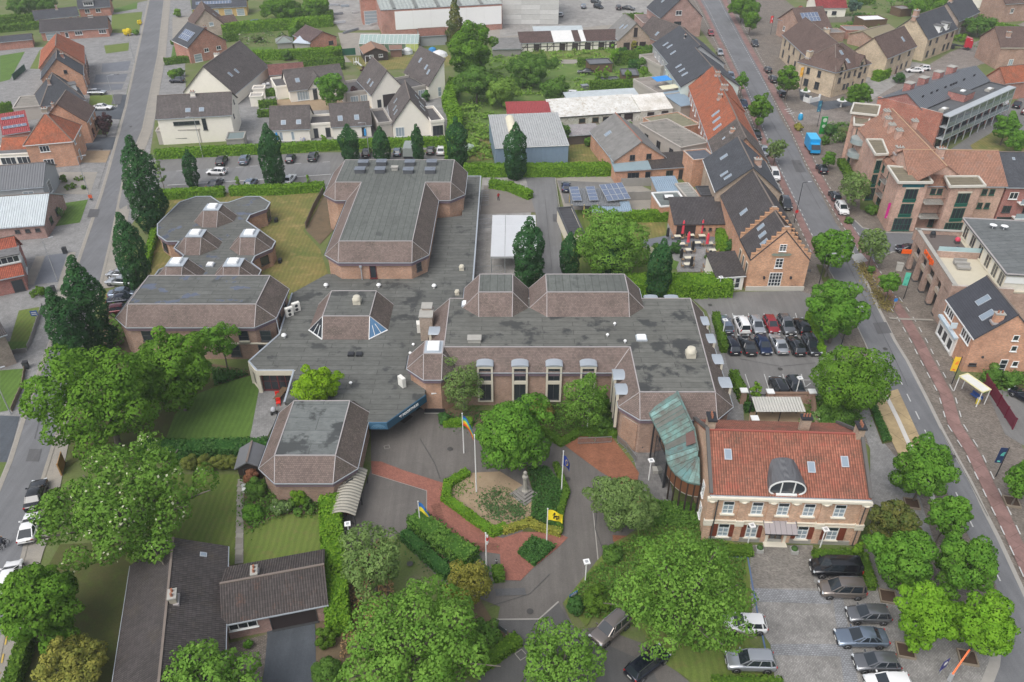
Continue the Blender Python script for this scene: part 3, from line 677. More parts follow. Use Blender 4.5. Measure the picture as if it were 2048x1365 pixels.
b=MB();b.box((-30.8,82.85,3.38),(5.2,.2,.75));b.bar((-34.85,84.9,3.38),(-33.35,82.85,3.38),.2,.75)
b.box((-33.25,83.0,1.6),(.5,.45,3.2));b.box((-34.75,85.0,1.6),(.4,.4,3.2));b.build('cream_fascia',f_crm,centre)
for k,x in enumerate((-31.9,-29.9)):window(centre,x,83.35,1.65,0,2.0,2.9,'red',2,2,'glazed_door')
window(centre,-34.0,84.1,1.6,math.atan2(-2,1.5),2.0,2.8,'cream',2,1)
m_sign=plain('blue_fascia',(.022,.075,.125),.5,0,.1);m_sign2=plain('blue_fascia_front',(.05,.13,.21),.5,0,.25)
b=MB();b.bar((-14.95,72.45,3.25),(-10.75,77.75,3.25),.16,1.1);b.build('fascia_board',m_sign,centre)
b=MB();b.bar((-17.1,72.45,3.3),(-14.92,72.45,3.3),.16,1.0);fb=b.build('fascia_board',m_sign2,centre)
b=MB()
for r in(.18,.3,.42,.54):
 for a in range(0,180,20):
  p,q=R(a),R(a+20);b.bar((-16.0+r*1.5*math.cos(p),72.35,3.0+r*math.sin(p)),(-16.0+r*1.5*math.cos(q),72.35,3.0+r*math.sin(q)),.02,.035)
b.build('arc_motif',paint('pale_blue_print',(.16,.30,.42),.5),fb)
def text(name,s,size,loc,rot,mat,parent,ext=.02):
 c=bpy.data.curves.new(name,'FONT');c.body=s;c.size=size;c.extrude=ext;c.align_x='CENTER';c.align_y='CENTER';c.offset=size*.02
 o=bpy.data.objects.new(name,c);C.objects.link(o);dg=bpy.context.evaluated_depsgraph_get()
 me=bpy.data.meshes.new_from_object(o.evaluated_get(dg));bpy.data.objects.remove(o);me.materials.clear();me.materials.append(mat)
 q=bpy.data.objects.new(name,me);C.objects.link(q);q.parent=parent;q.location=Vector(loc)-wloc(parent)if parent else Vector(loc);q.rotation_euler=rot;return q
fa=math.atan2(5.3,4.2);fn=Vector((math.sin(fa),-math.cos(fa),0))
text('sign_lettering',"'T POORTHUIS",.50,Vector((-12.7,75.3,3.3))+fn*.11,(math.pi/2,0,fa),paint('white_letters',(.82,.82,.82),.5),centre,.03)
for x,y in((-15.2,77.0),(-13.2,78.7)):window(centre,x,y,1.5,R(25),1.8,2.7,'dark',2,1,'glazed_door')
for x in(-50.2,-41.8,-33.9):window(centre,x,90.5,4.0,0,1.5,1.7,'dark',1,2)
for x in(-38.6,-34.6):window(centre,x-.0,90.48,1.5,0,1.4,1.9,'dark',1,2)
window(centre,-37.0,90.49,3.9,0,1.4,1.8,'dark',1,2)
b=MB();b.box((-36.2,90.42,2.75),(5.6,.2,.16));b.box((-37.0,90.4,2.95),(1.5,.16,.5));b.build('string_course',f_crm,centre)
for y in(95,98):window(centre,-33.1,y,4.5,math.pi/2,1.0,1.5,'dark',1,1)
dr=window(centre,-21.3,106.38,5.0,0,1.05,2.2,'red',1,1,'door')
window(centre,-14.35,107.4,5.4,math.atan2(2.5,2.4),.95,1.6,'dark',1,2)
window(centre,-18.1,63.9,2.0,math.atan2(2.4,2.35),.9,1.6,'dark',1,1)
b=MB();b.box((-23.1,106.2,5.0),(.12,.12,2.9));b.box((-23.1,106.15,6.1),(.4,.3,.3));b.build('downpipe',zinc,centre)
for x,y in((-32.6,92.3),):
 b=MB();b.box((x,y-.1,3.2 if x<-40 else 4.4),(.12,.12,4.6 if x<-40 else 2.2));b.build('downpipe',zinc,centre)
b=MB();b.box((-9.9,78.68,.45),(2.6,.15,.55));b.build('basement_grille',d_met,centre)
b=MB();b.box((-9.9,78.66,.06),(2.7,.3,.12));b.build('window_sill',concrete,centre)
def dormer(x,y,ang,w=1.9,ztop=6.75,zbot=3.9,depth=1.6,strip=False):
 m=Matrix.Rotation(ang,3,'Z');o=Vector((x,y,0));L=lambda a,d,z:o+m@Vector((a,d,z))
 d=bpy.data.objects.new('dormer',None);C.objects.link(d);d.parent=centre;d.location=o-wloc(centre)
 b=MB();n=8;P=[]
 for k in range(n+1):
  a=math.pi*k/n;P.append((-(w/2+.12)*math.cos(a),ztop-.12+.24*math.sin(a)))
 F=[L(a,-.35,z)for a,z in P];B=[L(a,depth,z)for a,z in P];q=n+1
 b.add(F+B,[(i,i+1,q+i+1,q+i)for i in range(n)]+[tuple(range(q-1,-1,-1))],False)
 b.add([L(-w/2-.12,-.35,ztop-.12),L(w/2+.12,-.35,ztop-.12),L(w/2+.12,depth,ztop-.12),L(-w/2-.12,depth,ztop-.12)],[(3,2,1,0)])
 b.build('hood',plain('hood_zinc',(.36,.40,.44),.4,.2,.1),d)
 b=MB()
 for s in(-1,1):b.add([L(s*w/2,0,zbot),L(s*w/2,depth,ztop-.12),L(s*w/2,0,ztop-.12)],[(0,1,2)if s>0 else(2,1,0)])
 b.build('cheek',t_moss,d)
 zb=.9 if strip else zbot+.2
 b=MB()
 for s in(-1,1):b.box(L(s*(w/2-.1),-.12,(ztop-.15+zb)/2),(.24,.3,ztop-.15-zb),ang)
 b.box(L(0,-.12,ztop-.35),(w-.44,.28,.36),ang)
 if strip:b.box(L(0,-.12,4.0),(w-.44,.26,.5),ang);b.box(L(0,-.12,zb+.1),(w-.44,.3,.2),ang)
 b.build('surround',f_crm,d)
 c=L(0,-.06,0)
 if strip:
  window(d,c.x,c.y,5.25,ang,w-.46,2.0,'dark',2,2);window(d,c.x,c.y,2.45,ang,w-.46,2.6,'dark',2,1)
 else:window(d,c.x,c.y,(ztop+zb)/2-.2,ang,w-.46,ztop-zb-.6,'dark',1,1)
for x in(-3.4,1.0,5.3,9.6):dormer(x,80.15,0,1.95,strip=True)
for y in(90.2,86.0,81.4,76.6):dormer(26.25,y,math.pi/2,1.9)
for y in(78.2,75.3):dormer(12.75,y,-math.pi/2,1.9,zbot=1.2)
for x in(19.6,22.5):dormer(x,95.9,math.pi,1.8,7.0)
dormer(-10.7,87.6,-math.pi/2,1.7,6.9,3.8)
def dome_light(par,x,y,z,w,d,name='skylight'):
 s=MB();s.box((x,y,z+.1),(w+.25,d+.25,.2));f=s.build(name,zinc,par)
 s=MB();s.box((x,y,z+.28),(w,d,.16));s.box((x,y,z+.40),(w*.86,d*.86,.10));s.build('dome',d_wht,f)
dome_light(centre,-9.9,82.1,7.95,1.5,1.9)
for x,y in((16.6,84.1),(-6.2,92.3)):dome_light(centre,x,y,7.9,1.15,1.0)
b=MB();b.box((-9.87,82.1,8.0),(2.2,2.6,.1));b.build('skylight_curb',zinc,centre)
def dark_hatch(x,y,z):
 s=MB();s.box((x,y,z+.35),(1.75,1.45,.7));f=s.build('roof_hatch',plain('hatch_grey',(.085,.09,.10),.6),centre)
 s=MB();s.box((x,y,z+.74),(1.9,1.6,.08));s.lathe((x,y,z+.78),[(.62,0),(.5,.06),(.2,.09)],12);s.build('hatch_lid',plain('hatch_lid',(.15,.17,.20),.4),f)
for x,y in((-27.2,138.3),(-23.9,138.5),(-18.7,138.4),(-14.7,138.5),(-27.3,135),(-23.7,135),(-18.6,134.8),(-14.7,134.8)):dark_hatch(x,y,9.2)
s=MB();s.box((-21.2,136.0,9.5),(1.1,.8,.6));s.box((-21.2,136.0,9.84),(1.3,1.0,.08));s.build('roof_hatch',concrete,centre)
def mushroom(x,y,z,r=.38,h=.7):
 s=MB();s.lathe((x,y,z),[(r*.45,0),(r*.45,h*.45),(r,h*.5),(r*1.05,h*.62),(r*.7,h*.9),(r*.2,h)],12);s.build('roof_vent',d_wht,centre)
for x,y in((-28.2,103.9),(-20.2,103.9),(-11.8,103.7),(-12.6,94.6),(-13.4,88.5),(-31.4,90.4),(-13.6,86.5),(-23.8,78.5),(-20.5,80.0)):mushroom(x,y,3.72,.36 if y>90 else .22,.7 if y>90 else .4)
for x,y in((13.5,87.2),(12.3,84.6),(14.4,83.2)):mushroom(x,y,7.9,.2,.5)
def cowl(x,y,z,s_=1.0):
 s=MB();s.box((x,y,z+.25*s_),(.9*s_,.9*s_,.5*s_));s.lathe((x,y,z+.5*s_),[(.55*s_,0),(.6*s_,.12*s_),(.45*s_,.3*s_),(.42*s_,.5*s_),(.3*s_,.52*s_)],12);s.build('extract_cowl',plain('cowl_cream',(.52,.49,.40),.7),centre)
cowl(-21.9,95.6,6.1,1.15);cowl(22.2,80.3,7.9,1.25);cowl(-7.9,109.3,3.72,.8);cowl(-8.2,101.9,3.72,.7)
s=MB();s.box((-4.8,83.6,8.15),(1.6,1.0,.5));s.box((-4.8,83.6,8.44),(1.8,1.2,.08));s.build('roof_hatch',concrete,centre)
s=MB();s.box((-11.6,91.0,5.6),(1.7,2.9,4.0));s.box((-11.6,91.8,7.0),(1.2,1.2,2.0));k=s.build('brick_chimney',brick('stack_brick',(.33,.25,.19)),centre)
s=MB();s.box((-11.6,90.4,7.67),(1.9,1.9,.14));s.box((-11.6,91.8,8.07),(1.5,1.5,.16));s.build('chimney_cap',concrete,k)
def aircon(x,y,z,ang,n=2):
 o=bpy.data.objects.new('air_conditioner',None);C.objects.link(o);o.parent=centre;o.location=Vector((x,y,z))-wloc(centre);o.rotation_euler=(0,0,ang)
 s=MB();s.box((0,0,.75),(1.1,.5,1.4));s.bl('casing',plain('casing',(.68,.67,.62),.6),o)
 for k in range(n):
  s=MB();s.lathe((0,-.27,.4+.62*k),[(.25,.03),(.22,0),(.05,.0)],14,'Y');s.bl('fan_grille',d_met,o)
aircon(-31.9,95.9,3.72,R(35));aircon(-31.2,97.2,3.72,R(35));aircon(-13.0,92.0,3.72,R(-80));aircon(-13.9,79.6,3.72,R(130),1)
s=MB();s.box((-21.5,86.3,3.9),(.8,.8,.3));s.box((-20.4,86.3,3.9),(.8,.8,.3));s.build('vent_box',d_met,centre)
s=MB();s.lathe((-12.2,90.6+5,3.9),[(.4,0),(.4,.5)],12);s.build('satellite_dish',d_wht,centre)
A,B=Vector((12.95,73.35)),Vector((15.1,71.15));a=math.atan2(B.y-A.y,B.x-A.x);m=(A+B)/2
s=MB();s.box((m.x,m.y,2.3),(2.3,.12,4.2),a);s.build('recessed_panel',brick('panel_brick',(.36,.19,.11)),centre)
pav=thing('pavilion','low octagonal brick pavilion with five tiled pyramid skylights on a puddled flat roof','building',(-50,118,0))
PV=[(-60.5,121.9),(-58.1,119.5),(-56.0,119.5),(-56.0,117.1),(-53.6,114.7),(-53.6,112.3),(-55.9,110),(-55.9,104.5),(-39.7,104.5),(-39.7,109.8),(-41.9,112.2),(-41.9,114.4),(-39.8,117.0),(-39.8,119.5),(-42.2,122.1),(-44.4,124.6),(-46.8,127.2),(-46.8,129.6),(-44.5,132.0),(-44.5,134.8),(-47.1,137.4),(-49.6,137.4),(-52.2,134.8),(-53.8,134.8),(-56.3,137.5),(-59,137.4),(-61.2,135),(-62,126)]
s=MB();s.add([(x,y,3.3)for x,y in PV],[tuple(range(len(PV)))]);s.build('flat_roof',f_wet,pav)
wv=inset(PV,.25);s=MB();s.prism(wv,0,3.28,cap=False);s.build('wall',b_wall,pav)
s=MB();n=len(PV)
s.add([(x,y,2.7)for x,y in PV]+[(x,y,3.34)for x,y in PV]+[(x,y,2.7)for x,y in wv],[(i,(i+1)%n,n+(i+1)%n,n+i)for i in range(n)]+[(2*n+i,2*n+(i+1)%n,(i+1)%n,i)for i in range(n)])
s.build('fascia',m_fascia,pav)
s=MB()
for i in range(n):s.bar((*PV[i],3.36),(*PV[(i+1)%n],3.36),.2,.08)
s.build('roof_edge',zinc,pav)
for x0,y0 in((-53.7,124.7),(-53.4,114.7),(-44.5,114.7),(-53.2,105.0),(-44.35,104.9)):
 E=octo(x0-2.3,x0+4.7,y0,y0+7,2.3);T=rect(x0-.05,x0+2.4,y0+2.3,y0+4.7)
 s=MB();e=[(x,y,3.32)for x,y in E];t=[(x,y,5.5)for x,y in T]
 for f in OCT:
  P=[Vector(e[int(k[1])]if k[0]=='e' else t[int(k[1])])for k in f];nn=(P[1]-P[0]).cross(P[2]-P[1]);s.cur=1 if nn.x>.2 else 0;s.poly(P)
 pr=s.build('pyramid_roof',[t_roof,t_moss],pav)
 for f in OCT:
  if f[-1][0]=='t':g=lambda k:Vector(e[int(k[1])]if k[0]=='e' else t[int(k[1])])+Vector((0,0,.02));s=MB();s.bar(g(f[0]),g(f[-1]),.07,.05);s.build('hip_flashing',lead,pr)
 s=MB();s.box((x0+1.17,y0+3.5,5.52),(2.75,2.7,.12));s.build('skylight_curb',zinc,pr)
 s=MB();s.box((x0+1.1,y0+3.6,5.72),(1.5,1.6,.3));s.box((x0+1.1,y0+3.6,5.9),(1.3,1.4,.1));s.build('dome',d_wht,pr)
dome_light(pav,-48.2,111.4,3.3,1.0,.9)
window(pav,-59.2,120.75,1.7,math.atan2(-2.4,2.4),1.3,1.6,'dark',1,1);window(pav,-41.0,115.95,1.7,math.atan2(2.6,2.1),1.6,1.5,'dark',1,1)
window(pav,-44.75,133.4,1.7,math.pi/2,1.8,2.2,'dark',2,1)
for x,y in((-39.6,118.2),(-44.0,133.6)):
 s=MB();s.box((x+.4,y,.35),(.5,.9,.7));s.build('basement_hatch',d_met,pav)
link=thing('copper_link','curved link bridge on posts under a green copper seamed roof','link bridge',(18,68,0))
m_cop=[]
for c in((.16,.30,.27),(.115,.215,.20),(.21,.37,.35),(.145,.155,.14),(.12,.26,.26)):
 q=Nodes('copper_patina');f=q.noise(.9,6,rough=.7)
 mp=q.n('ShaderNodeMapping');mp.inputs['Scale'].default_value=(.5,.5,.5);q.l(q.pos(),mp.inputs[0])
 m_cop.append(q.out(q.mix(q.ramp(f,[(.35,0.),(.65,1.)]),c,(.115,.115,.10)),.7,.0))
A,B=Vector((15.85,71.8,6.3)),Vector((19.3,73.0,8.05));D,Cc=Vector((17.3,67.1,5.1)),Vector((20.1,66.5,7.9))
E_,Fc=Vector((20.0,63.5,7.5)),Vector((19.85,62.9,7.3))
low=[A.lerp(D,i/9)for i in range(10)]+[Vector((17.2,66.2,5.05)),Vector((17.12,65.3,5.0)),Vector((17.15,64.4,5.0)),Vector((17.35,63.5,5.0)),Vector((17.7,62.6,5.0)),Vector((18.2,61.9,5.0)),Vector((18.8,61.4,5.0)),Vector((19.45,61.15,5.0)),Vector((20.05,61.05,5.0))]
up=[B.lerp(Cc,i/9)for i in range(10)]+[Cc.lerp(E_,.4),Cc.lerp(E_,.8),E_]+[Fc+Vector((.03*i,-.05*i,0))for i in range(6)]
rnd=random.Random(4)
for i in range(len(low)-1):
 s=MB();a,c,d,e=low[i],low[i+1],up[i+1],up[i]
 nn=(c-a).cross(d-a).normalized()
 if nn.z<0:nn=-nn
 s.slab([a,c,d,e],.06)
 p=s.build('copper_panel',m_cop[rnd.randrange(5)],link)
 s=MB();s.bar(c+nn*.02,d+nn*.02,.05,.09);s.build('standing_seam',m_cop[1],p)
s=MB();s.bar(B,Cc,.22,.16);s.bar(Cc,E_,.2,.14)
for i in range(len(low)-1):s.bar(low[i]-Vector((0,0,.08)),low[i+1]-Vector((0,0,.08)),.1,.2)
s.build('roof_edge',m_cop[1],link)
s=MB();s.slab([up[9]+Vector((-.95,-.3,-.30)),up[9]+Vector((-.1,-.3,.10)),up[11]+Vector((-.1,.5,.1)),up[11]+Vector((-1.1,.4,-.3))],.05);s.build('replaced_panel',plain('brown_copper',(.13,.075,.065),.6),link)
m_wood=plain('link_cladding',(.15,.065,.032),.6,0,.3)
arc=[Vector((p.x+.15,p.y+.12,0))for p in low[12:]]
for i in range(len(arc)-1):
 a,c=arc[i],arc[i+1];d=(c-a);L=d.length;an=math.atan2(d.y,d.x);m=(a+c)/2
 s=MB();s.box((m.x,m.y,3.9),(L*.98,.1,1.7),an);s.build('cladding_panel',m_wood,link)
 s=MB();s.box((c.x,c.y,2.45),(.16,.16,4.9));s.build('post',plain('dark_timber',(.04,.03,.025),.8),link)
s=MB();s.slab([Vector((p.x,p.y,3.0))for p in arc]+[Vector((20.0,64.5,3.0))],.15);s.build('floor',concrete,link)
for p in(low[3],low[6],low[9],low[11]):
 s=MB();s.box((p.x+.2,p.y+.1,p.z/2-.1),(.18,.18,p.z-.2));s.build('post',d_met,link)
s=MB();P,Q=low[4]+Vector((.35,0,0)),low[11]+Vector((.3,0,0));s.bar((P.x,P.y,2.2),(Q.x,Q.y,2.2),.08,4.0);s.build('glazing',glass_dark,link)
s=MB();s.box((17.2,68.0,.3),(1.4,.8,.5));tag(s.build('planter',concrete,origin=(17.2,68,0)),'concrete planter trough under the copper roof','planter')
# houses
red_brick=brick('red_brick',(.42,.145,.09));or_brick=brick('orange_brick',(.56,.255,.135));mauve_brick=brick('mauve_brick',(.34,.18,.155));pink_brick=brick('pink_brick',(.56,.33,.245))
brown_brick=brick('brown_brick',(.36,.195,.135));stone_wall=brick('rubble_wall',(.42,.31,.22));deep_brick=brick('deep_red_brick',(.33,.075,.06));town_brick=brick('townhall_brick',(.60,.36,.225))
cream=plain('cream_render',(.72,.66,.53),.9,0,.08);white_r=plain('white_render',(.76,.72,.64),.9,0,.07);greige=plain('greige_render',(.40,.37,.335),.9,0,.1);sand_w=brick('sand_brick',(.56,.44,.29))
grey_w=plain('grey_render',(.36,.37,.38),.9,0,.1);old_white=ground('old_whitewash',(.60,.59,.55),(.40,.38,.32),.8,8,mid=(.26,.24,.18));blue_w=corr('blue_sheet',(.23,.31,.41),.3,.5,0,.15)
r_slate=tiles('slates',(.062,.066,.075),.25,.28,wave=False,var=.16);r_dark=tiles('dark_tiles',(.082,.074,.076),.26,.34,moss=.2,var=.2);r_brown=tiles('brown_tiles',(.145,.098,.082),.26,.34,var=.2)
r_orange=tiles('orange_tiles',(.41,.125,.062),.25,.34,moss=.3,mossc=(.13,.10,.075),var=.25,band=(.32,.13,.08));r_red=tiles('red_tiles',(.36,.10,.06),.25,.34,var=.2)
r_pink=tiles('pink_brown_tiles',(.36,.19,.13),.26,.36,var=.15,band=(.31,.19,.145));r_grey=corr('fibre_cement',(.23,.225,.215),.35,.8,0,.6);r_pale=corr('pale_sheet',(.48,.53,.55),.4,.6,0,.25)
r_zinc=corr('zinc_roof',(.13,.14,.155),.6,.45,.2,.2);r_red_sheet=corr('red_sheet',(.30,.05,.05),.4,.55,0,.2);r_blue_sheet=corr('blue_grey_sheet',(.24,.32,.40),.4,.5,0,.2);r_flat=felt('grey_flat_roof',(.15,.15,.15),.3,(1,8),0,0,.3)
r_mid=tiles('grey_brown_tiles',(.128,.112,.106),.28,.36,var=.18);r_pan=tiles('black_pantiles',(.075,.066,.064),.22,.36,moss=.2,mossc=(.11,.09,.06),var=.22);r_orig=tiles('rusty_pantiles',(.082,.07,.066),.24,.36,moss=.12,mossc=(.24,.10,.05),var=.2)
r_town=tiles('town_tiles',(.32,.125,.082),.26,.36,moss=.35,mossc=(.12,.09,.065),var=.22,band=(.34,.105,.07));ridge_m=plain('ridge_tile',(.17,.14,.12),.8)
stack_b=brick('chimney_brick',(.40,.22,.15));m_panel=None
def solar_mat():
 s=Nodes('solar_cells');u,v,w=s.uv();b=s.n('ShaderNodeTexBrick');b.offset=0;s.l(w,b.inputs['Vector']);b.inputs['Scale'].default_value=1
 b.inputs['Brick Width'].default_value=.17;b.inputs['Row Height'].default_value=.17;b.inputs['Mortar Size'].default_value=.008
 b.inputs['Color1'].default_value=(.09,.12,.19,1);b.inputs['Color2'].default_value=(.11,.145,.22,1);b.inputs['Mortar'].default_value=(.25,.28,.33,1);return s.out(b.outputs['Color'],.15,0,.6)
m_solar=solar_mat();alu=plain('aluminium',(.55,.57,.58),.4,.3)
H={}
class Frame:
 def __init__(s,P0,ang,L,D):s.P0,s.ang,s.L,s.D=P0,ang,L,D;s.e1=Vector((math.cos(ang),math.sin(ang),0));s.e2=Vector((-math.sin(ang),math.cos(ang),0))
 def __call__(s,u,v,z):return Vector((s.P0.x,s.P0.y,0))+s.e1*u+s.e2*v+Vector((0,0,z))
def house(name,label,p0,p1,ze,D,rise,kind,wall,roof,cat='house',ov=.3,wins=(),sky=(),chim=(),dorm=(),panels=(),door=(),ang=None,world=False,zb=0.0,group=None,gut=zinc,ridge=True,under=None,parapet=.25,edge=None,key=None,sides=True):
 P=Vector((p0[0],p0[1],0))if world else at(p0[0],p0[1],ze);Q=Vector((p1[0],p1[1],0))if world else at(p1[0],p1[1],ze)
 if ang is None:a=math.atan2(Q.y-P.y,Q.x-P.x);L=math.hypot(Q.x-P.x,Q.y-P.y)
 else:a=ang;L=(Q-P).dot(Vector((math.cos(a),math.sin(a),0)))
 F=Frame(P,a,L,D);c=F(L/2,D/2,0);c.z=0
 t=thing(name,label,cat,c,0,group)
 if key:H[key]=(t,F,ze,rise)
 b=MB();zt=ze+.02
 b.add([F(0,0,zb),F(L,0,zb),F(L,D,zb),F(0,D,zb),F(0,0,zt),F(L,0,zt),F(L,D,zt),F(0,D,zt)],[(0,1,5,4),(1,2,6,5),(2,3,7,6),(3,0,4,7)]+([(4,5,6,7)]if kind=='flat' else[]))
 r=rise
 if kind=='x':b.add([F(0,0,zt),F(0,D,zt),F(0,D/2,zt+r)],[(0,2,1)]);b.add([F(L,0,zt),F(L,D,zt),F(L,D/2,zt+r)],[(0,1,2)])
 if kind in('y','yh'):b.add([F(0,0,zt),F(L,0,zt),F(L/2,0,zt+r)],[(0,1,2)])
 if kind=='y':b.add([F(0,D,zt),F(L,D,zt),F(L/2,D,zt+r)],[(0,2,1)])
 if kind=='shed':b.add([F(0,0,zt),F(L,0,zt),F(L,D,zt),F(0,D,zt),F(L,D,zt+r),F(0,D,zt+r)],[(1,2,4),(3,0,5),(2,3,5,4)])
 if kind=='shedf':b.add([F(0,0,zt),F(L,0,zt),F(L,D,zt),F(0,D,zt),F(0,0,zt+r),F(L,0,zt+r)],[(0,1,5,4),(1,2,5),(3,0,4)])
 if kind=='shedl':b.add([F(0,0,zt),F(L,0,zt),F(L,D,zt),F(0,D,zt),F(L,0,zt+r),F(L,D,zt+r)],[(0,1,4),(1,2,5,4),(2,3,5)])
 w_o=b.build('wall',wall,t)
 ro=MB();th=.16;e=.17;slopes={}
 def sl(k,pts):ro.slab([p+Vector((0,0,e))for p in pts],th);slopes[k]=pts
 rl=[];gl=[]
 if kind in('x','y','yh'):
  W=D if kind=='x' else L;dz=ov*r/(W/2)
  if kind=='x':
   sl(0,[F(-ov,-ov,ze-dz),F(L+ov,-ov,ze-dz),F(L+ov,D/2,ze+r),F(-ov,D/2,ze+r)]);sl(1,[F(L+ov,D+ov,ze-dz),F(-ov,D+ov,ze-dz),F(-ov,D/2,ze+r),F(L+ov,D/2,ze+r)]);rl=[(F(-ov,D/2,ze+r),F(L+ov,D/2,ze+r))]
   gl=[(F(-ov,-ov,ze-dz),F(L+ov,-ov,ze-dz))]
  else:
   h=W/2*.9 if kind=='yh' else-ov
   sl(0,[F(-ov,D+ov,ze-dz),F(-ov,-ov,ze-dz),F(L/2,-ov,ze+r),F(L/2,D-h,ze+r)]);sl(1,[F(L+ov,-ov,ze-dz),F(L+ov,D+ov,ze-dz),F(L/2,D-h,ze+r),F(L/2,-ov,ze+r)]);rl=[(F(L/2,-ov,ze+r),F(L/2,D-h,ze+r))]
   if kind=='yh':sl(2,[F(L+ov,D+ov,ze-dz),F(-ov,D+ov,ze-dz),F(L/2,D-h,ze+r)])
   gl=[(F(-ov,-ov,ze-dz),F(-ov,D+ov,ze-dz)),(F(L+ov,-ov,ze-dz),F(L+ov,D+ov,ze-dz))]
 elif kind in('hip','pyr'):
  m=min(L,D)/2;a0,a1=((m,L-m)if L>=D else(L/2,L/2));b0,b1=((D/2,D/2)if L>=D else(m,D-m));dz=ov*r/m
  E=[F(-ov,-ov,ze-dz),F(L+ov,-ov,ze-dz),F(L+ov,D+ov,ze-dz),F(-ov,D+ov,ze-dz)];A,Bp=F(a0,b0,ze+r),F(a1,b1,ze+r)
  if L>=D:
   S=[[E[0],E[1],Bp,A],[E[1],E[2],Bp],[E[2],E[3],A,Bp],[E[3],E[0],A]]
  else:S=[[E[0],E[1],A],[E[1],E[2],Bp,A],[E[2],E[3],Bp],[E[3],E[0],A,Bp]]
  for k,s_ in enumerate(S):
   s_=[p for i,p in enumerate(s_)if(p-s_[i-1]).length>.05];sl(k,s_)
  rl=[(E[0],A),(E[1],Bp if L>=D else A),(E[2],Bp),(E[3],A if L>=D else Bp)]+([(A,Bp)]if(A-Bp).length>.1 else[]);gl=[(E[0],E[1]),(E[1],E[2]),(E[3],E[0])]
 elif kind=='shed':dz=ov*r/D;sl(0,[F(-ov,-ov,ze-dz),F(L+ov,-ov,ze-dz),F(L+ov,D+ov,ze+r+dz),F(-ov,D+ov,ze+r+dz)]);gl=[(F(-ov,-ov,ze-dz),F(L+ov,-ov,ze-dz))]
 elif kind=='shedf':dz=ov*r/D;sl(0,[F(L+ov,D+ov,ze-dz),F(-ov,D+ov,ze-dz),F(-ov,-ov,ze+r+dz),F(L+ov,-ov,ze+r+dz)])
 elif kind=='shedl':dz=ov*r/L;sl(0,[F(-ov,D+ov,ze-dz),F(-ov,-ov,ze-dz),F(L+ov,-ov,ze+r+dz),F(L+ov,D+ov,ze+r+dz)])
 if kind=='flat':
  ro.slab([F(.22,.22,ze+.07),F(L-.22,.22,ze+.07),F(L-.22,D-.22,ze+.07),F(.22,D-.22,ze+.07)],.06);r_o=ro.build('roof',roof,t)
  pb=MB()
  for A,B in((F(0,0,0),F(L,0,0)),(F(L,0,0),F(L,D,0)),(F(L,D,0),F(0,D,0)),(F(0,D,0),F(0,0,0))):
   d=(B-A).normalized();pb.bar(A+d*.0+Vector((0,0,ze+parapet/2)),B+Vector((0,0,ze+parapet/2)),.28,parapet)
  pb.build('parapet',edge or wall,r_o);slopes[0]=[F(0,0,ze),F(L,0,ze),F(L,D,ze),F(0,D,ze)]
 else:
  r_o=ro.build('roof',roof,t)
  if ridge and rl:
   b=MB()
   for A,B in rl:b.bar(A+Vector((0,0,e+.03)),B+Vector((0,0,e+.03)),.22,.1)
   b.build('ridge',ridge_m if ridge is True else ridge,r_o)
  if gl and gut:
   b=MB()
   for A,B in gl:b.bar(A+Vector((0,0,.05)),B+Vector((0,0,.05)),.15,.13)
   b.build('gutter',gut,r_o)
 def onslope(k,uf,sf):
  s_=slopes[k];A,B=s_[0],s_[1];top=s_[2].lerp(s_[-1],.5)if len(s_)>3 else s_[2]
  m=(A+B)/2;al=(B-A).normalized();up=top-m;up=up-al*up.dot(al);Lu=up.length;up.normalize()
  return A+(B-A)*uf+up*Lu*sf+Vector((0,0,e)),al,up,al.cross(up)
 for(k,uf,sf,w,h)in sky:
  p,al,up,n=onslope(k,uf,sf);m=Matrix((al,up,n)).transposed()
  b=MB();b.box(p+n*.04,(w+.16,h+.16,.12),rot=m);f=b.build('roof_window',zinc,r_o);b=MB();b.box(p+n*.08,(w,h,.07),rot=m);b.build('pane',skl_g,f)
 for(k,uf,sf,w,h,nc,nr)in panels:
  p,al,up,n=onslope(k,uf,sf);m=Matrix((al,up,n)).transposed();arr=bpy.data.objects.new('solar_array',None);C.objects.link(arr);arr.parent=r_o
  for i in range(nc):
   for j in range(nr):
    q=p+al*((i-(nc-1)/2)*w)+up*((j-(nr-1)/2)*h)+n*.12;b=MB();b.box(q,(w-.04,h-.04,.04),rot=m)
    b.cur=1;b.box(q+n*.005,(w-.12,h-.12,.04),rot=m);b.build('solar_panel',[alu,m_solar],arr)
 for(uf,vf,cw,cd,h,cm)in chim:
  u,v=uf*L,vf*D
  zr=ze+(r*(1-abs(v-D/2)/(D/2))if kind=='x' else r*(1-abs(u-L/2)/(L/2))if kind in('y','yh')else r*min(u,L-u,v,D-v)/(min(L,D)/2)if kind in('hip','pyr')else 0)
  b=MB();b.box(F(u,v,zr+(h-1.2)/2),(cw,cd,h+1.2),a);k=b.build('chimney',cm,r_o)
  b=MB();b.box(F(u,v,zr+h+.07),(cw+.2,cd+.2,.14),a);b.build('chimney_cap',concrete,k)
  b=MB();n=2 if max(cw,cd)>.8 else 1
  for i in range(n):
   o=(i-.5)*.5 if n==2 else 0;b.tube(F(u+(o if cw>=cd else 0),v+(o if cd>cw else 0),zr+h+.1),F(u+(o if cw>=cd else 0),v+(o if cd>cw else 0),zr+h+.5),.13,.11)
  b.build('chimney_pot',plain('terracotta',(.3,.13,.08),.8),k)
  b=MB();b.box(F(u,v,zr+.05),(cw+.3,cd+.3,.3),a);b.build('lead_apron',lead,k)
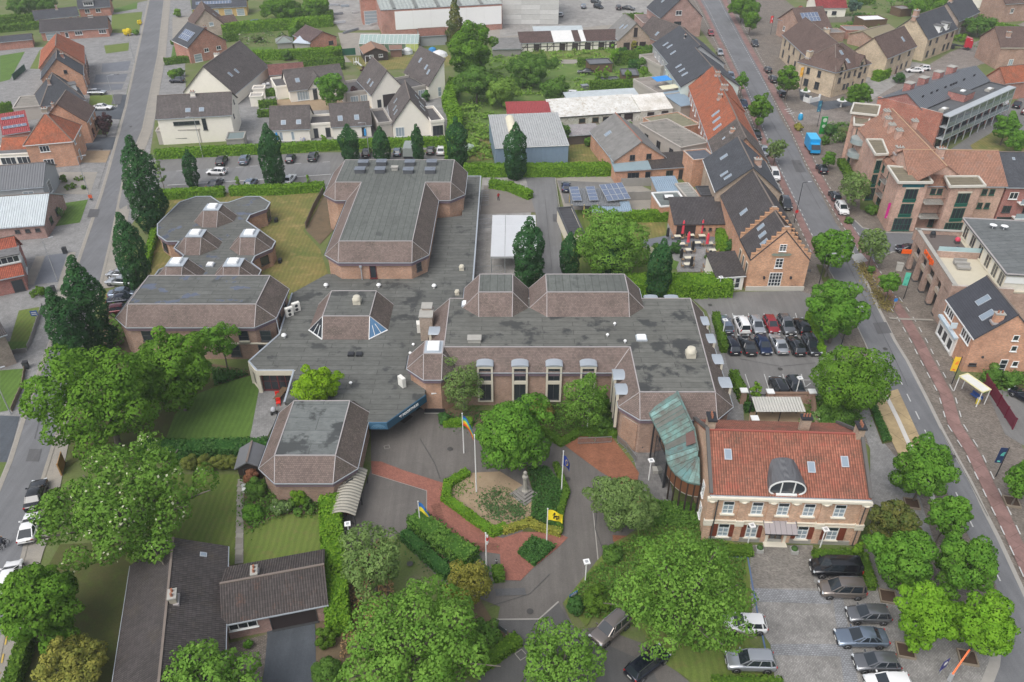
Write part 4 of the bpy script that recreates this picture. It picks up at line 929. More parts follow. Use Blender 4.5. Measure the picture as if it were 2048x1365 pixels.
 for(k,uf,sf,w,h,dd)in dorm:
  p,al,up,n=onslope(k,uf,sf);hz=Vector((up.x,up.y,0)).normalized();an=math.atan2(al.y,al.x)
  d=bpy.data.objects.new('dormer',None);C.objects.link(d);d.parent=t;d.location=p-wloc(t)
  b=MB();b.box(p+hz*dd/2+Vector((0,0,h/2)),(w,dd,h),an);b.build('cheek',f_wht,d)
  b=MB();b.box(p+hz*(dd/2-.1)+Vector((0,0,h+.06)),(w+.35,dd+.5,.16),an);b.build('dormer_roof',r_flat,d)
  window(d,p.x-hz.x*.02,p.y-hz.y*.02,p.z+h*.55,an,w-.25,h*.7,'white',max(2,int(w/.8)),1)
 def put(w,nm='window'):
  sd,uf,zc,ww,hh,st=w[:6];nc=w[6]if len(w)>6 else 2;nr=w[7]if len(w)>7 else 1
  p,an={0:(F(L*uf,0,zc),a),1:(F(L,D*uf,zc),a+math.pi/2),2:(F(L*(1-uf),D,zc),a+math.pi),3:(F(0,D*(1-uf),zc),a-math.pi/2)}[sd]
  window(t,p.x,p.y,zc,an,ww,hh,st,nc,nr,nm)
 for w in wins:put(w)
 for w in door:put(w,'door')
 return t,F
def row(side,z,w,h,st,fr,nc=2,nr=1):return[(side,f,z,w,h,st,nc,nr)for f in fr]
def frame_offset(key,u0,v0,L,D=None):
 t,F,ze,r=H[key];p=F(u0,v0,0);q=F(u0+L,v0,0);return(p.x,p.y),(q.x,q.y)
 # upper left
house('brick_house','brick bungalow with dark roof and white dormer at the top left edge',(157,17),(219,13),3.0,9,3.4,'x',red_brick,r_slate,wins=row(0,1.9,1.6,1.3,'white',(.25,.6)),dorm=[(0,.35,.12,3.2,1.5,2.5)],chim=[(.2,.5,.8,.6,1.0,stack_b)])
house('brick_annex','long low brick annex with dark roof and four small windows beside the dormer bungalow',(71,40),(157,31),2.5,7,2.0,'x',red_brick,r_slate,wins=row(0,1.8,1.3,.7,'white',(.15,.42,.72,.9)),chim=[(.55,.45,.6,.6,1.2,stack_b)])
house('brick_bungalow','wide brick bungalow with weathered dark roof and white garage door',(81,65),(215,56),2.7,8.5,2.6,'x',red_brick,r_dark,wins=row(0,1.7,2.2,1.2,'white',(.55,.91),3),door=[(0,.17,1.2,4.2,2.2,'pale',1,3),(0,.37,1.4,1.0,1.6,'white',1,1)],chim=[(.76,.5,1.3,1.0,.5,plain('worn_chimney',(.2,.16,.13)))])
house('brick_garage','low brick garage with grey roof behind a green fence panel',(-10,86),(63,79),2.4,6,.9,'x',red_brick,r_slate,cat='garage')
tH5,FH5=house('semi_detached_house','brick gable end house with blue black roof joined to the orange roofed one',(83,158),(164,149),5.2,9,4.4,'y',or_brick,r_slate,key='H5',wins=[(0,.3,3.4,1.8,1.2,'white',2,1),(0,.62,6.3,.8,.8,'dark',1,1)]+row(1,4.0,1.2,1.2,'white',(.3,.7))+row(1,1.6,1.4,1.4,'white',(.5,)),chim=[(.62,.5,.7,.6,1.1,red_brick)])
p,q=frame_offset('H5',-.6,9.1,FH5.L+1.2)
house('semi_detached_house','long pink brick house with bright orange hipped roof beside the side street',p,q,5.6,19,5.0,'yh',pink_brick,r_orange,world=True,wins=row(1,4.3,.9,1.3,'dark',(.1,.25,.4,.55,.7,.85),1)+row(1,1.6,.9,1.6,'dark',(.1,.25,.4,.55,.7,.85),1))
house('pyramid_house','brick house under a steep black pyramid roof with white boxed dormer',(82,212),(169,198),3.2,10.5,5.6,'pyr',brown_brick,r_slate,dorm=[(1,.45,.22,2.6,1.6,2.2)],chim=[(.35,.3,.5,.5,1.4,stack_b)])
house('flat_garage','grey flat roofed garage block left of the black pyramid roof',(26,218),(84,213),3.0,9,0,'flat',greige,felt('garage_felt',(.25,.23,.2),.3),cat='garage')
house('brown_roof_house','brick house with brown tiled roof and two small dark gable windows',(80,250),(172,243),5.0,9.5,4.2,'y',or_brick,r_brown,wins=[(0,.42,4.6,.9,.9,'dark',1,1),(0,.72,4.4,.9,.9,'dark',1,1)]+row(1,4.0,1.2,1.2,'white',(.3,.7))+row(1,1.6,1.4,1.6,'red',(.3,.7)),chim=[(.35,.2,.5,.5,.9,stack_b)])
house('orange_roof_house','square brick house with orange pyramid roof and white gutters beside the red van',(49,289),(143,281),5.5,9.5,4.6,'pyr',or_brick,r_orange,gut=f_wht,wins=row(0,4.2,1.9,1.3,'white',(.38,),3)+row(0,1.3,2.0,1.3,'white',(.38,),3)+[(1,.2,4.6,1.1,1.2,'white',2,1),(1,.75,4.6,1.1,1.2,'white',2,1),(1,.3,1.4,1.4,2.0,'white',2,1)],chim=[(.5,.5,1.1,.8,.9,plain('old_stack',(.3,.25,.2)))])
house('red_sheet_extension','long red roofed extension carrying two rows of solar panels',(8,271),(58,263),2.9,12,1.0,'shed',red_brick,r_red_sheet,cat='extension',panels=[(0,.5,.72,.95,1.5,5,1),(0,.5,.30,.95,1.5,5,1)])
house('orange_lean_to','small orange tiled lean-to in front of the solar extension',(4,303),(55,300),2.6,6,1.8,'x',brown_brick,r_orange,cat='lean-to')
house('flat_extension','flat dark roofed extension with wide white windows below the orange roof',(-20,312),(62,308),2.7,5,0,'flat',white_r,r_flat,cat='extension',wins=row(0,1.4,3,1.6,'white',(.4,.8),3))
house('grey_roof_house','white walled house with long ribbed grey roof at the left edge',(-60,385),(84,373),3.6,10.5,2.6,'x',grey_w,corr('ribbed_tiles',(.15,.155,.165),.45,.7,0,.2),wins=[(0,.78,2.3,1.9,1.1,'pale',2,1),(1,.35,2.0,1.9,2.4,'white',3,1)])
house('pale_sheet_house','mauve brick house under a pale blue grey profiled sheet roof',(-60,460),(86,449),2.7,12.5,3.0,'x',mauve_brick,r_pale,wins=row(0,1.7,.8,.6,'dark',(.62,.76,.9),1)+row(1,1.7,1.4,1.3,'dark',(.3,.6),1))
house('red_house','red brick house with red tiled roof and a white glazed dormer at the left edge',(-70,572),(44,548),3.0,11,4.0,'x',deep_brick,r_red,wins=[(1,.55,1.6,2.6,2.2,'white',4,1)],door=[(0,.86,1.1,1.6,2.1,'dark',1,1)],dorm=[(0,.80,.30,3.6,1.6,2.6)])
house('grey_gable_house','grey brown house cut by the left edge beside a grassy front garden',(-60,692),(8,668),5.0,11,3.5,'x',brick('grey_brown_brick',(.28,.22,.19)),r_dark,wins=row(1,3.4,1.0,1.3,'white',(.2,.5,.8))+row(1,1.2,1.0,1.6,'white',(.2,.5,.8)))
# between the left road and the gardens
house('yellow_row','yellow walled row of garages with a dark solar roof at the top edge',(385,18),(492,13),3.0,9,2.2,'x',plain('yellow_render',(.55,.38,.16),.9),r_slate,cat='row house',door=row(0,1.2,2.6,2.2,'pale',(.15,.4,.65,.88),1,4),panels=[(0,.4,.5,1.0,1.6,12,1)])
house('brown_roof_bungalow','bungalow with brown tiled gable roof and a pale garage at its right',(383,56),(450,50),3.0,13,5.0,'y',brick('pale_brick',(.45,.36,.29)),r_brown,wins=[(0,.6,3.6,1.4,1.2,'pale',1,1)],sky=[(1,.3,.5,.8,1)])
house('tiled_garage','garage wing with brown roof and grey roller door',(440,52),(476,47),2.7,8,1.8,'x',brick('pale_brick',(.45,.36,.29)),r_brown,cat='garage',door=[(0,.5,1.2,3.0,2.1,'pale',1,3)])
house('solar_house','red brick gable house with a blue black roof half covered in solar panels',(376,95),(451,81),4.6,10.5,4.2,'y',red_brick,r_slate,gut=f_wht,wins=row(0,2.9,1.4,1.1,'white',(.45,.78)),door=[(0,.2,1.2,2.3,2.2,'pale',1,3)],panels=[(0,.5,.45,1.1,1.7,6,2)],chim=[(.68,.4,.9,.6,1.0,red_brick)])
house('white_gable_house','large white house with long grey roof and tall white chimney',(368,184),(469,187),3.0,24,6.4,'y',white_r,r_mid,chim=[(.42,.45,1.2,.9,1.3,white_r)],sky=[(1,.25,.45,.8,1.2),(1,.4,.42,.8,1.2)])
house('white_shed','small white sheet roofed shed beside the long grey roof',(463,128),(481,128),2.5,4,.8,'shed',white_r,plain('white_sheet',(.68,.68,.68)),cat='shed')
house('modern_white_house','white rendered house with dark brown tiled roof and two roof windows facing the car park',(314,238),(461,230),6.0,12,3.1,'x',white_r,r_mid,sky=[(0,.42,.3,.9,1.0),(0,.60,.3,.9,1.0)],wins=[(0,.38,4.7,5.6,.8,'dark',5,1),(0,.62,4.2,.9,2.6,'dark',1,3),(1,.3,4.5,.9,.9,'dark',1,1),(1,.6,6.6,.9,.9,'dark',1,1)],chim=[(.48,.45,1.0,.8,1.0,white_r)])
house('beige_annex','flat beige annex with a strip window in front of the modern white house',(312,264),(399,260),3.0,4.6,0,'flat',greige,felt('beige_roof',(.36,.33,.29),.2),cat='annex',wins=[(0,.48,1.7,3.4,.8,'dark',4,1)])
house('flat_shed','low grey garden shed with flat greenish roof',(452,281),(487,279),2.3,4.5,0,'flat',plain('grey_boards',(.3,.29,.26)),plain('green_felt',(.16,.20,.20)),cat='shed')
# the white courtyard houses
house('courtyard_house','cream courtyard house with two slim windows behind the hedge, brown roof with two roof windows',(541,260),(618,257),2.9,9.5,3.6,'x',white_r,r_mid,sky=[(0,.35,.3,.9,1.0),(0,.72,.3,.9,1.0)],wins=row(0,1.3,.7,2.0,'pale',(.25,.55),1))
house('courtyard_link','flat roofed cream link with dark doors between two courtyard houses',(619,252),(663,249),3.0,6,0,'flat',white_r,felt('dark_terrace',(.10,.095,.095),.3),cat='house',door=[(0,.25,1.2,1.0,2.2,'dark',1,1),(0,.8,1.2,1.1,2.2,'dark',1,1)],parapet=.5)
house('courtyard_house','cream courtyard house with brown roof partly hidden by a columnar tree',(664,254),(741,249),2.9,9.5,3.6,'x',white_r,r_mid,sky=[(0,.25,.35,.9,1.2),(0,.65,.35,.9,1.2)],wins=row(0,1.3,.8,2.0,'dark',(.4,.8),1))
house('gabled_courtyard_house','cream gabled house with steep grey roof and six roof windows nearest the hedge',(785,248),(861,243),3.3,13.5,5.4,'y',white_r,r_mid,sky=[(0,.75,.3,.7,1.2),(0,.55,.3,.7,1.2),(0,.3,.4,.7,1.2),(1,.3,.35,.8,1.4),(1,.52,.35,.8,1.4),(1,.7,.5,.7,1.0)],wins=[(0,.18,1.3,2.0,2.2,'pale',3,1),(0,.62,1.3,1.2,1.8,'blank',1,1)])
house('flat_wing','flat roofed wing with tall windows right of the gabled cream house',(862,247),(888,244),3.3,10,0,'flat',white_r,felt('dark_terrace',(.10,.095,.095),.3),parapet=.6,wins=[(0,.5,1.5,2.4,2.2,'dark',3,1)])
house('flat_wing','flat roofed wing left of the gabled cream house',(757,251),(784,248),3.0,10,0,'flat',greige,felt('dark_terrace',(.10,.095,.095),.3),parapet=.6)
house('courtyard_house','cream house with brown roof and a white framed glazed gable behind a bright tree',(579,182),(690,169),3.0,11,3.6,'x',white_r,r_mid,sky=[(0,.2,.45,.9,1.2),(0,.85,.5,.9,1.0)],wins=[(0,.24,1.4,3.4,2.3,'pale',5,1)],key='C3')
t,F,ze,r=H['C3'];p,q=frame_offset('C3',F.L*.33,-.3,5.2)
house('glazed_gable','white framed glazed gable projecting from the brown courtyard roof',p,q,2.9,6,3.0,'y',white_r,r_mid,world=True,cat='gable',gut=None,ridge=False,wins=[(0,.3,1.6,1.1,2.8,'dark',1,2),(0,.5,4.2,2.2,1.2,'pale',2,1)])
house('white_box_wing','plain white flat roofed box left of the glazed gable',(552,177),(577,174),2.9,8,0,'flat',white_r,felt('dark_terrace',(.10,.095,.095),.3),parapet=.5)
house('gabled_courtyard_house','cream gabled house with steep grey roof at the back of the yellow gravel court',(743,189),(811,180),3.8,13,5.2,'y',white_r,r_mid,sky=[(0,.75,.3,.7,1.2),(0,.55,.3,.7,1.2),(1,.35,.35,.8,1.4),(1,.55,.35,.8,1.4),(1,.75,.5,.7,1.0)],wins=[(0,.5,1.8,3.2,3.0,'blank',1,1),(0,.2,1.2,1.0,2.0,'dark',1,1),(0,.85,1.2,1.0,2.0,'dark',1,1)])
for(a_,b_,lab)in(((693,190),(742,183),'flat roofed grey beige wing left of the rear gabled house'),((811,182),(856,173),'flat roofed grey beige wing right of the rear gabled house')):
 house('flat_wing',lab,a_,b_,3.0,9.5,0,'flat',greige,felt('dark_terrace',(.10,.095,.095),.3),parapet=.6,wins=row(0,1.3,2.0,2.2,'pale',(.3,.7),3))
house('half_gable_house','cream half gable house with one steep grey slope at the courtyard end',(857,172),(890,166),3.6,14,5.6,'shedl',white_r,r_mid,sky=[(0,.75,.4,.7,1.2),(0,.6,.5,.7,1.2),(0,.3,.6,.7,1.2)],wins=[(0,.65,1.6,1.0,2.4,'pale',1,2)])
house('rust_roof_garage','garage with weathered red brown tiled roof behind the white cluster',(540,151),(607,146),2.5,8,1.6,'x',brown_brick,tiles('rust_tiles',(.21,.095,.08),.26,.34),cat='garage')
for(a_,b_,zz,lab)in(((499,195),(524,194),2.4,'low white garden wall box nearest the big white house'),((505,180),(528,179),2.4,'second low white garden store among small hedges')):
 house('garden_store',lab,a_,b_,zz,3,0,'flat',white_r,plain('store_roof',(.35,.33,.3)),cat='shed')
house('orange_workshop','orange brick workshop with dark ridge roof beside the builders yard',(620,84),(672,74),3.0,10,2.2,'y',brick('bright_orange_brick',(.55,.19,.11)),tiles('half_rust_tiles',(.13,.09,.085),.26,.34),wins=[(0,.78,1.6,1.6,1.1,'dark',3,1)],cat='workshop')
house('metal_shed','grey metal roofed shed overgrown by a clipped hedge beside the orange workshop',(588,86),(619,88),2.5,8,1.2,'shed',plain('grey_boards',(.3,.29,.26)),plain('pale_metal',(.45,.50,.56)),cat='shed')
house('summer_house','small grey summer house with hipped roof on the round lawn',(554,86),(584,84),2.0,5,1.2,'pyr',plain('grey_boards',(.3,.29,.26)),plain('grey_green_felt',(.20,.23,.21)),cat='shed')
house('chalet','dark timber garden chalet with brown felt roof',(728,108),(775,104),2.4,7,1.4,'y',plain('black_timber',(.05,.04,.035)),plain('brown_felt',(.25,.15,.10)),cat='chalet',wins=row(0,1.5,1.2,.8,'white',(.3,.7)))
house('rusty_barn','low grey barn with a rusty roof behind the greenhouse',(841,73),(893,70),3.0,8,1.2,'x',plain('grey_sheet',(.30,.31,.31)),tiles('rust_tiles2',(.23,.11,.08),.3,.34),cat='barn')
house('play_hut','brown slatted play hut with white frame on the dry lawn',(781,100),(803,99),2.2,3,.3,'shed',plain('brown_slats',(.2,.12,.09)),plain('brown_slats',(.2,.12,.09)),cat='shed')
# top: factory, yard, half timbered row
house('factory','long brick factory with a huge blank white panel and grey ribbed roof',(761,21),(1004,8),8.0,40,3.0,'shed',brick('factory_brick',(.40,.155,.11)),corr('factory_roof',(.36,.39,.37),1.2,.7,0,.5),cat='factory',key='FAC',ov=.1)
t,F,ze,r=H['FAC']
b=MB()
for i in range(6):
 u=F.L*(.11+.885*(i+.5)/6);b=MB();b.box(F(u,-.06,4.6),(F.L*.885/6-.03,.12,5.6),F.ang);b.build('white_panel',plain('white_panel',(.80,.80,.79),.6,0,.03),t)
b=MB()
for u in(.11,.29,.47,.65,.83):b.bar(F(F.L*u,0,8.35),F(F.L*u,38,11.2),1.0,.1)
b.build('roof_light_strip',plain('dark_strip',(.17,.18,.17)),t)
house('brick_tower','brick gatehouse block with a grey roller door left of the factory',(721,0),(764,-2),8.0,10,0,'flat',red_brick,r_flat,cat='factory',door=[(0,.42,2.2,4.6,4.4,'pale',1,4)])
house('concrete_hall','tall pale concrete panel hall right of the white factory panel',(1005,-30),(1119,-30),12.5,22,0,'flat',plain('pale_concrete',(.52,.52,.50),.9,0,.08),r_flat,cat='hall',key='HALL',ang=0.0)
t,F,ze,r=H['HALL']
for j in range(8):
 for i in range(3):
  b=MB();b.box(F(F.L*(i+.5)/3,-.06,.85+j*1.55),(F.L/3-.05,.12,1.5),F.ang);b.build('concrete_panel',plain('panel_%d'%((i+j)%3),((.50,.50,.48),(.55,.55,.53),(.47,.47,.45))[(i+j)%3],.9,0,.14),t)
house('half_timbered_row','long low half timbered stable row with brown roof and one white bay',(1042,87),(1238,81),2.6,6,1.6,'shed',white_r,tiles('stable_tiles',(.115,.075,.065),.3,.36),cat='stable',key='HT')
t,F,ze,r=H['HT']
b=MB()
for i in range(16):
 u=F.L*i/15;b.box(F(u,-.03,1.3),(.28,.1,2.6),F.ang)
 if i<15 and i%2==0:b.bar(F(u,-.03,.2),F(u+F.L/15,-.03,2.4),.18,.1)
b.bar(F(0,-.03,1.4),F(F.L,-.03,1.4),.1,.22);b.build('timber_frame',plain('black_beam',(.05,.045,.04)),t)
for u in(.16,.42,.55,.68,.82,.93):window(t,*F(F.L*u,-.02,1.2)[:2],1.2,F.ang,1.8,2.0,'blank',1,1,'stable_door')
b=MB();b.slab([F(F.L*.33,-.5,2.75),F(F.L*.54,-.5,2.75),F(F.L*.54,6.2,4.5),F(F.L*.33,6.2,4.5)],.08);b.slab([F(F.L*.61,-.5,2.75),F(F.L*.66,-.5,2.75),F(F.L*.66,6.2,4.5),F(F.L*.61,6.2,4.5)],.08);b.build('white_roof_bay',plain('white_sheet',(.62,.62,.60)),t)
house('old_shed','old grey sheet roofed shed left of the half timbered row',(986,99),(1042,98),2.2,9,.8,'shed',plain('grey_boards2',(.26,.25,.23)),r_grey,cat='shed')
house('sheet_shed','low shed with pale blue sheet roof behind the half timbered row',(1070,66),(1166,64),2.4,5,.5,'shed',greige,r_pale,cat='shed')
house('arched_coach_house','brick coach house with arched openings under a grey gable roof',(1238,80),(1302,77),3.2,12,4.6,'y',brick('coach_brick',(.42,.30,.22)),r_grey,cat='coach house',sky=[(0,.7,.6,.8,1.4),(0,.5,.5,.8,1.4)],wins=[(0,.5,5.2,1.2,2.6,'blank',1,1),(0,.25,1.2,2.0,2.2,'blank',1,1),(0,.5,1.2,2.0,2.2,'blank',1,1),(0,.75,1.2,2.0,2.2,'blank',1,1)])
house('tall_brick_house','tall mauve brick gable house with blue black roof at the top of the main street',(1322,36),(1404,33),6.2,15,6.2,'y',mauve_brick,r_slate,wins=[(0,.42,7.5,2.0,1.4,'white',2,1),(0,.42,4.2,2.4,1.4,'dark',4,1),(0,.08,1.2,1.0,2.1,'pale',1,1),(0,.4,1.2,1.0,1.2,'pale',1,1)],sky=[(0,.4,.5,.8,1.4)])
house('brick_annex','mauve brick annex stepping down left of the tall gable house',(1287,48),(1321,47),3.2,12,0,'flat',mauve_brick,felt('annex_roof',(.19,.15,.14),.3),cat='annex')
house('dark_roof_cottage','low cottage with weathered dark brown roof between the tall brick house and the slate terrace',(1338,90),(1392,82),3.4,16,4.2,'y',mauve_brick,tiles('old_brown_tiles',(.12,.10,.092),.26,.36),sky=[(0,.5,.3,.8,1.2)])
# the terrace along the street
house('slate_terrace_house','far slate roofed terrace house with three roof windows and black vents',(42.0,214.5),(56.4,215.6),5.8,21,4.8,'y',grey_w,r_slate,world=True,sky=[(0,.3,.3,.8,1.5),(0,.45,.35,.8,1.5),(0,.7,.3,.8,1.5)],chim=[(.42,.5,.4,.4,.9,d_met)],wins=row(3,4,1.2,1.4,'white',(.2,.4,.6,.8))+row(1,4,1.2,1.4,'white',(.2,.4,.6,.8)))
house('slate_terrace_house','slate roofed terrace house with a pale green blank gable wall facing the orange roofs',(41.7,196.6),(56.0,197.3),5.6,17.8,4.4,'y',plain('pale_green_render',(.55,.62,.58),.9,0,.08),r_slate,world=True,sky=[(0,.3,.3,.8,1.5),(0,.5,.3,.8,1.5),(0,.68,.3,.8,1.5)],wins=row(1,4,1.2,1.4,'white',(.2,.4,.6,.8))+row(3,4,1.2,1.4,'white',(.2,.5,.8)))
house('orange_terrace_house','upper orange tiled terrace house next to the pale green gable',(42.4,178.3),(52.6,177.6),5.8,18.6,4.6,'y',red_brick,r_orange,world=True,wins=row(3,4,1.1,1.4,'white',(.2,.4,.6,.8))+row(1,4,1.1,1.4,'white',(.2,.4,.6,.8)),chim=[(.5,.05,1.4,.8,1.0,stack_b),(.5,.6,1.0,.7,.9,stack_b)])
house('orange_terrace_house','lower orange tiled terrace house with two grey roof windows',(41.0,158.9),(50.8,158.2),5.8,19.4,4.6,'y',red_brick,r_orange,world=True,sky=[(0,.45,.5,.9,1.8),(0,.62,.45,.9,1.8),(0,.8,.4,.9,1.8)],wins=row(3,4,1.1,1.4,'white',(.2,.4,.6,.8))+row(1,4,1.1,1.4,'white',(.2,.4,.6,.8)),chim=[(.38,.85,.8,.8,1.2,stack_b)])
house('brick_gable_house','grey brown tiled terrace house with plain orange brick gable below the orange roofs',(40.1,148.2),(49.8,147.6),6.2,10.4,4.5,'y',or_brick,tiles('two_tone_tiles',(.13,.11,.10),.28,.4,moss=.3),world=True,chim=[(.36,.6,.8,.7,.8,or_brick)],sky=[(0,.4,.45,.5,.5)])
house('stone_gable_house','slate roofed house with a rubble stone gable above the pub roofs',(36.8,133.1),(48.2,132.5),6.4,14.6,4.6,'y',stone_wall,r_slate,world=True,gut=f_wht,sky=[(0,.72,.35,.7,1.4),(0,.85,.4,.7,1.4),(0,.3,.5,.9,1.4)],chim=[(.66,.3,1.2,.9,1.3,stack_b)])
house('pub_rear_house','dark tiled rear range of the stepped gable pub with one roof window',(37.5,116.4),(46.9,116.2),5.6,16.6,4.8,'y',or_brick,r_dark,world=True,gut=None,cat='pub',sky=[(0,.62,.35,.9,1.3)])
pub,FP=house('stepped_gable_pub','orange brick pub with stepped gables, dark tiled roof and white round arched doors',(37.3,109.3),(46.5,109.3),5.4,7.0,5.0,'y',brick('pub_brick',(.62,.31,.155)),r_dark,world=True,cat='pub',gut=d_met,sky=[(0,.2,.55,.8,1.2),(0,.5,.5,.8,1.2),(0,.8,.45,.8,1.2),(1,.2,.4,.8,1.2),(1,.5,.4,.8,1.2),(1,.8,.4,.8,1.2)],wins=[(0,.5,7.6,1.1,1.2,'white',2,3),(0,.49,4.9,1.2,1.7,'white',2,3),(3,.2,3.2,1.1,2.2,'cream',1,1),(3,.5,3.2,1.1,2.2,'cream',1,1),(3,.8,3.2,1.1,2.2,'cream',1,1)],door=[(0,.48,1.7,2.0,3.0,'white',4,5)],ov=.05)
pb=brick('pub_brick',(.62,.31,.155))
for v0 in(.02,7.0):
 n=7;b=MB()
 for sgn in(-1,1):
  for i in range(n):
   x0,x1=4.6*(1-i/n),4.6*(1-(i+1)/n);zt=5.4+5.0*(i+1)/n+.35
   c=4.6+sgn*(x0+x1)/2;b.box(FP(c,v0+.17,(zt+5.2)/2),(abs(x0-x1),.36,zt-5.2))
 b.box(FP(4.6,v0+.17,10.6),(.8,.40,1.1));g=b.build('stepped_gable',pb,pub)
 for sgn in(-1,1):
  for i in range(n):
   x0,x1=4.6*(1-i/n),4.6*(1-(i+1)/n);zt=5.4+5.0*(i+1)/n+.40
   b=MB();b.box(FP(4.6+sgn*(x0+x1)/2,v0+.17,zt),(abs(x0-x1)+.08,.46,.12));b.build('coping_stone',plain('coping',(.42,.235,.13),.9),g)
b=MB();b.box((41.9,109.05,.4),(9.3,.2,.8));b.build('plinth',plain('pale_plinth',(.48,.46,.41)),pub)
b=MB();pts=[(-1.6,0),(-1.3,.25),(-.7,.2),(0,.32),(.7,.2),(1.3,.25),(1.6,0),(1.3,-.22),(0,-.3),(-1.3,-.22)]
m_or=plain('pub_ornament',(.22,.25,.20));b.add([(41.8+x,108.98,6.55+z)for x,z in pts],[tuple(range(len(pts)-1,-1,-1))]);b.build('name_scroll',m_or,pub)
for x in(39.8,44.0):
 b=MB();b.box((x,108.85,2.5),(.25,.35,.4));b.build('wall_lantern',d_met,pub)
b=MB();b.box((46.75,109.6,3.4),(.9,.12,.4));b.build('hanging_sign',f_drk,pub)
house('pub_annex','low dark tiled annex of the pub with open front onto the terrace',(1351,449),(1449,441),2.6,6.5,1.9,'shed',or_brick,r_dark,cat='annex',gut=None,wins=[(0,.22,1.25,3.4,2.2,'blank',2,1)]+row(0,1.6,.5,.5,'dark',(.58,.7,.83),1),ang=0.02)
house('brick_link','brick link wing with black flat roof edge behind the pub annex',(1403,393),(1470,391),4.0,4,0,'flat',or_brick,felt('black_roof',(.06,.06,.065),.3),cat='annex',edge=f_drk,wins=[(0,.8,2.9,1.3,.7,'blank',1,1)])
house('green_flat_annex','grey green flat roofed annex with a square dome light',(1321,415),(1375,412),3.0,6,0,'flat',or_brick,felt('green_grey_felt',(.15,.17,.165),.2),cat='annex',edge=f_wht,key='GFA')
t,F,ze,r=H['GFA'];b=MB();b.box(F(F.L*.5,3.4,3.25),(2.0,1.5,.4));f=b.build('skylight',f_drk,t);b=MB();b.box(F(F.L*.5,3.4,3.5),(1.6,1.2,.12));b.build('dome',d_wht,f)
house('veranda','white framed glazed veranda with black tiled roof at the pub corner',(1434,556),(1489,552),2.6,5.2,1.4,'shed',white_r,r_pan,cat='veranda',wins=row(0,1.4,.85,1.9,'white',(.12,.34,.56,.78),1,2),gut=f_wht,ov=.2)
house('blue_roof_store','store with blue ribbed roof and rubble wall behind the pub',(1318,388),(1362,386),2.6,5.5,.8,'shed',stone_wall,r_blue_sheet,cat='store')
house('grey_store','grey flat roofed store with round vent between the pub annexes',(1376,400),(1402,398),3.2,7,0,'flat',greige,felt('pale_felt',(.26,.26,.24),.2),cat='store')
# yards left of the terrace
house('brick_barn','brick barn with patched grey sheet gable roof and two dark windows',(1229,322),(1329,314),4.0,17,3.6,'y',or_brick,r_grey,cat='barn',ridge=plain('orange_ridge',(.32,.14,.09)),wins=row(0,4.4,1.1,1.1,'dark',(.35,.68),2),sky=[(0,.35,.4,1.2,1.4)])
house('blue_lean_to','brick lean-to with smooth blue grey roof below the barn',(1231,342),(1304,338),2.7,4.4,1.2,'shed',or_brick,plain('blue_grey_roof',(.21,.28,.31),.5,0,.12),cat='lean-to',wins=[(0,.5,1.5,2.4,1.2,'dark',3,1)],door=[(0,.9,1.1,1.1,2.1,'dark',1,1)],gut=zinc)
house('black_lean_to','brick lean-to with black tiled roof right of the blue grey one',(1305,338),(1383,333),2.7,4.4,1.2,'shed',or_brick,r_pan,cat='lean-to',wins=[(0,.45,1.5,1.5,1.2,'dark',2,1)],door=[(0,.75,1.1,1.0,2.1,'dark',1,1)])
house('brick_rear_wing','tall orange brick rear wing with blue black flat roof',(1387,322),(1432,318),5.6,5,0,'flat',or_brick,felt('slate_felt',(.10,.11,.13),.2),cat='rear wing')
house('concrete_rear_wing','large flat concrete roofed rear wing behind the orange terrace',(1362,297),(1420,286),4.2,16,0,'flat',greige,felt('concrete_deck',(.24,.225,.20),.5),cat='rear wing',wins=row(3,2.2,1.4,1.6,'dark',(.2,.5,.8)))
house('mossy_rear_wing','mossy flat roofed rear wing with pale strip windows',(1330,262),(1400,250),3.4,9,0,'flat',or_brick,felt('mossy_deck',(.22,.21,.14),.3),cat='rear wing',wins=row(3,1.8,1.2,1.6,'white',(.2,.5,.8)))
house('roof_terrace','grey roof terrace with a blue awning behind the slate terrace',(1322,196),(1366,190),3.2,14,0,'flat',greige,felt('terrace_deck',(.30,.27,.24),.3),cat='rear wing',parapet=.8,key='RT')
t,F,ze,r=H['RT'];b=MB();b.slab([F(F.L*.3,5.5,5.4),F(F.L*1.0,5.5,5.4),F(F.L*1.0,8.5,5.7),F(F.L*.3,8.5,5.7)],.06);b.build('awning',paint('blue_awning',(.03,.24,.62),.5),t)
b=MB();b.slab([F(F.L*.2,1.5,4.6),F(F.L*.95,1.5,4.6),F(F.L*.95,3.6,4.9),F(F.L*.2,3.6,4.9)],.06);b.build('awning',plain('cream_canvas',(.60,.58,.42)),t)
house('roof_terrace','grey walled roof deck above the long clipped hedges',(1322,138),(1354,134),3.0,12,0,'flat',greige,felt('terrace_deck',(.30,.27,.24),.3),cat='rear wing',parapet=.8)
house('blue_barn','blue sheet metal barn with pale grey corrugated roof beside a columnar tree',(991,297),(1137,291),4.3,15.5,1.6,'shed',blue_w,corr('pale_corrugated',(.36,.37,.37),.5,.7,0,.35),cat='barn',gut=f_wht,key='BB',ov=.15)
t,F,ze,r=H['BB'];b=MB();P=[(.6*math.cos(math.pi*k/8)*1.6,.85*math.sin(math.pi*k/8))for k in range(9)]
A=[F(4.4+x,5.5,5.0+z)for x,z in P];Bq=[F(4.4+x,13.5,5.8+z)for x,z in P];b.add(A+Bq,[(i,i+1,10+i,9+i)for i in range(8)]+[tuple(range(8,-1,-1))],True);b.build('barrel_rooflight',plain('cream_grp',(.58,.54,.42),.6),t)
house('red_roof_shed','shed with flat dark red sheet roof behind the blue barn',(1018,239),(1102,237),3.0,9,.9,'shed',brown_brick,r_red_sheet,cat='shed')
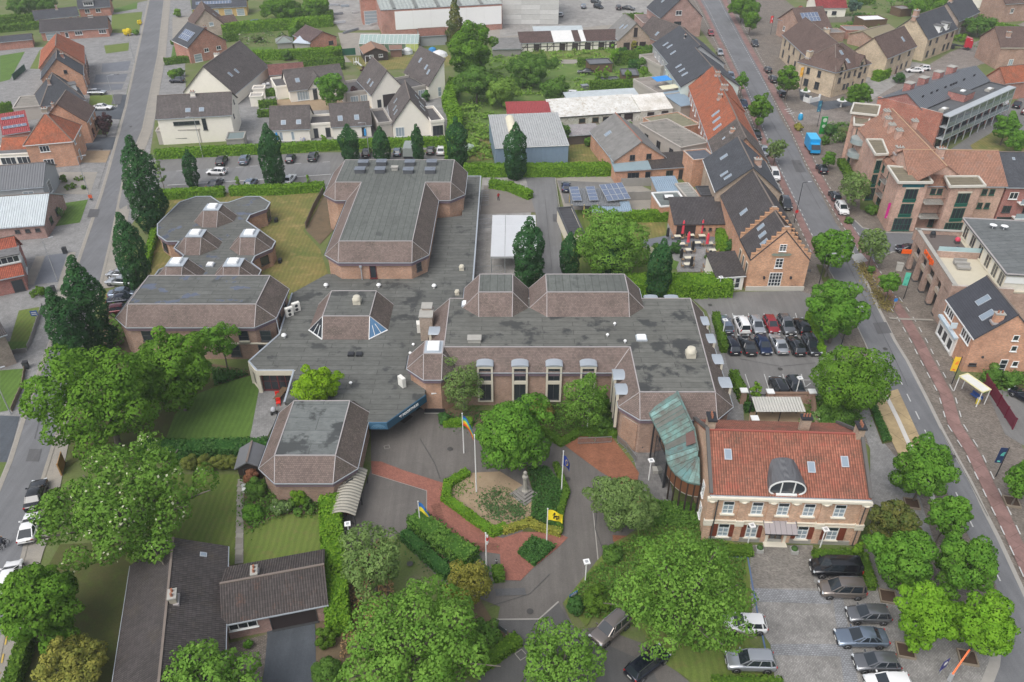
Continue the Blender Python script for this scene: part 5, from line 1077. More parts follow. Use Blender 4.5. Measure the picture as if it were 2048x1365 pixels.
house('ruined_stable','long crumbling whitewashed stable with patched white roof and empty openings',(1106,236),(1282,224),2.2,7,1.9,'shed',old_white,ground('white_patch_roof',(.66,.66,.64),(.46,.45,.41),.5,6,mid=(.38,.33,.26)),cat='stable',gut=d_met,wins=[(0,f,1.0,1.6,1.2,'timber',1,1)for f in(.33,.48,.6)]+[(0,f,1.0,2.2,1.9,'blank',1,1)for f in(.72,.86)],ov=.2)
house('ruined_stable','short crumbling whitewashed end bay with open posts next to the orange terrace',(1283,224),(1346,218),2.4,6.5,1.8,'shed',old_white,ground('white_patch_roof2',(.70,.69,.66),(.45,.42,.36),.4,4),cat='stable',gut=None,wins=[(0,f,1.1,1.8,2.0,'blank',1,1)for f in(.3,.75)],ov=.1)
house('sheet_roof_store','long store with pale blue corrugated roof behind the ruined stable',(1140,208),(1281,199),2.8,6,.7,'shed',greige,r_pale,cat='store')
house('sheet_canopy','blue grey sheet canopy against the rear of the orange terrace',(1362,213),(1392,208),3.0,8,.8,'shed',greige,r_blue_sheet,cat='canopy')
house('scrap_shelter','rusty open scrap shelter right of the blue barn',(1136,272),(1200,268),2.2,5,.4,'shed',plain('dark_boards',(.10,.08,.065)),corr('rusty_sheet',(.33,.31,.31),.4,.6,0,.6),cat='shed')
house('dark_garage','black felt roofed L shaped garage with cream wall at the alley',(1137,470),(1168,468),2.6,10.5,0,'flat',cream,felt('black_felt',(.06,.06,.065),.3),cat='garage',edge=f_drk)
house('blue_ribbed_shed','low shed with blue grey ribbed roof behind the pub garden hedge',(1187,424),(1260,422),2.0,2.6,.4,'shed',brown_brick,r_blue_sheet,cat='shed')
for a_,b_,ze_,D_,lab in(((1180,130),(1225,128),2.4,5,'black roofed garden pavilion behind twin green trees'),((1203,170),(1245,168),2.0,6,'grey roofed low shed right of the twin green trees'),((1245,152),(1278,152),2.5,6,'timber cabin with grey roof between round trees')):
 house('garden_pavilion',lab,a_,b_,ze_,D_,0,'flat',timber,plain('grey_deck_roof',(.13,.135,.145)),cat='shed',edge=f_drk)
 # buildings right of the main street
hall,FT=house('town_hall','old two storey brick town hall with red tiled roof and a curved dormer',(20.3,57.75),(36.25,57.05),6.8,11.6,3.5,'x',town_brick,r_town,world=True,cat='town hall',ov=.12,gut=zinc,ridge=plain('red_ridge',(.30,.085,.065)),sky=[(0,.13,.62,.6,1.0),(0,.65,.46,.6,1.0),(0,.865,.56,.6,1.0)])
Lh=FT.L;ah=FT.ang;m_stone=plain('white_stone',(.66,.62,.52),.85,0,.1);shut=plain('brown_shutter',(.17,.045,.025),.6,0,.1)
bays=(.125,.31,.475,.64,.835)
for i,f in enumerate(bays):
 p=FT(Lh*f,0,0);window(hall,p.x,p.y,5.05,ah,1.15,1.75,'pale',2,3)
 b=MB();b.box(FT(Lh*f,-.04,5.72),(1.0,.1,.36),ah);b.build('window_light',glass_dark,hall)
 b=MB();b.box(FT(Lh*f,-.1,4.12),(1.5,.3,.14),ah);b.build('stone_sill',m_stone,hall)
 if i!=2:
  window(hall,p.x,p.y,1.65,ah,1.15,1.85,'pale',2,3)
  b=MB();b.box(FT(Lh*f,-.04,2.38),(1.0,.1,.36),ah);b.build('window_light',glass_dark,hall)
  b=MB();b.box(FT(Lh*f,-.1,.68),(1.5,.3,.14),ah);b.build('stone_sill',m_stone,hall)
  for s in(-1,1):
   b=MB();b.box(FT(Lh*f+s*.98,-.06,1.65),(.66,.1,1.8),ah);b.box(FT(Lh*f+s*.98,-.10,2.1),(.5,.06,.7),ah);b.box(FT(Lh*f+s*.98,-.10,1.2),(.5,.06,.7),ah);b.build('shutter',shut,hall)
p=FT(Lh*.475,0,0);dr=window(hall,p.x,p.y,1.25,ah,1.3,2.3,'timber',2,2,'door')
b=MB();b.box(FT(Lh*.475,-.35,.1),(2.4,.9,.2),ah);b.build('doorstep',m_stone,hall)
for s in(-1,1):b=MB();b.box(FT(Lh*.475+s*.95,-.1,1.3),(.28,.25,2.6),ah);b.build('door_jamb',m_stone,hall)
for k,f in enumerate((.012,.215,.40,.545,.735,.988)):
 b=MB();b.box(FT(Lh*f,-.09,3.35),(.75,.2,6.3),ah);pl=b.build('pilaster',town_brick,hall)
 for z,w,h in((6.35,1.0,.45),(3.15,.9,.35),(2.72,.9,.3)):
  b=MB();b.box(FT(Lh*f,-.17,z),(w,.36,h),ah)
  if z>6:b.lathe(FT(Lh*f,-.15,6.1),[(.38,0),(.38,.1)],10)
  b.build('capital',m_stone,pl)
for z,h,pr in((6.62,.28,.5),(3.12,.16,.22),(2.74,.14,.2),(.3,.6,.16)):
 b=MB();b.box(FT(Lh/2,-pr/2+.05,z),(Lh+.1,pr,h),ah);b.build('cornice' if z>6 else 'string_course',m_stone if z>1 else concrete,hall)
b=MB()
for k in range(7):b.bar(FT(Lh*.475-1.7+k*3.4/6,-.1,3.35),FT(Lh*.475-1.6+k*3.2/6,-1.45,2.75),.05)
b.bar(FT(Lh*.475-1.7,-1.45,2.75),FT(Lh*.475+1.7,-1.45,2.75),.07);cn=b.build('entrance_canopy',d_met,hall)
for k in range(6):
 b=MB();x0=-1.68+k*3.36/6;b.slab([FT(Lh*.475+x0,-1.42,2.80),FT(Lh*.475+x0+.53,-1.42,2.80),FT(Lh*.475+x0+.53,-.1,3.38),FT(Lh*.475+x0,-.1,3.38)],.03);b.build('canopy_pane',paint('dull_glass',(.30,.27,.27),.25),cn)
b=MB()
for u in(-.02,Lh+.02):
 b.bar(FT(u,-.1,7.1),FT(u,5.8,10.75),.36,.28);b.bar(FT(u,5.8,10.75),FT(u,11.7,7.1),.36,.28)
b.build('gable_coping',plain('dark_coping',(.10,.095,.09),.8),hall)
for f,v,w,d,h in((.028,.56,.75,1.3,2.0),(.66,.62,.95,.7,1.5),(.985,.50,.7,1.1,1.9)):
 b=MB();b.box(FT(Lh*f,FT.D*v,10.2),(w,d,h+.8),ah);k=b.build('chimney',brick('old_stack_brick',(.36,.25,.17)),hall)
 b=MB();b.box(FT(Lh*f,FT.D*v,10.65+h/2),(w+.22,d+.22,.2),ah);b.build('chimney_cap',d_met,k)
 for q in(-.3,0,.3):
  b=MB();b.tube(FT(Lh*f+(q if w>d else 0),FT.D*v+(q if d>=w else 0),10.7+h/2),FT(Lh*f+(q if w>d else 0),FT.D*v+(q if d>=w else 0),11.15+h/2),.11,.09);b.build('chimney_pot',plain('terracotta',(.3,.13,.08),.8),k)
for s in(.05,.985):
 b=MB();b.box(FT(Lh*s,-.18,3.3),(.11,.11,6.5),ah);b.build('downpipe',f_drk,hall)
b=MB();n=12;W=1.95;cx=Lh*.475
fr=[FT(cx-W*math.cos(math.pi*k/n),.15,7.55+1.45*math.sin(math.pi*k/n)**.9)for k in range(n+1)]
bk=[FT(cx-W*.80*math.cos(math.pi*k/n),3.2,8.0+1.25*math.sin(math.pi*k/n)**.9)for k in range(n+1)]
b.add(fr+bk,[(k,k+1,n+2+k,n+1+k)for k in range(n)],True);b.add(bk,[tuple(range(n,-1,-1))]);dm=b.build('eyebrow_dormer',corr('lead_roof',(.115,.118,.125),.7,.5,0,.2,'v'),hall)
b=MB();lens=[FT(cx-W*.93*math.cos(math.pi*k/n),.2,7.62+1.22*math.sin(math.pi*k/n)**.9)for k in range(n+1)]+[FT(cx+W*.93*math.cos(math.pi*k/n),.2,7.55-.78*math.sin(math.pi*k/n))for k in range(1,n)]
b.add(lens,[tuple(range(len(lens)-1,-1,-1))]);b.build('dormer_glass',glass_dark,dm)
b=MB()
for i in range(len(lens)):b.bar(lens[i]+FT.e2*-.04,lens[(i+1)%len(lens)]+FT.e2*-.04,.14,.12)
for x in(-.65,.65):b.bar(FT(cx+x,.12,7.0),FT(cx+x,.12,8.6),.1)
b.box(FT(cx,.1,6.98),(2.1,.3,.26),ah);b.build('dormer_frame',f_wht,dm)
for x,zz in((-.8,1.4),):window(hall,*FT(0,3.0,0)[:2],4.6,ah-math.pi/2,1.0,1.8,'pale',2,3);window(hall,*FT(0,2.6,0)[:2],1.8,ah-math.pi/2,1.0,1.8,'pale',2,3)
for f in(.36,.585):
 pt=thing('planter','grey stone planter with clipped box %s of the town hall door'%('left' if f<.5 else 'right'),'planter',FT(Lh*f,-1.35,0),ah,'planters at the town hall door')
 s=MB();s.box((0,0,.28),(.75,.75,.56));s.bl('tub',plain('stone_tub',(.33,.33,.31)),pt)
 s=MB();s.lathe((0,0,.5),[(.3,0),(.36,.15),(.28,.35),(.08,.42)],9);s.bl('box_plant',plain('box_green',(.04,.09,.02),.8,0,.3),pt)
 # pink brick flats
flats,FA=house('apartment_block','pink brick apartment block with brown tiled roof, white edged flat bays and green window panels',(70.6,131.2),(87.0,130.8),8.4,12.5,3.9,'x',pink_brick,r_pink,world=True,cat='apartments',ridge=plain('pale_ridge',(.42,.27,.17)),wins=row(0,7.2,.9,1.1,'green',(.80,.88,.32,.25,.45),1)+row(0,4.6,.9,1.1,'green',(.80,.88),1)+row(0,1.6,2.4,2.4,'green',(.38,.55),3),chim=[(.35,.40,1.2,1.0,1.7,pink_brick),(.02,.72,1.2,1.0,1.3,pink_brick),(.55,.82,1.2,1.0,1.3,pink_brick)])
LB=Frame(Vector((71.5,160.2,0)),math.atan2(-26.6,-2.0),27.0,11.5)
def extra_wing(par,F,ze,rise,wall,roof,wins=(),chim=()):
 b=MB();L,D=F.L,F.D
 b.add([F(0,0,0),F(L,0,0),F(L,D,0),F(0,D,0),F(0,0,ze),F(L,0,ze),F(L,D,ze),F(0,D,ze)],[(0,1,5,4),(1,2,6,5),(2,3,7,6),(3,0,4,7)])
 b.add([F(0,0,ze),F(0,D,ze),F(0,D/2,ze+rise)],[(0,2,1)]);b.add([F(L,0,ze),F(L,D,ze),F(L,D/2,ze+rise)],[(0,1,2)]);b.build('wall',wall,par)
 b=MB();e=Vector((0,0,.15));b.slab([F(-.2,-.3,ze-.2)+e,F(L+3,-.3,ze-.2)+e,F(L+3,D/2,ze+rise)+e,F(-.2,D/2,ze+rise)+e],.14);b.slab([F(L+.2,D+.3,ze-.2)+e,F(-.2,D+.3,ze-.2)+e,F(-.2,D/2,ze+rise)+e,F(L+.2,D/2,ze+rise)+e],.14);ro=b.build('roof',roof,par)
 b=MB();b.bar(F(0,D/2,ze+rise+.18),F(L+3,D/2,ze+rise+.18),.22,.1);b.build('ridge',plain('pale_ridge',(.42,.27,.17)),ro)
 for w in wins:
  p=F(L*w[1],0,0);window(par,p.x,p.y,w[2],F.ang,*w[3:])
 for uf,vf,h in chim:
  zr=ze+rise*(1-abs(vf-.5)*2);b=MB();b.box(F(L*uf,D*vf,zr+h/2-.4),(1.1,1.0,h+.9),F.ang);k=b.build('chimney',wall,ro);b=MB();b.box(F(L*uf,D*vf,zr+h+.1),(1.35,1.25,.2),F.ang);b.build('chimney_cap',concrete,k)
  b=MB()
  for sx in(-.35,.35):
   for sy in(-.3,.3):b.box(F(L*uf+sx,D*vf+sy,zr+h+.3),(.28,.28,.3),F.ang)
  b.build('chimney_pot',concrete,k)
extra_wing(flats,LB,8.4,3.9,pink_brick,r_pink,wins=[(0,f,z,1.0,1.2,'green',1,1)for f in(.5,.6,.68,.8)for z in(7,4.4)]+[(0,f,1.6,1.6,2.2,'green',2,1)for f in(.55,.75)],chim=[(.08,.35,1.5),(.2,.30,1.5),(.32,.28,1.5),(.45,.30,1.5),(.2,.75,1.5),(.75,.78,1.3)])
def bay(px4,z,par,rot=None,wins=(),green=False):
 P=[at(x,y,z)for x,y in px4];xs=[p.x for p in P];ys=[p.y for p in P]
 A=sum(P[i].x*P[(i+1)%4].y-P[(i+1)%4].x*P[i].y for i in range(4))
 if A<0:P=P[::-1]
 c=sum(P,Vector((0,0,0)))/4
 Q=[c+(p-c)*.86 for p in P]
 b=MB();b.prism([(q.x,q.y)for q in Q],0,z-.2);w=b.build('bay_wall',pink_brick,par)
 b=MB();b.prism([(p.x,p.y)for p in P],z-.3,z-.02);f=b.build('bay_roof',felt('mossy_felt',(.19,.165,.115),.4),par)
 b=MB()
 for i in range(4):b.bar(P[i]+Vector((0,0,.02)),P[(i+1)%4]+Vector((0,0,.02)),.3,.4)
 b.build('white_edge',plain('cream_edge',(.56,.54,.48),.7,0,.1),f)
 i=max(range(4),key=lambda k:-(Q[k].y+Q[(k+1)%4].y))
 A,B=Q[i],Q[(i+1)%4];an=math.atan2(B.y-A.y,B.x-A.x);m=(A+B)/2;wd=(B-A).length
 gp=plain('green_panel',(.012,.115,.085),.5,0,.1)
 for zz in(7.3,4.4):window(par,m.x,m.y,zz,an,min(2.2,wd*.5),2.0,'green',3,1)
 for zz in(6.0,3.1,8.9):
  if zz>8 and not green:continue
  b=MB();b.box((m.x,m.y,zz),(min(2.3,wd*.52)if zz<8 else wd*.75,.14,.6),an);b.build('green_panel',gp if zz<8 else plain('teal_panel',(.015,.13,.16),.5),par)
 b=MB();b.box((m.x,m.y,8.4),(min(2.5,wd*.6),.2,.3),an);b.build('lintel',f_crm,par)
 window(par,m.x,m.y,1.4,an,min(3.2,wd*.8),2.4,'green',5,2)
bay([(1797,366),(1865,366),(1846,339),(1775,333)],9.6,flats,green=True);bay([(1900,374),(1971,373),(1956,354),(1889,354)],9.6,flats)
bay([(1751,310),(1776,309),(1764,280),(1733,280)],9.6,flats);bay([(1701,226),(1755,232),(1760,212),(1708,207)],10.0,flats);bay([(1708,250),(1735,252),(1740,236),(1708,232)],9.0,flats)
for z in(5.7,2.9):
 b=MB();b.box((74.6,130.3,z),(3.6,2.6,.18));bl=b.build('balcony',concrete,flats)
 b=MB()
 for k in range(19):b.box((72.85+k*.195,129.05,z+.55),(.03,.03,1.0))
 b.box((74.6,129.05,z+1.05),(3.6,.06,.06));b.build('railing',d_met,bl)
 b=MB();b.slab([Vector((76.2,129.2,z+2.5)),Vector((77.4,129.6,z+2.5)),Vector((77.4,130.8,z+2.7)),Vector((76.2,130.8,z+2.7))],.04);b.build('canopy',f_drk,flats)
for z in(6.0,3.2):
 b=MB();b.lathe((71.6,157.5,z),[(2.0,0),(2.1,.1),(2.1,.2)],14);bl=b.build('round_balcony',concrete,flats)
 b=MB();b.lathe((71.6,157.5,z+.2),[(2.05,0),(2.05,.9)],14);b.build('railing',paint('railing_glass',(.30,.36,.36),.2),bl)
for y,x in((147.5,70.2),(138.5,69.6)):
 for z in(5.8,3.0):
  b=MB();b.box((x,y,z),(1.6,2.6,.18));bl=b.build('balcony',concrete,flats);b=MB()
  for k in range(14):b.box((x-.75,y-1.25+k*.19,z+.55),(.03,.03,1.0))
  b.box((x-.75,y,z+1.05),(.06,2.6,.06));b.build('railing',d_met,bl)
red_h,FR=house('red_townhouse','dark red brick townhouse with black roof joined to the pink brick flats',(87.3,130.7),(104,130.2),8.3,12.5,3.8,'x',deep_brick,r_slate,world=True,wins=row(0,6.6,1.5,1.3,'white',(.10,.3,.5))+row(0,4.0,1.5,1.3,'dark',(.08,.3,.5)),door=[(0,.09,1.3,2.6,2.3,'dark',1,2)],sky=[(0,.15,.8,.3,.4)])
for k,z in enumerate((5.4,2.6)):
 b=MB();b.box((91.5,130.2,z),(3.0,1.6,.2));bl=b.build('balcony',f_wht,red_h);b=MB();b.box((91.5,129.5,z+.55),(3.0,.05,.9));b.build('railing',glass_pale,bl)
 # grey zinc apartments with glazed galleries
zf,FZ=house('gallery_apartments','modern grey apartment block with zinc roof and glazed access galleries',(93.4,169.6),(118.4,190.4),7.4,15,0,'flat',deep_brick,felt('dark_flat',(.10,.105,.11),.3,(1.0,9.0),R(40)),world=True,cat='apartments',edge=f_drk)
L,D=FZ.L,FZ.D
m_steel=plain('gallery_steel',(.42,.45,.47),.4,.2)
for k,z in enumerate((2.6,5.2,7.7)):
 b=MB();b.box(FZ(L/2,-.8,z),(L,1.7,.22),FZ.ang);g=b.build('gallery_floor',m_steel,zf)
n=9
for i in range(n+1):
 b=MB();b.box(FZ(L*i/n,-1.55,3.9),(.18,.18,7.8),FZ.ang);b.build('gallery_post',m_steel,zf)
 if i<n:
  for z in(3.2,5.8):
   b=MB();b.box(FZ(L*(i+.5)/n,-1.6,z),(L/n-.3,.06,1.0),FZ.ang);b.build('glass_panel',paint('gallery_glass',(.20,.25,.27),.15),zf)
  for z in(1.3,3.9,6.4):
   p=FZ(L*(i+.5)/n,0,0);window(zf,p.x,p.y,z,FZ.ang,L/n*.7,2.0,'dark',2,1)
  b=MB();b.box(FZ(L*(i+.5)/n,-1.5,6.95),(L/n-.3,.05,1.3),FZ.ang);b.build('glass_panel',paint('gallery_glass2',(.10,.125,.14),.12),zf)
b=MB();b.box(FZ(-.15,D*.5,4.1),(.3,D,8.2),FZ.ang);b.build('end_wall',brick('rust_red_brick',(.40,.09,.045)),zf)
b=MB();e=Vector((0,0,.1))
b.slab([FZ(-.4,4.4,7.7)+e,FZ(L+.2,4.4,7.7)+e,FZ(L+.2,8.8,10.4)+e,FZ(-.4,8.8,10.4)+e],.16);b.slab([FZ(L+.2,15,7.6)+e,FZ(-.4,15,7.6)+e,FZ(-.4,8.8,10.4)+e,FZ(L+.2,8.8,10.4)+e],.16);zr=b.build('zinc_roof',r_zinc,zf)
b=MB()
for u in(-.2,L):b.add([FZ(u,4.4,7.5),FZ(u,15,7.5),FZ(u,8.8,10.4)],[(0,1,2)if u>0 else(2,1,0)])
b.build('gable_wall',deep_brick,zf)
for u in(.18,.38,.60,.80):
 b=MB();b.box(FZ(L*u,11.5,9.6),(2.0,1.6,2.6),FZ.ang);k=b.build('chimney',deep_brick,zr);b=MB();b.box(FZ(L*u,11.5,10.95),(2.2,1.8,.14),FZ.ang);b.build('chimney_cap',concrete,k)
b=MB();b.box(FZ(L*.46,3.4,8.3),(4.6,4.0,1.6),FZ.ang);k=b.build('stair_head',deep_brick,zf);b=MB();b.box(FZ(L*.46,3.4,9.14),(4.7,4.1,.1),FZ.ang);b.build('stair_roof',felt('dark_flat',(.10,.105,.11),.3,(1.0,9.0),R(40)),k);b=MB();b.box(FZ(L*.46,3.2,9.3),(1.1,.9,.25),FZ.ang);b.build('dome',d_wht,k)
for u in(.12,.80):
 b=MB();b.box(FZ(L*u,1.7,7.7),(2.6,1.1,.5),FZ.ang);k=b.build('skylight_curb',concrete,zf);b=MB();b.box(FZ(L*u,1.7,8.0),(.9,.8,.2),FZ.ang);b.build('dome',d_wht,k)
for u in(.1,.22,.3,.42,.5,.54,.58,.7,.86):
 b=MB();z0=8.9
 for dx in(0,.5):b.tube(FZ(L*u+dx,6.8,z0),FZ(L*u+dx,6.8,z0+.8),.13)
 b.build('vent_pipe',d_met,zr)
 # shop with the orange lettering
shop,FS=house('shop_building','concrete brick shop and flats with tall colonnade, orange wall lettering and grey flat roof',(65.8,116.6),(63.7,98.9),6.9,17,0,'flat',brick('shop_brick',(.40,.25,.19)),plain('cream_terrace',(.50,.46,.36),.9,0,.08),world=True,cat='shop',parapet=.05)
for c in list(shop.children):
 if c.name.startswith('wall')or c.name.startswith('roof'):
  for d in list(c.children):bpy.data.objects.remove(d)
  bpy.data.objects.remove(c)
L,D=FS.L,FS.D;sb=brick('shop_brick',(.40,.25,.19))
b=MB();b.add([FS(0,2,0),FS(L,2,0),FS(L,D,0),FS(0,D,0),FS(0,2,6.3),FS(L,2,6.3),FS(L,D,6.3),FS(0,D,6.3)],[(0,1,5,4),(1,2,6,5),(2,3,7,6),(3,0,4,7)]);b.build('wall',sb,shop)
b=MB();b.slab([FS(.4,.4,6.35),FS(L-.4,.4,6.35),FS(L-.4,D,6.35),FS(.4,D,6.35)],.25);b.build('terrace_floor',plain('cream_terrace',(.50,.46,.36),.9,0,.08),shop)
b=MB();b.box(FS(L*.22,3.5,6.40),(L*.42,5.6,.06),FS.ang);b.build('terrace_deck',plain('dark_deck',(.13,.11,.10),.9,0,.2),shop)
b=MB();b.box(FS(L/2,.25,6.15),(L,.5,1.9),FS.ang);b.box(FS(-.02,4,6.15),(.5,8.5,1.9),FS.ang);b.box(FS(L+.02,4,6.15),(.5,8.5,1.9),FS.ang);b.box(FS(L*.44,4.2,6.9),(.35,7.0,1.1),FS.ang);b.build('parapet',sb,shop)
b=MB();b.box(FS(L/2,.25,7.14),(L+.2,.62,.1),FS.ang);b.box(FS(L*.0,4,7.14),(.62,8.5,.1),FS.ang);b.build('coping',concrete,shop)
for f in(.01,.22,.41,.62,.80):
 b=MB();b.box(FS(L*f+.45,.3,2.7),(.9,.65,5.4),FS.ang);c_=b.build('column',sb,shop);b=MB();b.box(FS(L*f+.45,.3,.15),(1.0,.75,.3),FS.ang);b.build('column_base',f_drk,c_)
b=MB();b.box(FS(L*.92,1.0,2.7),(L*.15,2.0,5.4),FS.ang);b.build('end_pier',sb,shop)
b=MB();b.box(FS(L*.42,.45,3.15),(L*.8,.4,.7),FS.ang);b.build('cross_beam',brick('shop_beam',(.42,.33,.24)),shop)
m_or2=paint('orange_sign',(.85,.12,.012),.45)
for f in(.12,.32,.52,.72):
 for z,h in((1.4,2.6),(4.5,1.7)):
  p=FS(L*f+.5,1.98,0);window(shop,p.x,p.y,z,FS.ang,3.3,h,'dark',3,1)
 b=MB();b.box(FS(L*f+.4,1.8,3.9),(2.2,.05,.5),FS.ang);b.build('orange_poster',m_or2,shop)
tx=text('wall_lettering','orange',1.55,FS(L*.42,-.06,6.15),(math.pi/2,0,FS.ang),m_or2,shop,.05)
b=MB();b.box(FS(L*.06,-.9,3.5),(.15,1.5,.75),FS.ang);b.build('projecting_sign',m_or2,shop)
up=Frame(FS(-.3,7.0,0),FS.ang,L*.98,13)
b=MB();b.add([up(0,0,6.3),up(up.L,0,6.3),up(up.L,up.D,6.3),up(0,up.D,6.3),up(0,0,8.9),up(up.L,0,8.9),up(up.L,up.D,8.9),up(0,up.D,8.9)],[(0,1,5,4),(1,2,6,5),(2,3,7,6),(3,0,4,7)]);b.build('upper_storey',plain('ivory_render',(.66,.63,.55),.9),shop)
b=MB();b.slab([up(-.3,-.3,9.15),up(up.L+.3,-.3,9.15),up(up.L+.3,up.D,9.15),up(-.3,up.D,9.15)],.25);fr=b.build('flat_roof',felt('striped_felt',(.135,.145,.145),.35,(1.1,9.0),FS.ang+math.pi/2),shop)
b=MB()
for A,B in((up(-.3,-.3,9.2),up(up.L+.3,-.3,9.2)),(up(up.L+.3,-.3,9.2),up(up.L+.3,up.D,9.2)),(up(-.3,-.3,9.2),up(-.3,up.D,9.2))):b.bar(A,B,.2,.14)
b.build('roof_edge',lead,fr)
for f in(.1,.28,.46,.64,.8,.94):
 p=up(up.L*f,-.02,0);window(shop,p.x,p.y,7.6,FS.ang,1.7,2.1,'cream',2,1)
b=MB();b.box(up(up.L*.5,.05,8.7),(up.L,.12,.3),FS.ang)
b.build('white_band',f_wht,shop)
b=MB();b.box(up(up.L+.05,up.D*.5,8.1),(.12,up.D,1.0),FS.ang);b.build('white_band',f_wht,shop)
b=MB();b.box(FS(L*.44+.02,3.9,7.7),(.08,6.2,.9),FS.ang);b.build('glass_screen',paint('pale_blue_glass',(.36,.50,.52),.15),shop)
for u,v in((3,7.0),(3.2,8.6)):
 b=MB();p=up(u,v-4,9.15);b.tube(p,p+Vector((0,0,.5)),.05);b.lathe(p+Vector((0,0,.55)),[(.55,.1),(.3,0),(.05,.0)],12);b.build('satellite_dish',d_wht,fr)
for u,v in((8,7.5),(12,6.5)):
 b=MB();p=up(u,v,9.15);b.tube(p,p+Vector((0,0,.5)),.16);b.build('vent_pipe',concrete,fr)
tb=thing('terrace_sofa','grey outdoor sofa set on the cream roof terrace','sofa',FS(L*.60,3.6,6.4),FS.ang)
for x in(-.6,.7):
 s=MB();s.box((x,0,.3),(1.0,1.9,.35));s.box((x-.4,0,.6),(.2,1.9,.5));s.bl('seat',plain('grey_wicker',(.30,.29,.27)),tb)
for k,(u,v,c,nm)in enumerate(((1.2,2.2,(.025,.03,.035),'black covered barbecue in the corner of the roof terrace'),(3.0,5.4,(.55,.06,.10),'pot of red flowers on the roof terrace'),(6.3,4.3,(.03,.035,.06),'dark garden chair on the roof terrace'))):
 o=thing(('barbecue','flower_pot','garden_chair')[k],nm,('barbecue','plant pot','chair')[k],FS(u,v,6.43))
 s=MB();s.box((0,0,.25),(.7,.6,.5));s.bl('body',plain('pot_%d'%k,(.08,.07,.07)),o);s=MB();s.lathe((0,0,.5),[(.4,0),(.45,.2),(.3,.5),(.05,.6)]if k<2 else[(.3,0),(.3,.5),(.05,.52)],8);s.bl('top',plain('pot_top_%d'%k,c),o)
 # house below the shop
corner,FC=house('corner_house','orange brick house with smooth blue black roof, white shop window and tall side chimney',(62.6,97.4),(61.85,87.6),5.5,8.4,4.0,'x',or_brick,tiles('new_slates',(.055,.058,.07),.3,.3,wave=False,var=.06),world=True,gut=f_wht,ov=.15,sky=[(0,.42,.62,1.0,1.7),(0,.72,.5,1.0,1.7)],chim=[(.93,.28,.7,1.1,1.4,or_brick)],wins=row(0,4.5,1.3,1.3,'white',(.12,.26,.72,.86),2)+[(1,.62,5.9,.8,.9,'white',1,1),(1,.66,4.2,.8,.9,'white',1,1),(1,.78,1.7,.8,.9,'white',1,1),(1,.13,1.3,1.0,.4,'blank',1,1)],door=[(1,.60,1.2,1.0,2.3,'white',1,3)])
b=MB();b.box(FC(FC.L*.34,-.12,1.6),(FC.L*.6,.25,3.2),FC.ang);sf=b.build('shop_front',plain('white_shopfront',(.70,.69,.66),.6),corner)
for f in(.17,.34,.52):
 p=FC(FC.L*f,-.25,0);window(corner,p.x,p.y,1.35,FC.ang,1.35,1.7,'white',1,1)
b=MB();b.box(FC(FC.L*.34,-.4,3.1),(FC.L*.62,.5,.3),FC.ang);b.box(FC(FC.L*.1,-.45,3.15),(1.0,.5,.36),FC.ang);b.build('awning_box',plain('pale_blue_box',(.45,.55,.62),.5),corner)
b=MB();b.box(FC(FC.L*.5,-.5,4.3),(.12,.9,.9),FC.ang);b.build('projecting_sign',paint('white_blue_sign',(.55,.66,.72),.5),corner)
b=MB();b.lathe(FC(FC.L+.05,2.0,2.6),[(.18,-.05),(.18,.05)],10,'Y');b.build('round_vent',f_drk,corner)
# upper right: cream flats and houses
house('cream_flats','cream corner apartment house with brown tiled roof and small round balconies',(82.4,205.5),(94.2,213.6),6.6,11.5,4.6,'hip',sand_w,r_brown,world=True,cat='apartments',wins=row(0,5.0,1.0,1.4,'dark',(.28,.42,.6,.72,.88),1)+row(0,2.0,1.0,1.4,'dark',(.15,.35,.45,.62,.75,.88),1)+row(3,5,1.0,1.6,'dark',(.3,.6))+row(3,2,1.4,1.8,'dark',(.3,.6)),sky=[(0,.45,.3,.8,1.2),(0,.42,.65,.8,1.2)],chim=[(.1,.85,1.4,1.2,1.6,sand_w)],key='CF')
t,F,ze,r=H['CF']
for f in(.04,.62):
 p,q=F(F.L*f,-.15,0),F(F.L*f+3.2,-.15,0);house('gabled_bay','cream gabled bay with arched window on the %s of the corner flats'%('street corner' if f<.5 else 'side street face'),(p.x,p.y),(q.x,q.y),6.9,4,2.2,'y',sand_w,r_brown,world=True,cat='bay',gut=None,ridge=False,wins=[(0,.5,6.6,1.0,1.8,'dark',1,1),(0,.5,4.2,1.2,1.4,'dark',2,1)])
house('cream_flats','cream street front of the corner flats with long brown tiled roof climbing uphill',(79.6,243.0),(79.6,213.5),6.6,11,4.6,'x',sand_w,r_brown,world=True,cat='apartments',wins=row(0,5,1.0,1.6,'dark',(.1,.25,.4,.6,.75,.9),1)+row(0,2,1.4,2.0,'dark',(.1,.3,.5,.7,.9),1),chim=[(.5,.62,1.6,1.2,1.6,sand_w)])
house('cream_pair','pair of cream houses with stepped brown roofs above the white cars',(101.6,220.6),(114.4,232.8),6.0,9.5,4.4,'x',sand_w,r_brown,world=True,wins=row(0,4.6,1.2,1.3,'dark',(.2,.45,.8))+row(0,1.7,1.0,1.4,'dark',(.12,.62,.8),1),door=[(0,.47,1.2,1.1,2.2,'red',1,1)],sky=[(0,.72,.5,.8,1.4)])
house('slate_cream_house','long cream house with blue black roof behind the red lorry cab',(120.4,239.0),(134.4,251.6),6.4,11,5.2,'x',sand_w,r_slate,world=True,wins=row(0,4.9,1.2,1.4,'dark',(.12,.35,.7,.9))+row(0,1.7,1.3,1.8,'dark',(.12,.35,.7,.85)),dorm=[(0,.42,.08,2.0,2.0,2.2),(0,.66,.08,2.0,2.0,2.2)],chim=[(.02,.5,1.6,1.2,1.6,stack_b)])
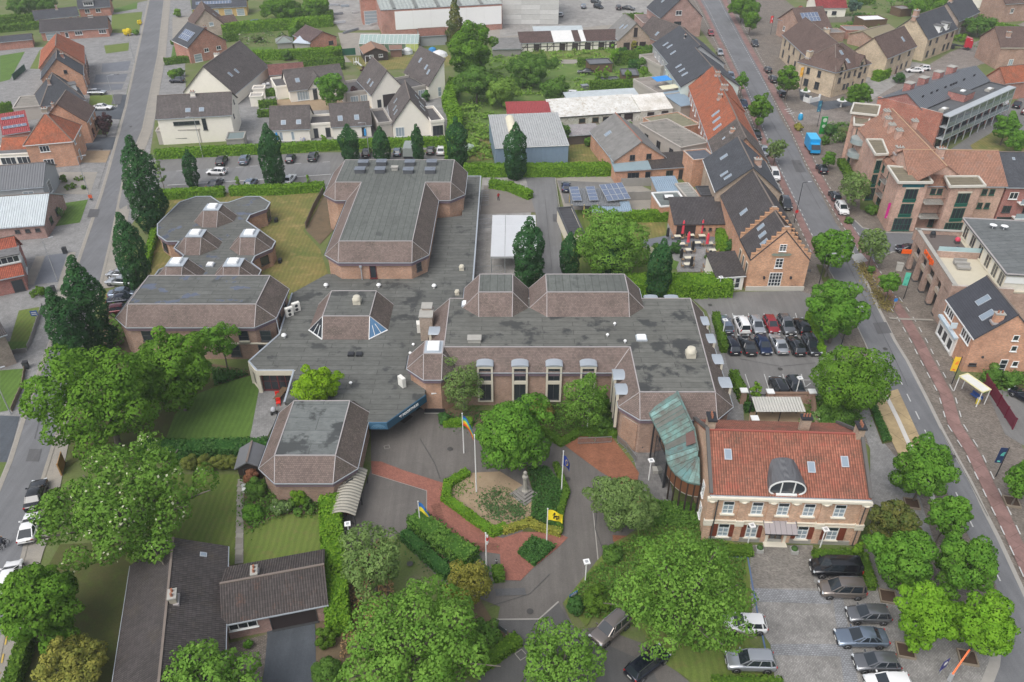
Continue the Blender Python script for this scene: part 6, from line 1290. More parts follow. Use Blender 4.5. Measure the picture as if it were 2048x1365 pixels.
house('grey_brown_house','brown brick house with dark roof and flat porch ending the side street',(1918,42),(1958,24),5.0,10,4.5,'x',brick('taupe_brick',(.27,.20,.17)),r_slate,wins=row(0,3.8,.9,1.4,'white',(.55,.7),1),door=[(0,.2,1.2,1.2,2.3,'pale',1,2)],chim=[(.15,.5,1.2,1,1.2,stack_b)])
house('red_roof_villa','white walled villa with a dark red roof at the top edge',(1634,16),(1693,16),3.4,11,3.6,'x',white_r,tiles('crimson_tiles',(.27,.045,.045),.3,.36),wins=row(0,1.7,1.6,1.2,'dark',(.3,.62),2))
house('orange_hip_house','house with bright orange hipped roof and white curved gable',(1597,50),(1637,45),5.2,9,4.2,'hip',sand_w,r_orange,wins=row(3,4,1.2,1.4,'white',(.3,.7)))
house('solar_roof_house','brown roofed house with a large dark solar field left of the orange hipped roof',(1557,38),(1604,60),5.0,10,4.6,'y',brown_brick,r_brown,panels=[(1,.45,.55,1.2,1.8,5,2)],wins=row(0,3,1.2,1.4,'white',(.3,.7)))
for(a_,b_,z_,D_,k_,w_,r_,lab)in(((1693,62),(1740,62),2.6,6,'flat',red_brick,'g','brick shed with grey flat roof in the gardens above the cream flats'),((1728,42),(1775,40),2.6,6,'flat',timber,'w','white roofed open shed in the upper gardens'),((1750,80),(1800,66),3.0,9,'x',brown_brick,'b','barn with olive brown roof behind the cream pair'),((1650,68),(1690,66),2.6,5,'flat',brown_brick,'g','garage with pale rim behind the corner flats'),((1802,20),(1825,18),2.4,5,'flat',timber,'g','grey hut in the upper gardens')):
 house('garden_shed',lab,a_,b_,z_,D_,1.6,k_,w_,{'g':plain('shed_felt',(.20,.19,.18)),'w':plain('white_tarp',(.70,.71,.72)),'b':plain('olive_roof',(.23,.20,.13),.9,0,.15)}[r_],cat='shed')
house('brick_corner_house','salmon brick house with brown roof cut by the right edge near the lorry',(2003,95),(2075,95),6.0,12,4.0,'x',brown_brick,r_brown,gut=f_crm,wins=row(0,1.8,1.2,1.8,'pale',(.4,),2),chim=[(.25,.25,1.0,1.0,1.4,stack_b)])
house('white_cottage','white cottage with red brick side in the top right corner',(1976,14),(2010,10),3.0,9,3.0,'x',white_r,r_brown,wins=row(0,1.6,1.2,1.2,'dark',(.4,.7)))
house('salmon_house','tall salmon brick house in the top right corner',(2012,8),(2080,4),6.0,11,4.0,'x',brown_brick,r_brown,wins=row(0,3.6,1.2,1.5,'white',(.25,)))
house('orange_brick_house','orange roofed brick house with solar panels between the grey flats and the right edge',(1975,152),(2012,166),4.6,9,3.0,'y',red_brick,r_orange,panels=[(0,.5,.5,1.2,1.8,4,2)])
house('white_conservatory','white framed conservatory roof beside the grey flats',(2006,162),(2060,168),2.8,7,.6,'shed',brown_brick,corr('glass_roof',(.30,.31,.33),1.0,.3,0,.1),cat='conservatory')
# bungalow and its garage wing in the lower left
e2b=Vector((-.262,.965,0));Pb=Vector((-37.5,51.9,0))-e2b*20
house('bungalow','long low bungalow with black pantiled roof and a stone chimney',(Pb.x,Pb.y),(Pb.x+8.75*.965,Pb.y+8.75*.262),2.7,20,2.5,'y',mauve_brick,r_pan,world=True,chim=[(.56,.64,.6,1.0,.9,plain('stone_stack',(.33,.30,.24),.9,0,.2))],key='BG',wins=row(1,1.5,.9,1.3,'white',(.66,.80,.9),1),sky=[(1,.12+.1*8,.45,.35,.5)])
house('garage_wing','garage wing with rusty black tiles, wide dark garage door and white framed window',(450,1245),(650,1206),2.6,6.3,1.55,'x',mauve_brick,r_orig,cat='garage',key='GW',wins=[(0,.16,1.7,2.6,.9,'white',3,1)],chim=[(.31,.62,.5,1.0,.6,plain('white_stack',(.55,.54,.50)))],door=[(0,.66,1.25,4.3,2.2,'blank',1,1)])
# trees, hedges, shrubs
L_MAPLE=leafy('maple_leaf',(.040,.094,.010),(.082,.155,.018));L_BRIGHT=leafy('lime_leaf',(.062,.145,.010),(.115,.215,.018));L_STREET=leafy('street_leaf',(.038,.10,.012),(.085,.17,.022))
L_DARK=leafy('hornbeam_leaf',(.010,.036,.012),(.026,.068,.020),.1);L_ASH=leafy('ash_leaf',(.052,.115,.016),(.105,.185,.032));L_ELDER=leafy('blossom_leaf',(.048,.105,.014),(.088,.155,.026),.25,(.60,.62,.42))
L_SPARSE=leafy('sparse_leaf',(.062,.105,.030),(.115,.165,.052));L_HEDGE=leafy('hedge_leaf',(.038,.078,.010),(.072,.125,.016));L_HEDGE2=leafy('hedge_leaf_bright',(.052,.112,.010),(.10,.175,.016));L_IVY=leafy('laurel_leaf',(.020,.060,.014),(.045,.098,.024))
L_BUSH=leafy('bush_leaf',(.034,.080,.014),(.078,.142,.026));L_YEL=leafy('golden_leaf',(.095,.10,.018),(.18,.165,.035));L_GOLD=leafy('yellow_leaf',(.38,.30,.02),(.55,.44,.04));L_PURPLE=leafy('copper_leaf',(.030,.016,.018),(.055,.03,.03),.1);L_CONIF=leafy('conifer_leaf',(.030,.052,.012),(.085,.08,.022),.1)
L_FLOWER=leafy('flower_leaf',(.05,.09,.03),(.10,.15,.045),.2,(.62,.55,.55));L_BLUE=leafy('spruce_leaf',(.03,.06,.045),(.06,.10,.07),.1);L_WEED=leafy('weed_leaf',(.065,.125,.018),(.13,.20,.04));L_RED=leafy('red_flower_leaf',(.05,.08,.03),(.10,.13,.04),.2,(.55,.07,.22))
CROWN=[0]
def quads(pos,nrm,size,rng,aspect=1.0):
 n=len(pos);a=rng.normal(size=(n,3));t=np.cross(nrm,a);t/=np.linalg.norm(t,axis=1,keepdims=True)+1e-9;b=np.cross(nrm,t)
 s=(size*(.6+.8*rng.random((n,1))))*.5;t=t*s*aspect;b=b*s
 q=np.stack([pos-t-b*.55,pos+t*.25-b,pos+t+b*.55,pos-t*.25+b],axis=1);return q
def lobed(rng,c,rx,ry,rz,lobes,lr,dens,leaf,shape='round'):
 c=np.array(c,float)
 if shape=='round':rx,ry,rz,lr=rx*.86,ry*.86,rz*.9,lr*.84;lobes=int(lobes*1.25)
 i=np.arange(lobes)+.5;ph=np.arccos(1-1.86*i/lobes);th=math.pi*(1+5**.5)*i+rng.random()*6
 d=np.stack([np.cos(th)*np.sin(ph),np.sin(th)*np.sin(ph),np.cos(ph)],1)+rng.normal(scale=.16,size=(lobes,3))
 k=.50+.42*rng.random((lobes,1))
 if shape=='column':
  h=(i/lobes);pr=np.clip(1.25*np.sin(np.pi*np.clip(h*.86+.14,0,1))**.75,.18,1)*np.where(h>.75,1.0-(h-.75)*1.6,1)
  r=(.35+.4*rng.random(lobes))*pr;C_=np.stack([np.cos(th)*r*rx,np.sin(th)*r*ry,(h*2-1)*rz*.93],1)+c;R_=(rx*lr*(.8+.5*rng.random(lobes))*np.clip(pr,.45,1))[:,None]*np.array([[1,1,1.25]])
 elif shape=='cone':
  h=i/lobes;pr=1.02-h;r=(.3+.6*rng.random(lobes))*pr;C_=np.stack([np.cos(th)*r*rx,np.sin(th)*r*ry,(h*2-1)*rz],1)+c;R_=(rx*lr*(.35+pr*.8)*(.8+.4*rng.random(lobes)))[:,None]*np.array([[1,1,.7]])
 else:
  C_=c+d*k*np.array([[rx,ry,rz]]);R_=(min(rx,rz*1.3)*lr*(.62+.7*rng.random(lobes)))[:,None]*np.array([[1,1,.82]])
 if shape=='round' and rx>1.2:
  k5=5;dd=rng.normal(size=(lobes*k5,3));dd[:,2]+=.35;dd/=np.linalg.norm(dd,axis=1,keepdims=True);CS=C_
  C_=np.concatenate([np.repeat(C_,k5,0)+dd*np.repeat(R_,k5,0)*.72,CS]);R_=np.concatenate([np.repeat(R_,k5,0)*(.36+.26*rng.random((lobes*k5,1))),R_*.8]);lobes=len(C_);dens=dens*.72
 else:CS=C_
 area=4*math.pi*(R_[:,0]**2);n=int(area.sum()*dens/(leaf*leaf*.5));n=min(n,60000)
 w=rng.choice(lobes,n,p=area/area.sum());v=rng.normal(size=(n,3));v[:,2]+=.25;v/=np.linalg.norm(v,axis=1,keepdims=True)
 pos=C_[w]+v*R_[w]*(.82+.24*rng.random((n,1)))
 keep=np.ones(n,bool)
 for j in range(lobes):
  e=((pos-C_[j])/R_[j]);keep&=((e*e).sum(1)>.60)|(w==j)
 pos,v,w=pos[keep],v[keep],w[keep]
 nr=v*.95+rng.normal(scale=.42,size=pos.shape)+np.array([0,0,.25]);nr/=np.linalg.norm(nr,axis=1,keepdims=True)
 lt=rng.random(lobes)*.5;tint=np.clip(lt[w]+rng.random(len(w))*.5,0,1)
 tint[rng.random(len(tint))<.022]=1.0;tint=np.minimum(tint,1)
 out=pos-c;out/=np.linalg.norm(out,axis=1,keepdims=True)+1e-9;sn=v*.75+nr*.38+out*.35;sn/=np.linalg.norm(sn,axis=1,keepdims=True)
 return quads(pos,nr,leaf,rng),tint,CS,sn
def tree(name,label,px,py,wpx,h,mat,leaf=.36,lobes=42,lr=.46,dens=.8,rz=None,shape='round',group=None,cat='tree',trunk_r=None,bare=False,seed=None,aspect=1.0,base=None,zc=None):
 """crown centred on photo pixel (px,py), wpx wide there, h = height of the whole tree"""
 CROWN[0]+=1;rng=np.random.default_rng(seed or CROWN[0]*7+3);leaf*=.70
 z0=zc if zc is not None else h*.60;m=mpp(px,py,z0);r=wpx*m/2;r_z=rz if rz is not None else min(h*.42,r*1.05)
 if zc is None:z0=max(h-r_z,r_z*.85);m=mpp(px,py,z0);r=wpx*m/2*(.95 if py>650 else 1)
 c=at(px,py,z0);o=thing(name,label,cat,(c.x,c.y,0),0,group)
 q,t,Cs,sn=lobed(rng,(0,0,z0),r,r*aspect,r_z,lobes,lr,dens,leaf,shape)
 q[:,:,2]=np.maximum(q[:,:,2],.05)
 if not mat.name.startswith(('blossom','flower','red_f')):t=np.minimum(t,.9)
 if bare:kk=rng.random(len(q))<.66;q,t,sn=q[kk],t[kk],sn[kk]
 cr=fast_mesh('crown',q,4,mat,o,t,nrm=sn)
 if shape=='column':cr.rotation_euler=(rng.normal()*.035,rng.normal()*.035,rng.random()*6);k_=.9+.22*rng.random();cr.scale=(k_,k_*(.85+.3*rng.random()),.96+.08*rng.random())
 b=MB();tr=trunk_r or max(.10,r*.055);top=z0+r_z*(.1 if shape=='round' else .5)
 b.path([(0,0,0),(.04*r,.02*r,z0*.45),(0,0,top)],tr,tr*.45)
 rr=random.Random(CROWN[0])
 if shape=='round' and r>1.5:
  for j in rr.sample(range(len(Cs)),min(len(Cs),16 if bare else 7)):
   e=Vector(Cs[j]);s_=Vector((0,0,max(.3,z0-r_z*.55)))
   mid=s_.lerp(e,.5)+Vector((0,0,-r_z*.06));b.path([s_,mid,e+(e-Vector((0,0,z0)))*(.35 if bare else .0)],tr*(.6 if bare else .42),tr*.14,5)
 b.build('trunk',bark,o,local=True);return o
def shrub(label,px,py,wpx,h,mat=L_BUSH,leaf=.22,name='shrub',group=None,lobes=14,cat='shrub',shape='round',dens=.9):
 return tree(name,label,px,py,wpx,h,mat,leaf,lobes,.55 if shape=='round' else .5,dens,rz=h*.52,shape=shape,group=group,cat=cat,trunk_r=.06,zc=h*.5)
def hedge(label,pts,w,h,mat=L_HEDGE,leaf=.2,name='hedge',group=None,world=False,z=None,lab_cat='hedge',top=False):
 """clipped hedge along photo points taken at its foot (top=True: along its top edge)"""
 CROWN[0]+=1;rng=np.random.default_rng(CROWN[0]*5+1)
 P=[Vector((x,y,0))for x,y in pts]if world else[at(x,y,h if top else 0)for x,y in pts]
 for p in P:p.z=0
 o=thing(name,label,lab_cat,P[0],0,group);b=MB();POS=[];NR=[]
 for A,B in zip(P,P[1:]):
  d=B-A;L=d.length
  if L<.05:continue
  t=d/L;n=Vector((-t.y,t.x,0));a=math.atan2(t.y,t.x);b.box((A+B)/2+Vector((0,0,h*.47)),(L+w*.55,w*.86,h*.94),a)
  t_,n_=np.array(t),np.array(n);A_=np.array(A)
  for(area,f)in((L*w,'t'),(L*h,'l'),(L*h,'r'),(w*h,'e'),(w*h,'s')):
   k=int(area*1.15/(leaf*leaf*.5))
   if not k:continue
   u,v=rng.random((k,1)),rng.random((k,1));jit=rng.normal(scale=leaf*.22,size=(k,3))+np.sin(u*L*1.7+v*3)*np.array([0,0,.07])
   if f=='t':p=A_+t_*(u*(L+w*.6)-w*.3)+n_*(v-.5)*w+np.array([0,0,h]);q=np.array([0,0,1.])
   elif f in 'lr':sg=1 if f=='l' else-1;p=A_+t_*(u*(L+w*.6)-w*.3)+n_*sg*w/2+np.array([0,0,1])*v*h;q=n_*sg
   else:p=A_+t_*((L+w*.3)if f=='e' else-w*.3)+n_*(u-.5)*w+np.array([0,0,1])*v*h;q=t_*(1 if f=='e' else-1)
   POS.append(p+jit);NR.append(np.broadcast_to(q,p.shape)*.9+rng.normal(scale=.5,size=p.shape))
 b.build('hedge_body',mat,o)
 pos=np.concatenate(POS);nr=np.concatenate(NR);nr/=np.linalg.norm(nr,axis=1,keepdims=True);pos=pos-np.array(P[0])
 fast_mesh('foliage',quads(pos,nr,leaf,rng),4,mat,o,rng.random(len(pos)),nrm=nr*.6+np.array([0,0,.35]));return o
def cover(name,pts,n,h,leaf,mat,seed=1,clump=0):
 """low growth nobody could count, scattered over a photo polygon"""
 rng=np.random.default_rng(seed);P=np.array([[p.x,p.y]for p in(at(x,y,0)for x,y in pts)]);lo,hi=P.min(0),P.max(0)
 q=lo+rng.random((n*3,2))*(hi-lo);ins=np.zeros(len(q),bool);j=len(P)-1
 for i in range(len(P)):
  xi,yi,xj,yj=*P[i],*P[j];ins^=((yi>q[:,1])!=(yj>q[:,1]))&(q[:,0]<(xj-xi)*(q[:,1]-yi)/(yj-yi+1e-12)+xi);j=i
 q=q[ins][:n]
 if clump:
  c=q[rng.integers(0,len(q),clump)];w=rng.integers(0,clump,len(q));q=c[w]+rng.normal(scale=.45+.5*rng.random((clump,1))[w],size=(len(q),2));hz=rng.random(clump)[w]*h
 else:hz=np.full(len(q),h)
 pos=np.column_stack([q,.16+rng.random(len(q))*hz]);nr=rng.normal(scale=.5,size=pos.shape)+np.array([0,0,.8]);nr/=np.linalg.norm(nr,axis=1,keepdims=True)
 o=fast_mesh(name,quads(pos,nr,leaf,rng),4,mat,None,rng.random(len(pos)));o['kind']='stuff';return o
G1='dark columnar trees'
for lab,px,py,w,h in(('tallest dark columnar tree beside the left road, above the brick pavilion',286,372,66,17),('dark columnar tree leaning over the parked cars left of the brick pavilion',258,505,66,13.5),('dark columnar tree behind the big lime green trees on the left road',172,615,74,15.5),('broad dark tree in front of another at the left road bend',136,655,70,14),('small dark columnar tree standing in the rear car park hedge',377,336,32,8),('big dark columnar tree between the pavilion and the rear car park',541,312,50,13),('dark columnar tree at the rear car park nearest the brown roofed white houses',699,286,44,8.5),('second dark columnar tree behind the gym roof beside a black car',762,288,38,8),('slim dark columnar tree behind the gym roof beside the grey trailer',837,287,28,8),('dark columnar tree right of the white car behind the gym',913,286,46,11),('dark columnar tree in front of the blue barn',1030,304,48,11.5),('dark columnar tree beside the white courtyard canopy',1057,508,62,12.5),('dark columnar tree at the left foot of the round pub tree',1138,510,46,8),('dark columnar tree in front of the round pub tree',1223,520,48,7.5),('dark columnar tree before the pub garden clipped hedge',1317,540,54,10)):
 mm=mpp(px,py,h*.5);rzz=h*.5
 tree('columnar_tree',lab,px,py,w*.92,h,L_DARK,.30 if py>450 else .36,110,.36,.95,rz=rzz,shape='column',group=G1,zc=h*.5+.2)
tree('maple_tree','huge lime green maple spreading over the left road',200,795,265,13.5,L_MAPLE,.40,64,.36,.8,rz=5.6,seed=11)
tree('maple_tree','mid green maple between the huge maple and the school wing',345,735,165,12,L_MAPLE,.38,48,.40,.8,rz=5.0,seed=12)
tree('robinia_tree','wide tree with creamy white blossom beside the bungalow',255,1010,335,11.5,L_ELDER,.36,70,.34,.72,rz=4.2,seed=13,bare=True)
tree('maple_tree','rounded lime green tree cut by the left edge beside the bungalow lawn',68,1210,185,9.5,L_MAPLE,.34,48,.40,.85,rz=3.9,seed=14)
tree('robinia_tree','leafy tree top rising in front of the bungalow at the bottom edge',405,1385,255,8,L_ASH,.32,46,.36,.7,rz=2.8,seed=15,bare=True)
tree('ash_tree','large open ash tree with pale limbs at the bottom centre',830,1285,305,10.5,L_ASH,.33,64,.33,.62,rz=4.2,seed=16,bare=True)
tree('ash_tree','olive green open tree beside the curved cycle shelter',742,1125,165,8.5,L_SPARSE,.26,46,.38,.62,rz=3.0,seed=17,bare=True)
tree('willow_tree','small yellowish willow behind the forecourt bed',938,1168,105,5,L_YEL,.20,30,.42,.55,rz=1.9,seed=18)
tree('lime_tree','dense mid green tree in the middle of the forecourt roundabout',1022,870,160,9.5,L_STREET,.30,54,.38,.95,rz=4.3,seed=19)
tree('robinia_tree','thin leaved tree in front of the dormer windows nearest the tower',926,765,94,8,L_SPARSE,.20,40,.40,.5,rz=3.2,seed=20,bare=True)
tree('robinia_tree','thin leaved yellowish tree in front of the right dormer windows',1168,800,110,8.5,L_ASH,.22,42,.40,.55,rz=3.6,seed=21,bare=True)
tree('acacia_tree','bright yellow green tree growing through the low roof beside the front wing',634,770,98,8.2,leafy('acacia_leaf',(.085,.165,.008),(.15,.235,.014)),.26,34,.42,.95,rz=2.4,seed=22)
tree('young_maple','small green tree against the brick west wing',440,680,74,8.5,L_STREET,.28,26,.42,.6,rz=3.0,seed=23)
tree('acacia_tree','feathery tree between the forecourt drive and the copper roof',1247,1008,140,7,L_SPARSE,.22,42,.40,.7,rz=2.7,seed=24)
tree('ash_tree','very large olive green ash tree left of the town hall car park',1365,1190,285,11.5,L_ASH,.30,72,.33,.8,rz=4.4,seed=25,bare=True)
tree('ash_tree','leafy tree cut by the bottom edge beside the black estate car',1120,1330,200,7.5,L_ASH,.28,40,.38,.6,rz=2.8,seed=26,bare=True)
tree('walnut_tree','big round light green tree in the pub garden',1217,490,150,10.5,L_ASH,.34,60,.36,1.0,rz=5.0,seed=27)
tree('maple_tree','tall bright green tree beside the half timbered stables',940,98,92,15,L_MAPLE,.46,42,.42,.9,rz=6.6,seed=28)
tree('spruce_tree','dark spruce top behind the tall bright green tree',910,42,40,14,L_CONIF,.5,60,.5,.8,rz=7,shape='cone',seed=29,zc=7)
G2='street trees along the main street'
for lab,px,py,w,h,m,rz in(('rounded green street tree leaning over the parked cars behind the town hall',1676,622,128,9,L_STREET,3.4),('large dense street tree right of the town hall car park',1702,762,172,10,L_MAPLE,4.2),('bushy street tree at the pub corner',1664,500,84,8,L_STREET,2.9),('street tree beside the beige bus bay',1852,940,128,8,L_STREET,3.1),('small street tree at the bend right of the conifer',1897,1030,92,7,L_STREET,2.4),('wide green street tree behind the black van',1808,1115,138,8,L_STREET,3.3),('green street tree nearest the road junction',1934,1130,132,8,L_STREET,3.1),('yellow green street tree in a square planting frame beside the sedan',1854,1232,128,7.8,L_BRIGHT,3.2),('yellow green street tree lowest at the right edge of the car park',1966,1252,132,7.8,L_BRIGHT,3.1),('street tree cut by the right edge below the blue banner',2048,960,76,6,L_STREET,2.0),('young street tree below the green banner',1781,566,46,5.5,L_STREET,1.7),('thin yellowish street tree at the side street corner',1748,490,62,7,L_SPARSE,2.6),('thin yellowish street tree in front of the pink flats',1712,376,66,7.5,L_SPARSE,2.9),('dark green street tree on the corner by the cream flats',1578,160,54,9,L_MAPLE,3.4),('dark green street tree beside the lower orange terrace',1521,214,50,9,L_MAPLE,3.4),('round street tree between the cream flats and pink flats',1718,190,54,8,L_MAPLE,3.1),('small street tree in front of the slate terrace',1485,162,26,6.5,L_STREET,2.0),('thin young street tree opposite the blue van',1553,298,44,6,L_SPARSE,2.2),('round young street tree behind the parked dark car by the pink flats',1660,318,30,4,L_STREET,1.4),('slim street tree near the top of the main street',1502,40,36,8,L_MAPLE,3.2),('leafy street tree above the road bend',1485,14,70,8,L_MAPLE,3.0),('green garden tree at the right edge by the grey flats',2013,255,52,7,L_STREET,2.8),('low green tree at the right edge below the grey flats',2036,280,44,5.5,L_STREET,2.2)):
 tree('street_tree',lab,px,py,w,h,m,.27 if py>700 else .34,40 if w>60 else 24,.42,.9 if m is not L_SPARSE else .5,rz=rz,group=G2)
tree('yew_tree','yellow brown conifer right of the town hall',1786,1050,100,7.5,L_CONIF,.24,50,.40,.9,rz=3.2,seed=31)
tree('conifer','spreading golden green conifer at the bottom left corner',145,1340,150,5.5,leafy('golden_conifer',(.07,.085,.018),(.15,.14,.03),.1),.26,40,.42,.7,rz=2.3,seed=32)
for lab,px,py,w,h,m,rz,nm in(('bright green pyramidal tree in the gravel court of the white houses',662,178,58,9,L_STREET,3.8,'young_lime'),('broad willow green bush tree in the meadow',1060,140,98,8,L_BUSH,3.6,'willow_tree'),('round bush tree at the meadow corner above the red roof',1110,180,60,6,L_BUSH,2.6,'bush_tree'),('left column of twin green trees beside the garden pavilion',1196,150,15,6,L_HEDGE2,2.8,'clipped_tree'),('right column of twin green trees beside the garden pavilion',1213,150,15,6,L_HEDGE2,2.8,'clipped_tree'),('pale green upright tree before the garden pavilion',1228,110,20,6,L_BRIGHT,2.6,'young_tree'),('small round topped tree beside the timber cabin',1288,142,20,4,L_HEDGE2,1.1,'ball_tree'),('round topped tree above the timber cabin hedges',1284,125,20,4,L_BUSH,1.1,'ball_tree'),('round topped tree left of the timber cabin',1256,148,18,4,L_HEDGE2,1.1,'ball_tree'),('low tree overhanging the ruined stable roof',1126,262,34,5,L_BUSH,1.8,'bush_tree'),('dense tree clump behind the trampoline garden',560,14,90,8,L_MAPLE,3.5,'garden_tree'),('round dark tree beside the builders yard',630,12,58,8,L_MAPLE,3.5,'garden_tree'),('dark garden tree at the top right behind the cottages',1860,12,80,8,L_MAPLE,3.4,'garden_tree'),('green garden tree above the parked white van',1960,52,70,6,L_BUSH,2.6,'garden_tree'),('grey green round tree beside the red roofed villa',1708,12,26,6,L_BLUE,2.4,'garden_tree'),('small green tree in the gardens at the upper left edge',44,12,60,7,L_BUSH,2.8,'garden_tree'),('bushy tree behind the bungalow at the top left edge',90,8,50,7,L_BUSH,2.8,'garden_tree'),('bare twiggy poplar beside the tallest dark columnar tree',318,340,22,9,L_SPARSE,4.2,'young_poplar'),('broad green tree mass at the meadow edge left of the red roof',952,165,84,9,L_BUSH,3.6,'garden_tree'),('tall bush tree in the meadow centre',1003,182,74,7,L_WEED,3.0,'bush_tree'),('small tree near the top left red flowers',590,66,24,4,L_BUSH,1.6,'garden_tree'),('young tree in the car park bed behind the town hall shelter',1513,782,22,4.5,L_HEDGE2,1.6,'young_tree'),('lone sapling with thin crown at the rear parking kerb',475,363,9,3.6,L_HEDGE2,1.5,'sapling'),('second sapling at the rear parking kerb near the white car',617,362,9,3.6,L_HEDGE2,1.5,'sapling')):
 tree(nm,lab,px,py,w,h,m,.40 if py<260 else .3,30 if w>40 else 16,.46,.85,rz=rz)
for i,(px,py)in enumerate(((200,246),(214,240),(208,254))):
 tree('copper_bush',('left','right','front')[i]+' clipped dark purple tree of the three beside the red van',px,py,19,4.4,L_PURPLE,.3,16,.5,1.0,rz=2.0,group='dark purple clipped trees',zc=2.3)
for i,x in enumerate((379,409,439,466)):
 shrub(('first','second','third','fourth')[i]+' clipped round box cushion from the left before the garden hedge',x,926,36,1.9,leafy('box_leaf',(.07,.095,.02),(.15,.16,.04)),.16,'box_ball','row of clipped box cushions',10)
for lab,px,py,w,h,m in(('round golden green bush beside the small blue sign',1190,1205,62,2.0,L_HEDGE),('dark evergreen bush under the small blue sign',1150,1212,40,1.5,L_IVY),('bushy shrub at the bed by the notice board',975,1270,60,2.4,L_BUSH),('green shrub in the corner between the drive and the ash tree',1225,1108,46,1.6,L_BUSH),('shrub at the tower foot beside the dormer tree',890,838,26,1.4,L_IVY),('reddish shrub beside the thin yellowish dormer tree',1085,820,64,2.2,leafy('reddish_leaf',(.07,.075,.02),(.15,.12,.035))),('dark shrub under the second dormer',1050,800,44,1.8,L_IVY),('broad shrub before the corner of the octagon wing',1205,850,46,2.0,L_BUSH),('dense green shrub right of the thin dormer tree',1200,812,44,3.2,L_STREET),('flowering shrub behind the red brick walled shelter yard',1632,838,30,2.6,L_FLOWER),('large green bush group right of the shelter yard',1670,830,70,3.0,L_BUSH),('low bush below the flowering shrub',1640,865,40,1.6,L_HEDGE2),('pale green small tree shrub before the town hall end wall',1716,1102,26,2.4,L_HEDGE2),('hydrangea like bush below the front wing wall',560,1015,46,1.5,L_FLOWER),('bush between the lawn path and the front wing',512,975,46,1.8,L_BUSH),('red leaved shrub beside the garden shed',502,955,34,2.0,leafy('red_leaf',(.11,.05,.03),(.19,.09,.05))),('rounded shrub on the path side of the small lawn',505,1025,46,1.6,L_STREET),('long shrub under the front wing wall right of the path',600,1012,70,1.3,L_BUSH),('square clipped bush against the front wing wall',597,990,44,2.2,L_HEDGE2),('laurel bush beside the bungalow driveway',650,1275,40,2.2,L_HEDGE),('second laurel bush lower on the bungalow driveway',655,1340,60,2.6,L_BUSH),('potted palm in the bungalow court',495,1288,20,1.0,L_STREET),('round shrub in the pub garden left of the tables',1352,495,24,2.4,L_IVY),('pampas like pale grass clump in the pub garden',1299,510,28,2.6,leafy('pampas',(.20,.20,.15),(.45,.43,.36))),('small round shrub near the pampas clump',1312,495,18,1.8,L_BUSH),('round shrub at the pub terrace centre',1460,493,26,2.4,L_IVY),('low leafy planter bush under the black parasol',1418,514,22,.9,L_BUSH),('weeping bush by the bus shelter garden',1985,752,40,2.4,L_BUSH),('round bush right of the bus shelter garden',2022,760,34,2.4,L_BUSH),('low shrub in front of the pink flats magenta banner',1742,420,28,1.6,L_BUSH),('low shrub at the kerb by the white suv',1698,442,20,1.0,L_BUSH),('bush at the left foot of the round street tree bed',1742,540,16,1.6,L_BUSH),('bright yellow bush on the lawn beside the upper left road',255,64,16,2.4,L_GOLD),('small yellow bush near the top of the left road',279,45,10,1.6,L_GOLD),('pale green bush on the upper left lawn',271,65,14,1.8,L_ASH),('green bush at the white driveway',355,26,16,3.0,L_HEDGE2),('round bush beside the dark parked car on the left road',357,146,32,2.2,L_BUSH),('low bush left of the front gravel garden',345,148,24,2.0,L_HEDGE2),('bush cluster in front of the mauve brick house',117,425,24,2.0,L_FLOWER),('box block near the street lamp',127,357,13,1.8,L_HEDGE),('flat clipped bed at the grey roofed house',139,374,28,.9,L_HEDGE),('thin clipped bed near the pavement',160,357,30,.6,L_HEDGE),('tiny round bush near the street lamp',167,375,10,.9,L_BUSH),('low hedge bush at the red house gate',78,584,42,1.2,L_HEDGE),('yellow conifer before the arched coach house',1268,92,12,4.2,L_YEL),('rambling shrubs before the arched coach house',1290,100,60,2.6,L_BUSH),('left shrub of the coach house garden',1245,104,30,2.4,L_IVY),('ivy mass on the ruined stable yard wall',1240,258,76,2.2,L_STREET),('weeds against the ruined stable front',1178,236,26,2.0,L_BUSH),('green bush beside the barn yard path',1214,322,22,2.0,L_HEDGE2),('round bush under the scrap shelter',1176,285,20,1.8,L_BUSH),('dark bush at the blue barn corner',1122,318,14,1.8,L_IVY),('round dark bush in the white court',708,188,24,4.0,L_PURPLE),('ball bush at the rear gabled house',852,192,18,3.2,L_IVY),('small cypress before the rear gabled house',755,203,9,3.0,L_HEDGE),('bright bush between the slim windows and dark door',648,278,12,2.0,L_HEDGE2),('orange bush at the crossing by the blue post box',1597,255,18,1.4,L_YEL),('dark shrub in the sloped bed behind the green sign',1660,260,24,2.6,L_IVY),('round shrub in the sloped bed by the cyan van',1651,280,18,2.2,L_BUSH),('flowering bed shrub before the pink flats',1678,275,30,2.0,L_FLOWER),('shrub with red tones in the sloped bed',1690,262,24,2.2,L_RED),('dark bush at the upper right corner flats garden',1800,155,24,3.0,L_IVY),('round dark bush by the red roofed villa',1713,35,18,3.0,L_IVY),('magenta flowering shrub in the upper right garden',1973,45,16,2.0,L_RED),('green bush row by the lorry',1920,75,40,2.0,L_HEDGE2),('azalea shrub with pink flowers in the upper garden',515,78,20,2.0,L_RED),('pale lilac bush beside the summer house',563,74,20,2.4,L_FLOWER),('round shrub in the hedge garden behind the rust roofed garage',575,112,20,2.6,L_BUSH),('light shrub at the hedge corner of the orange workshop',665,105,30,3.0,L_HEDGE2),('low dark shrub row at the rear gabled houses',735,138,40,1.0,L_PURPLE)):
 shrub(lab,px,py,w,h,m,.2 if py>600 else .28 if py>300 else .36)
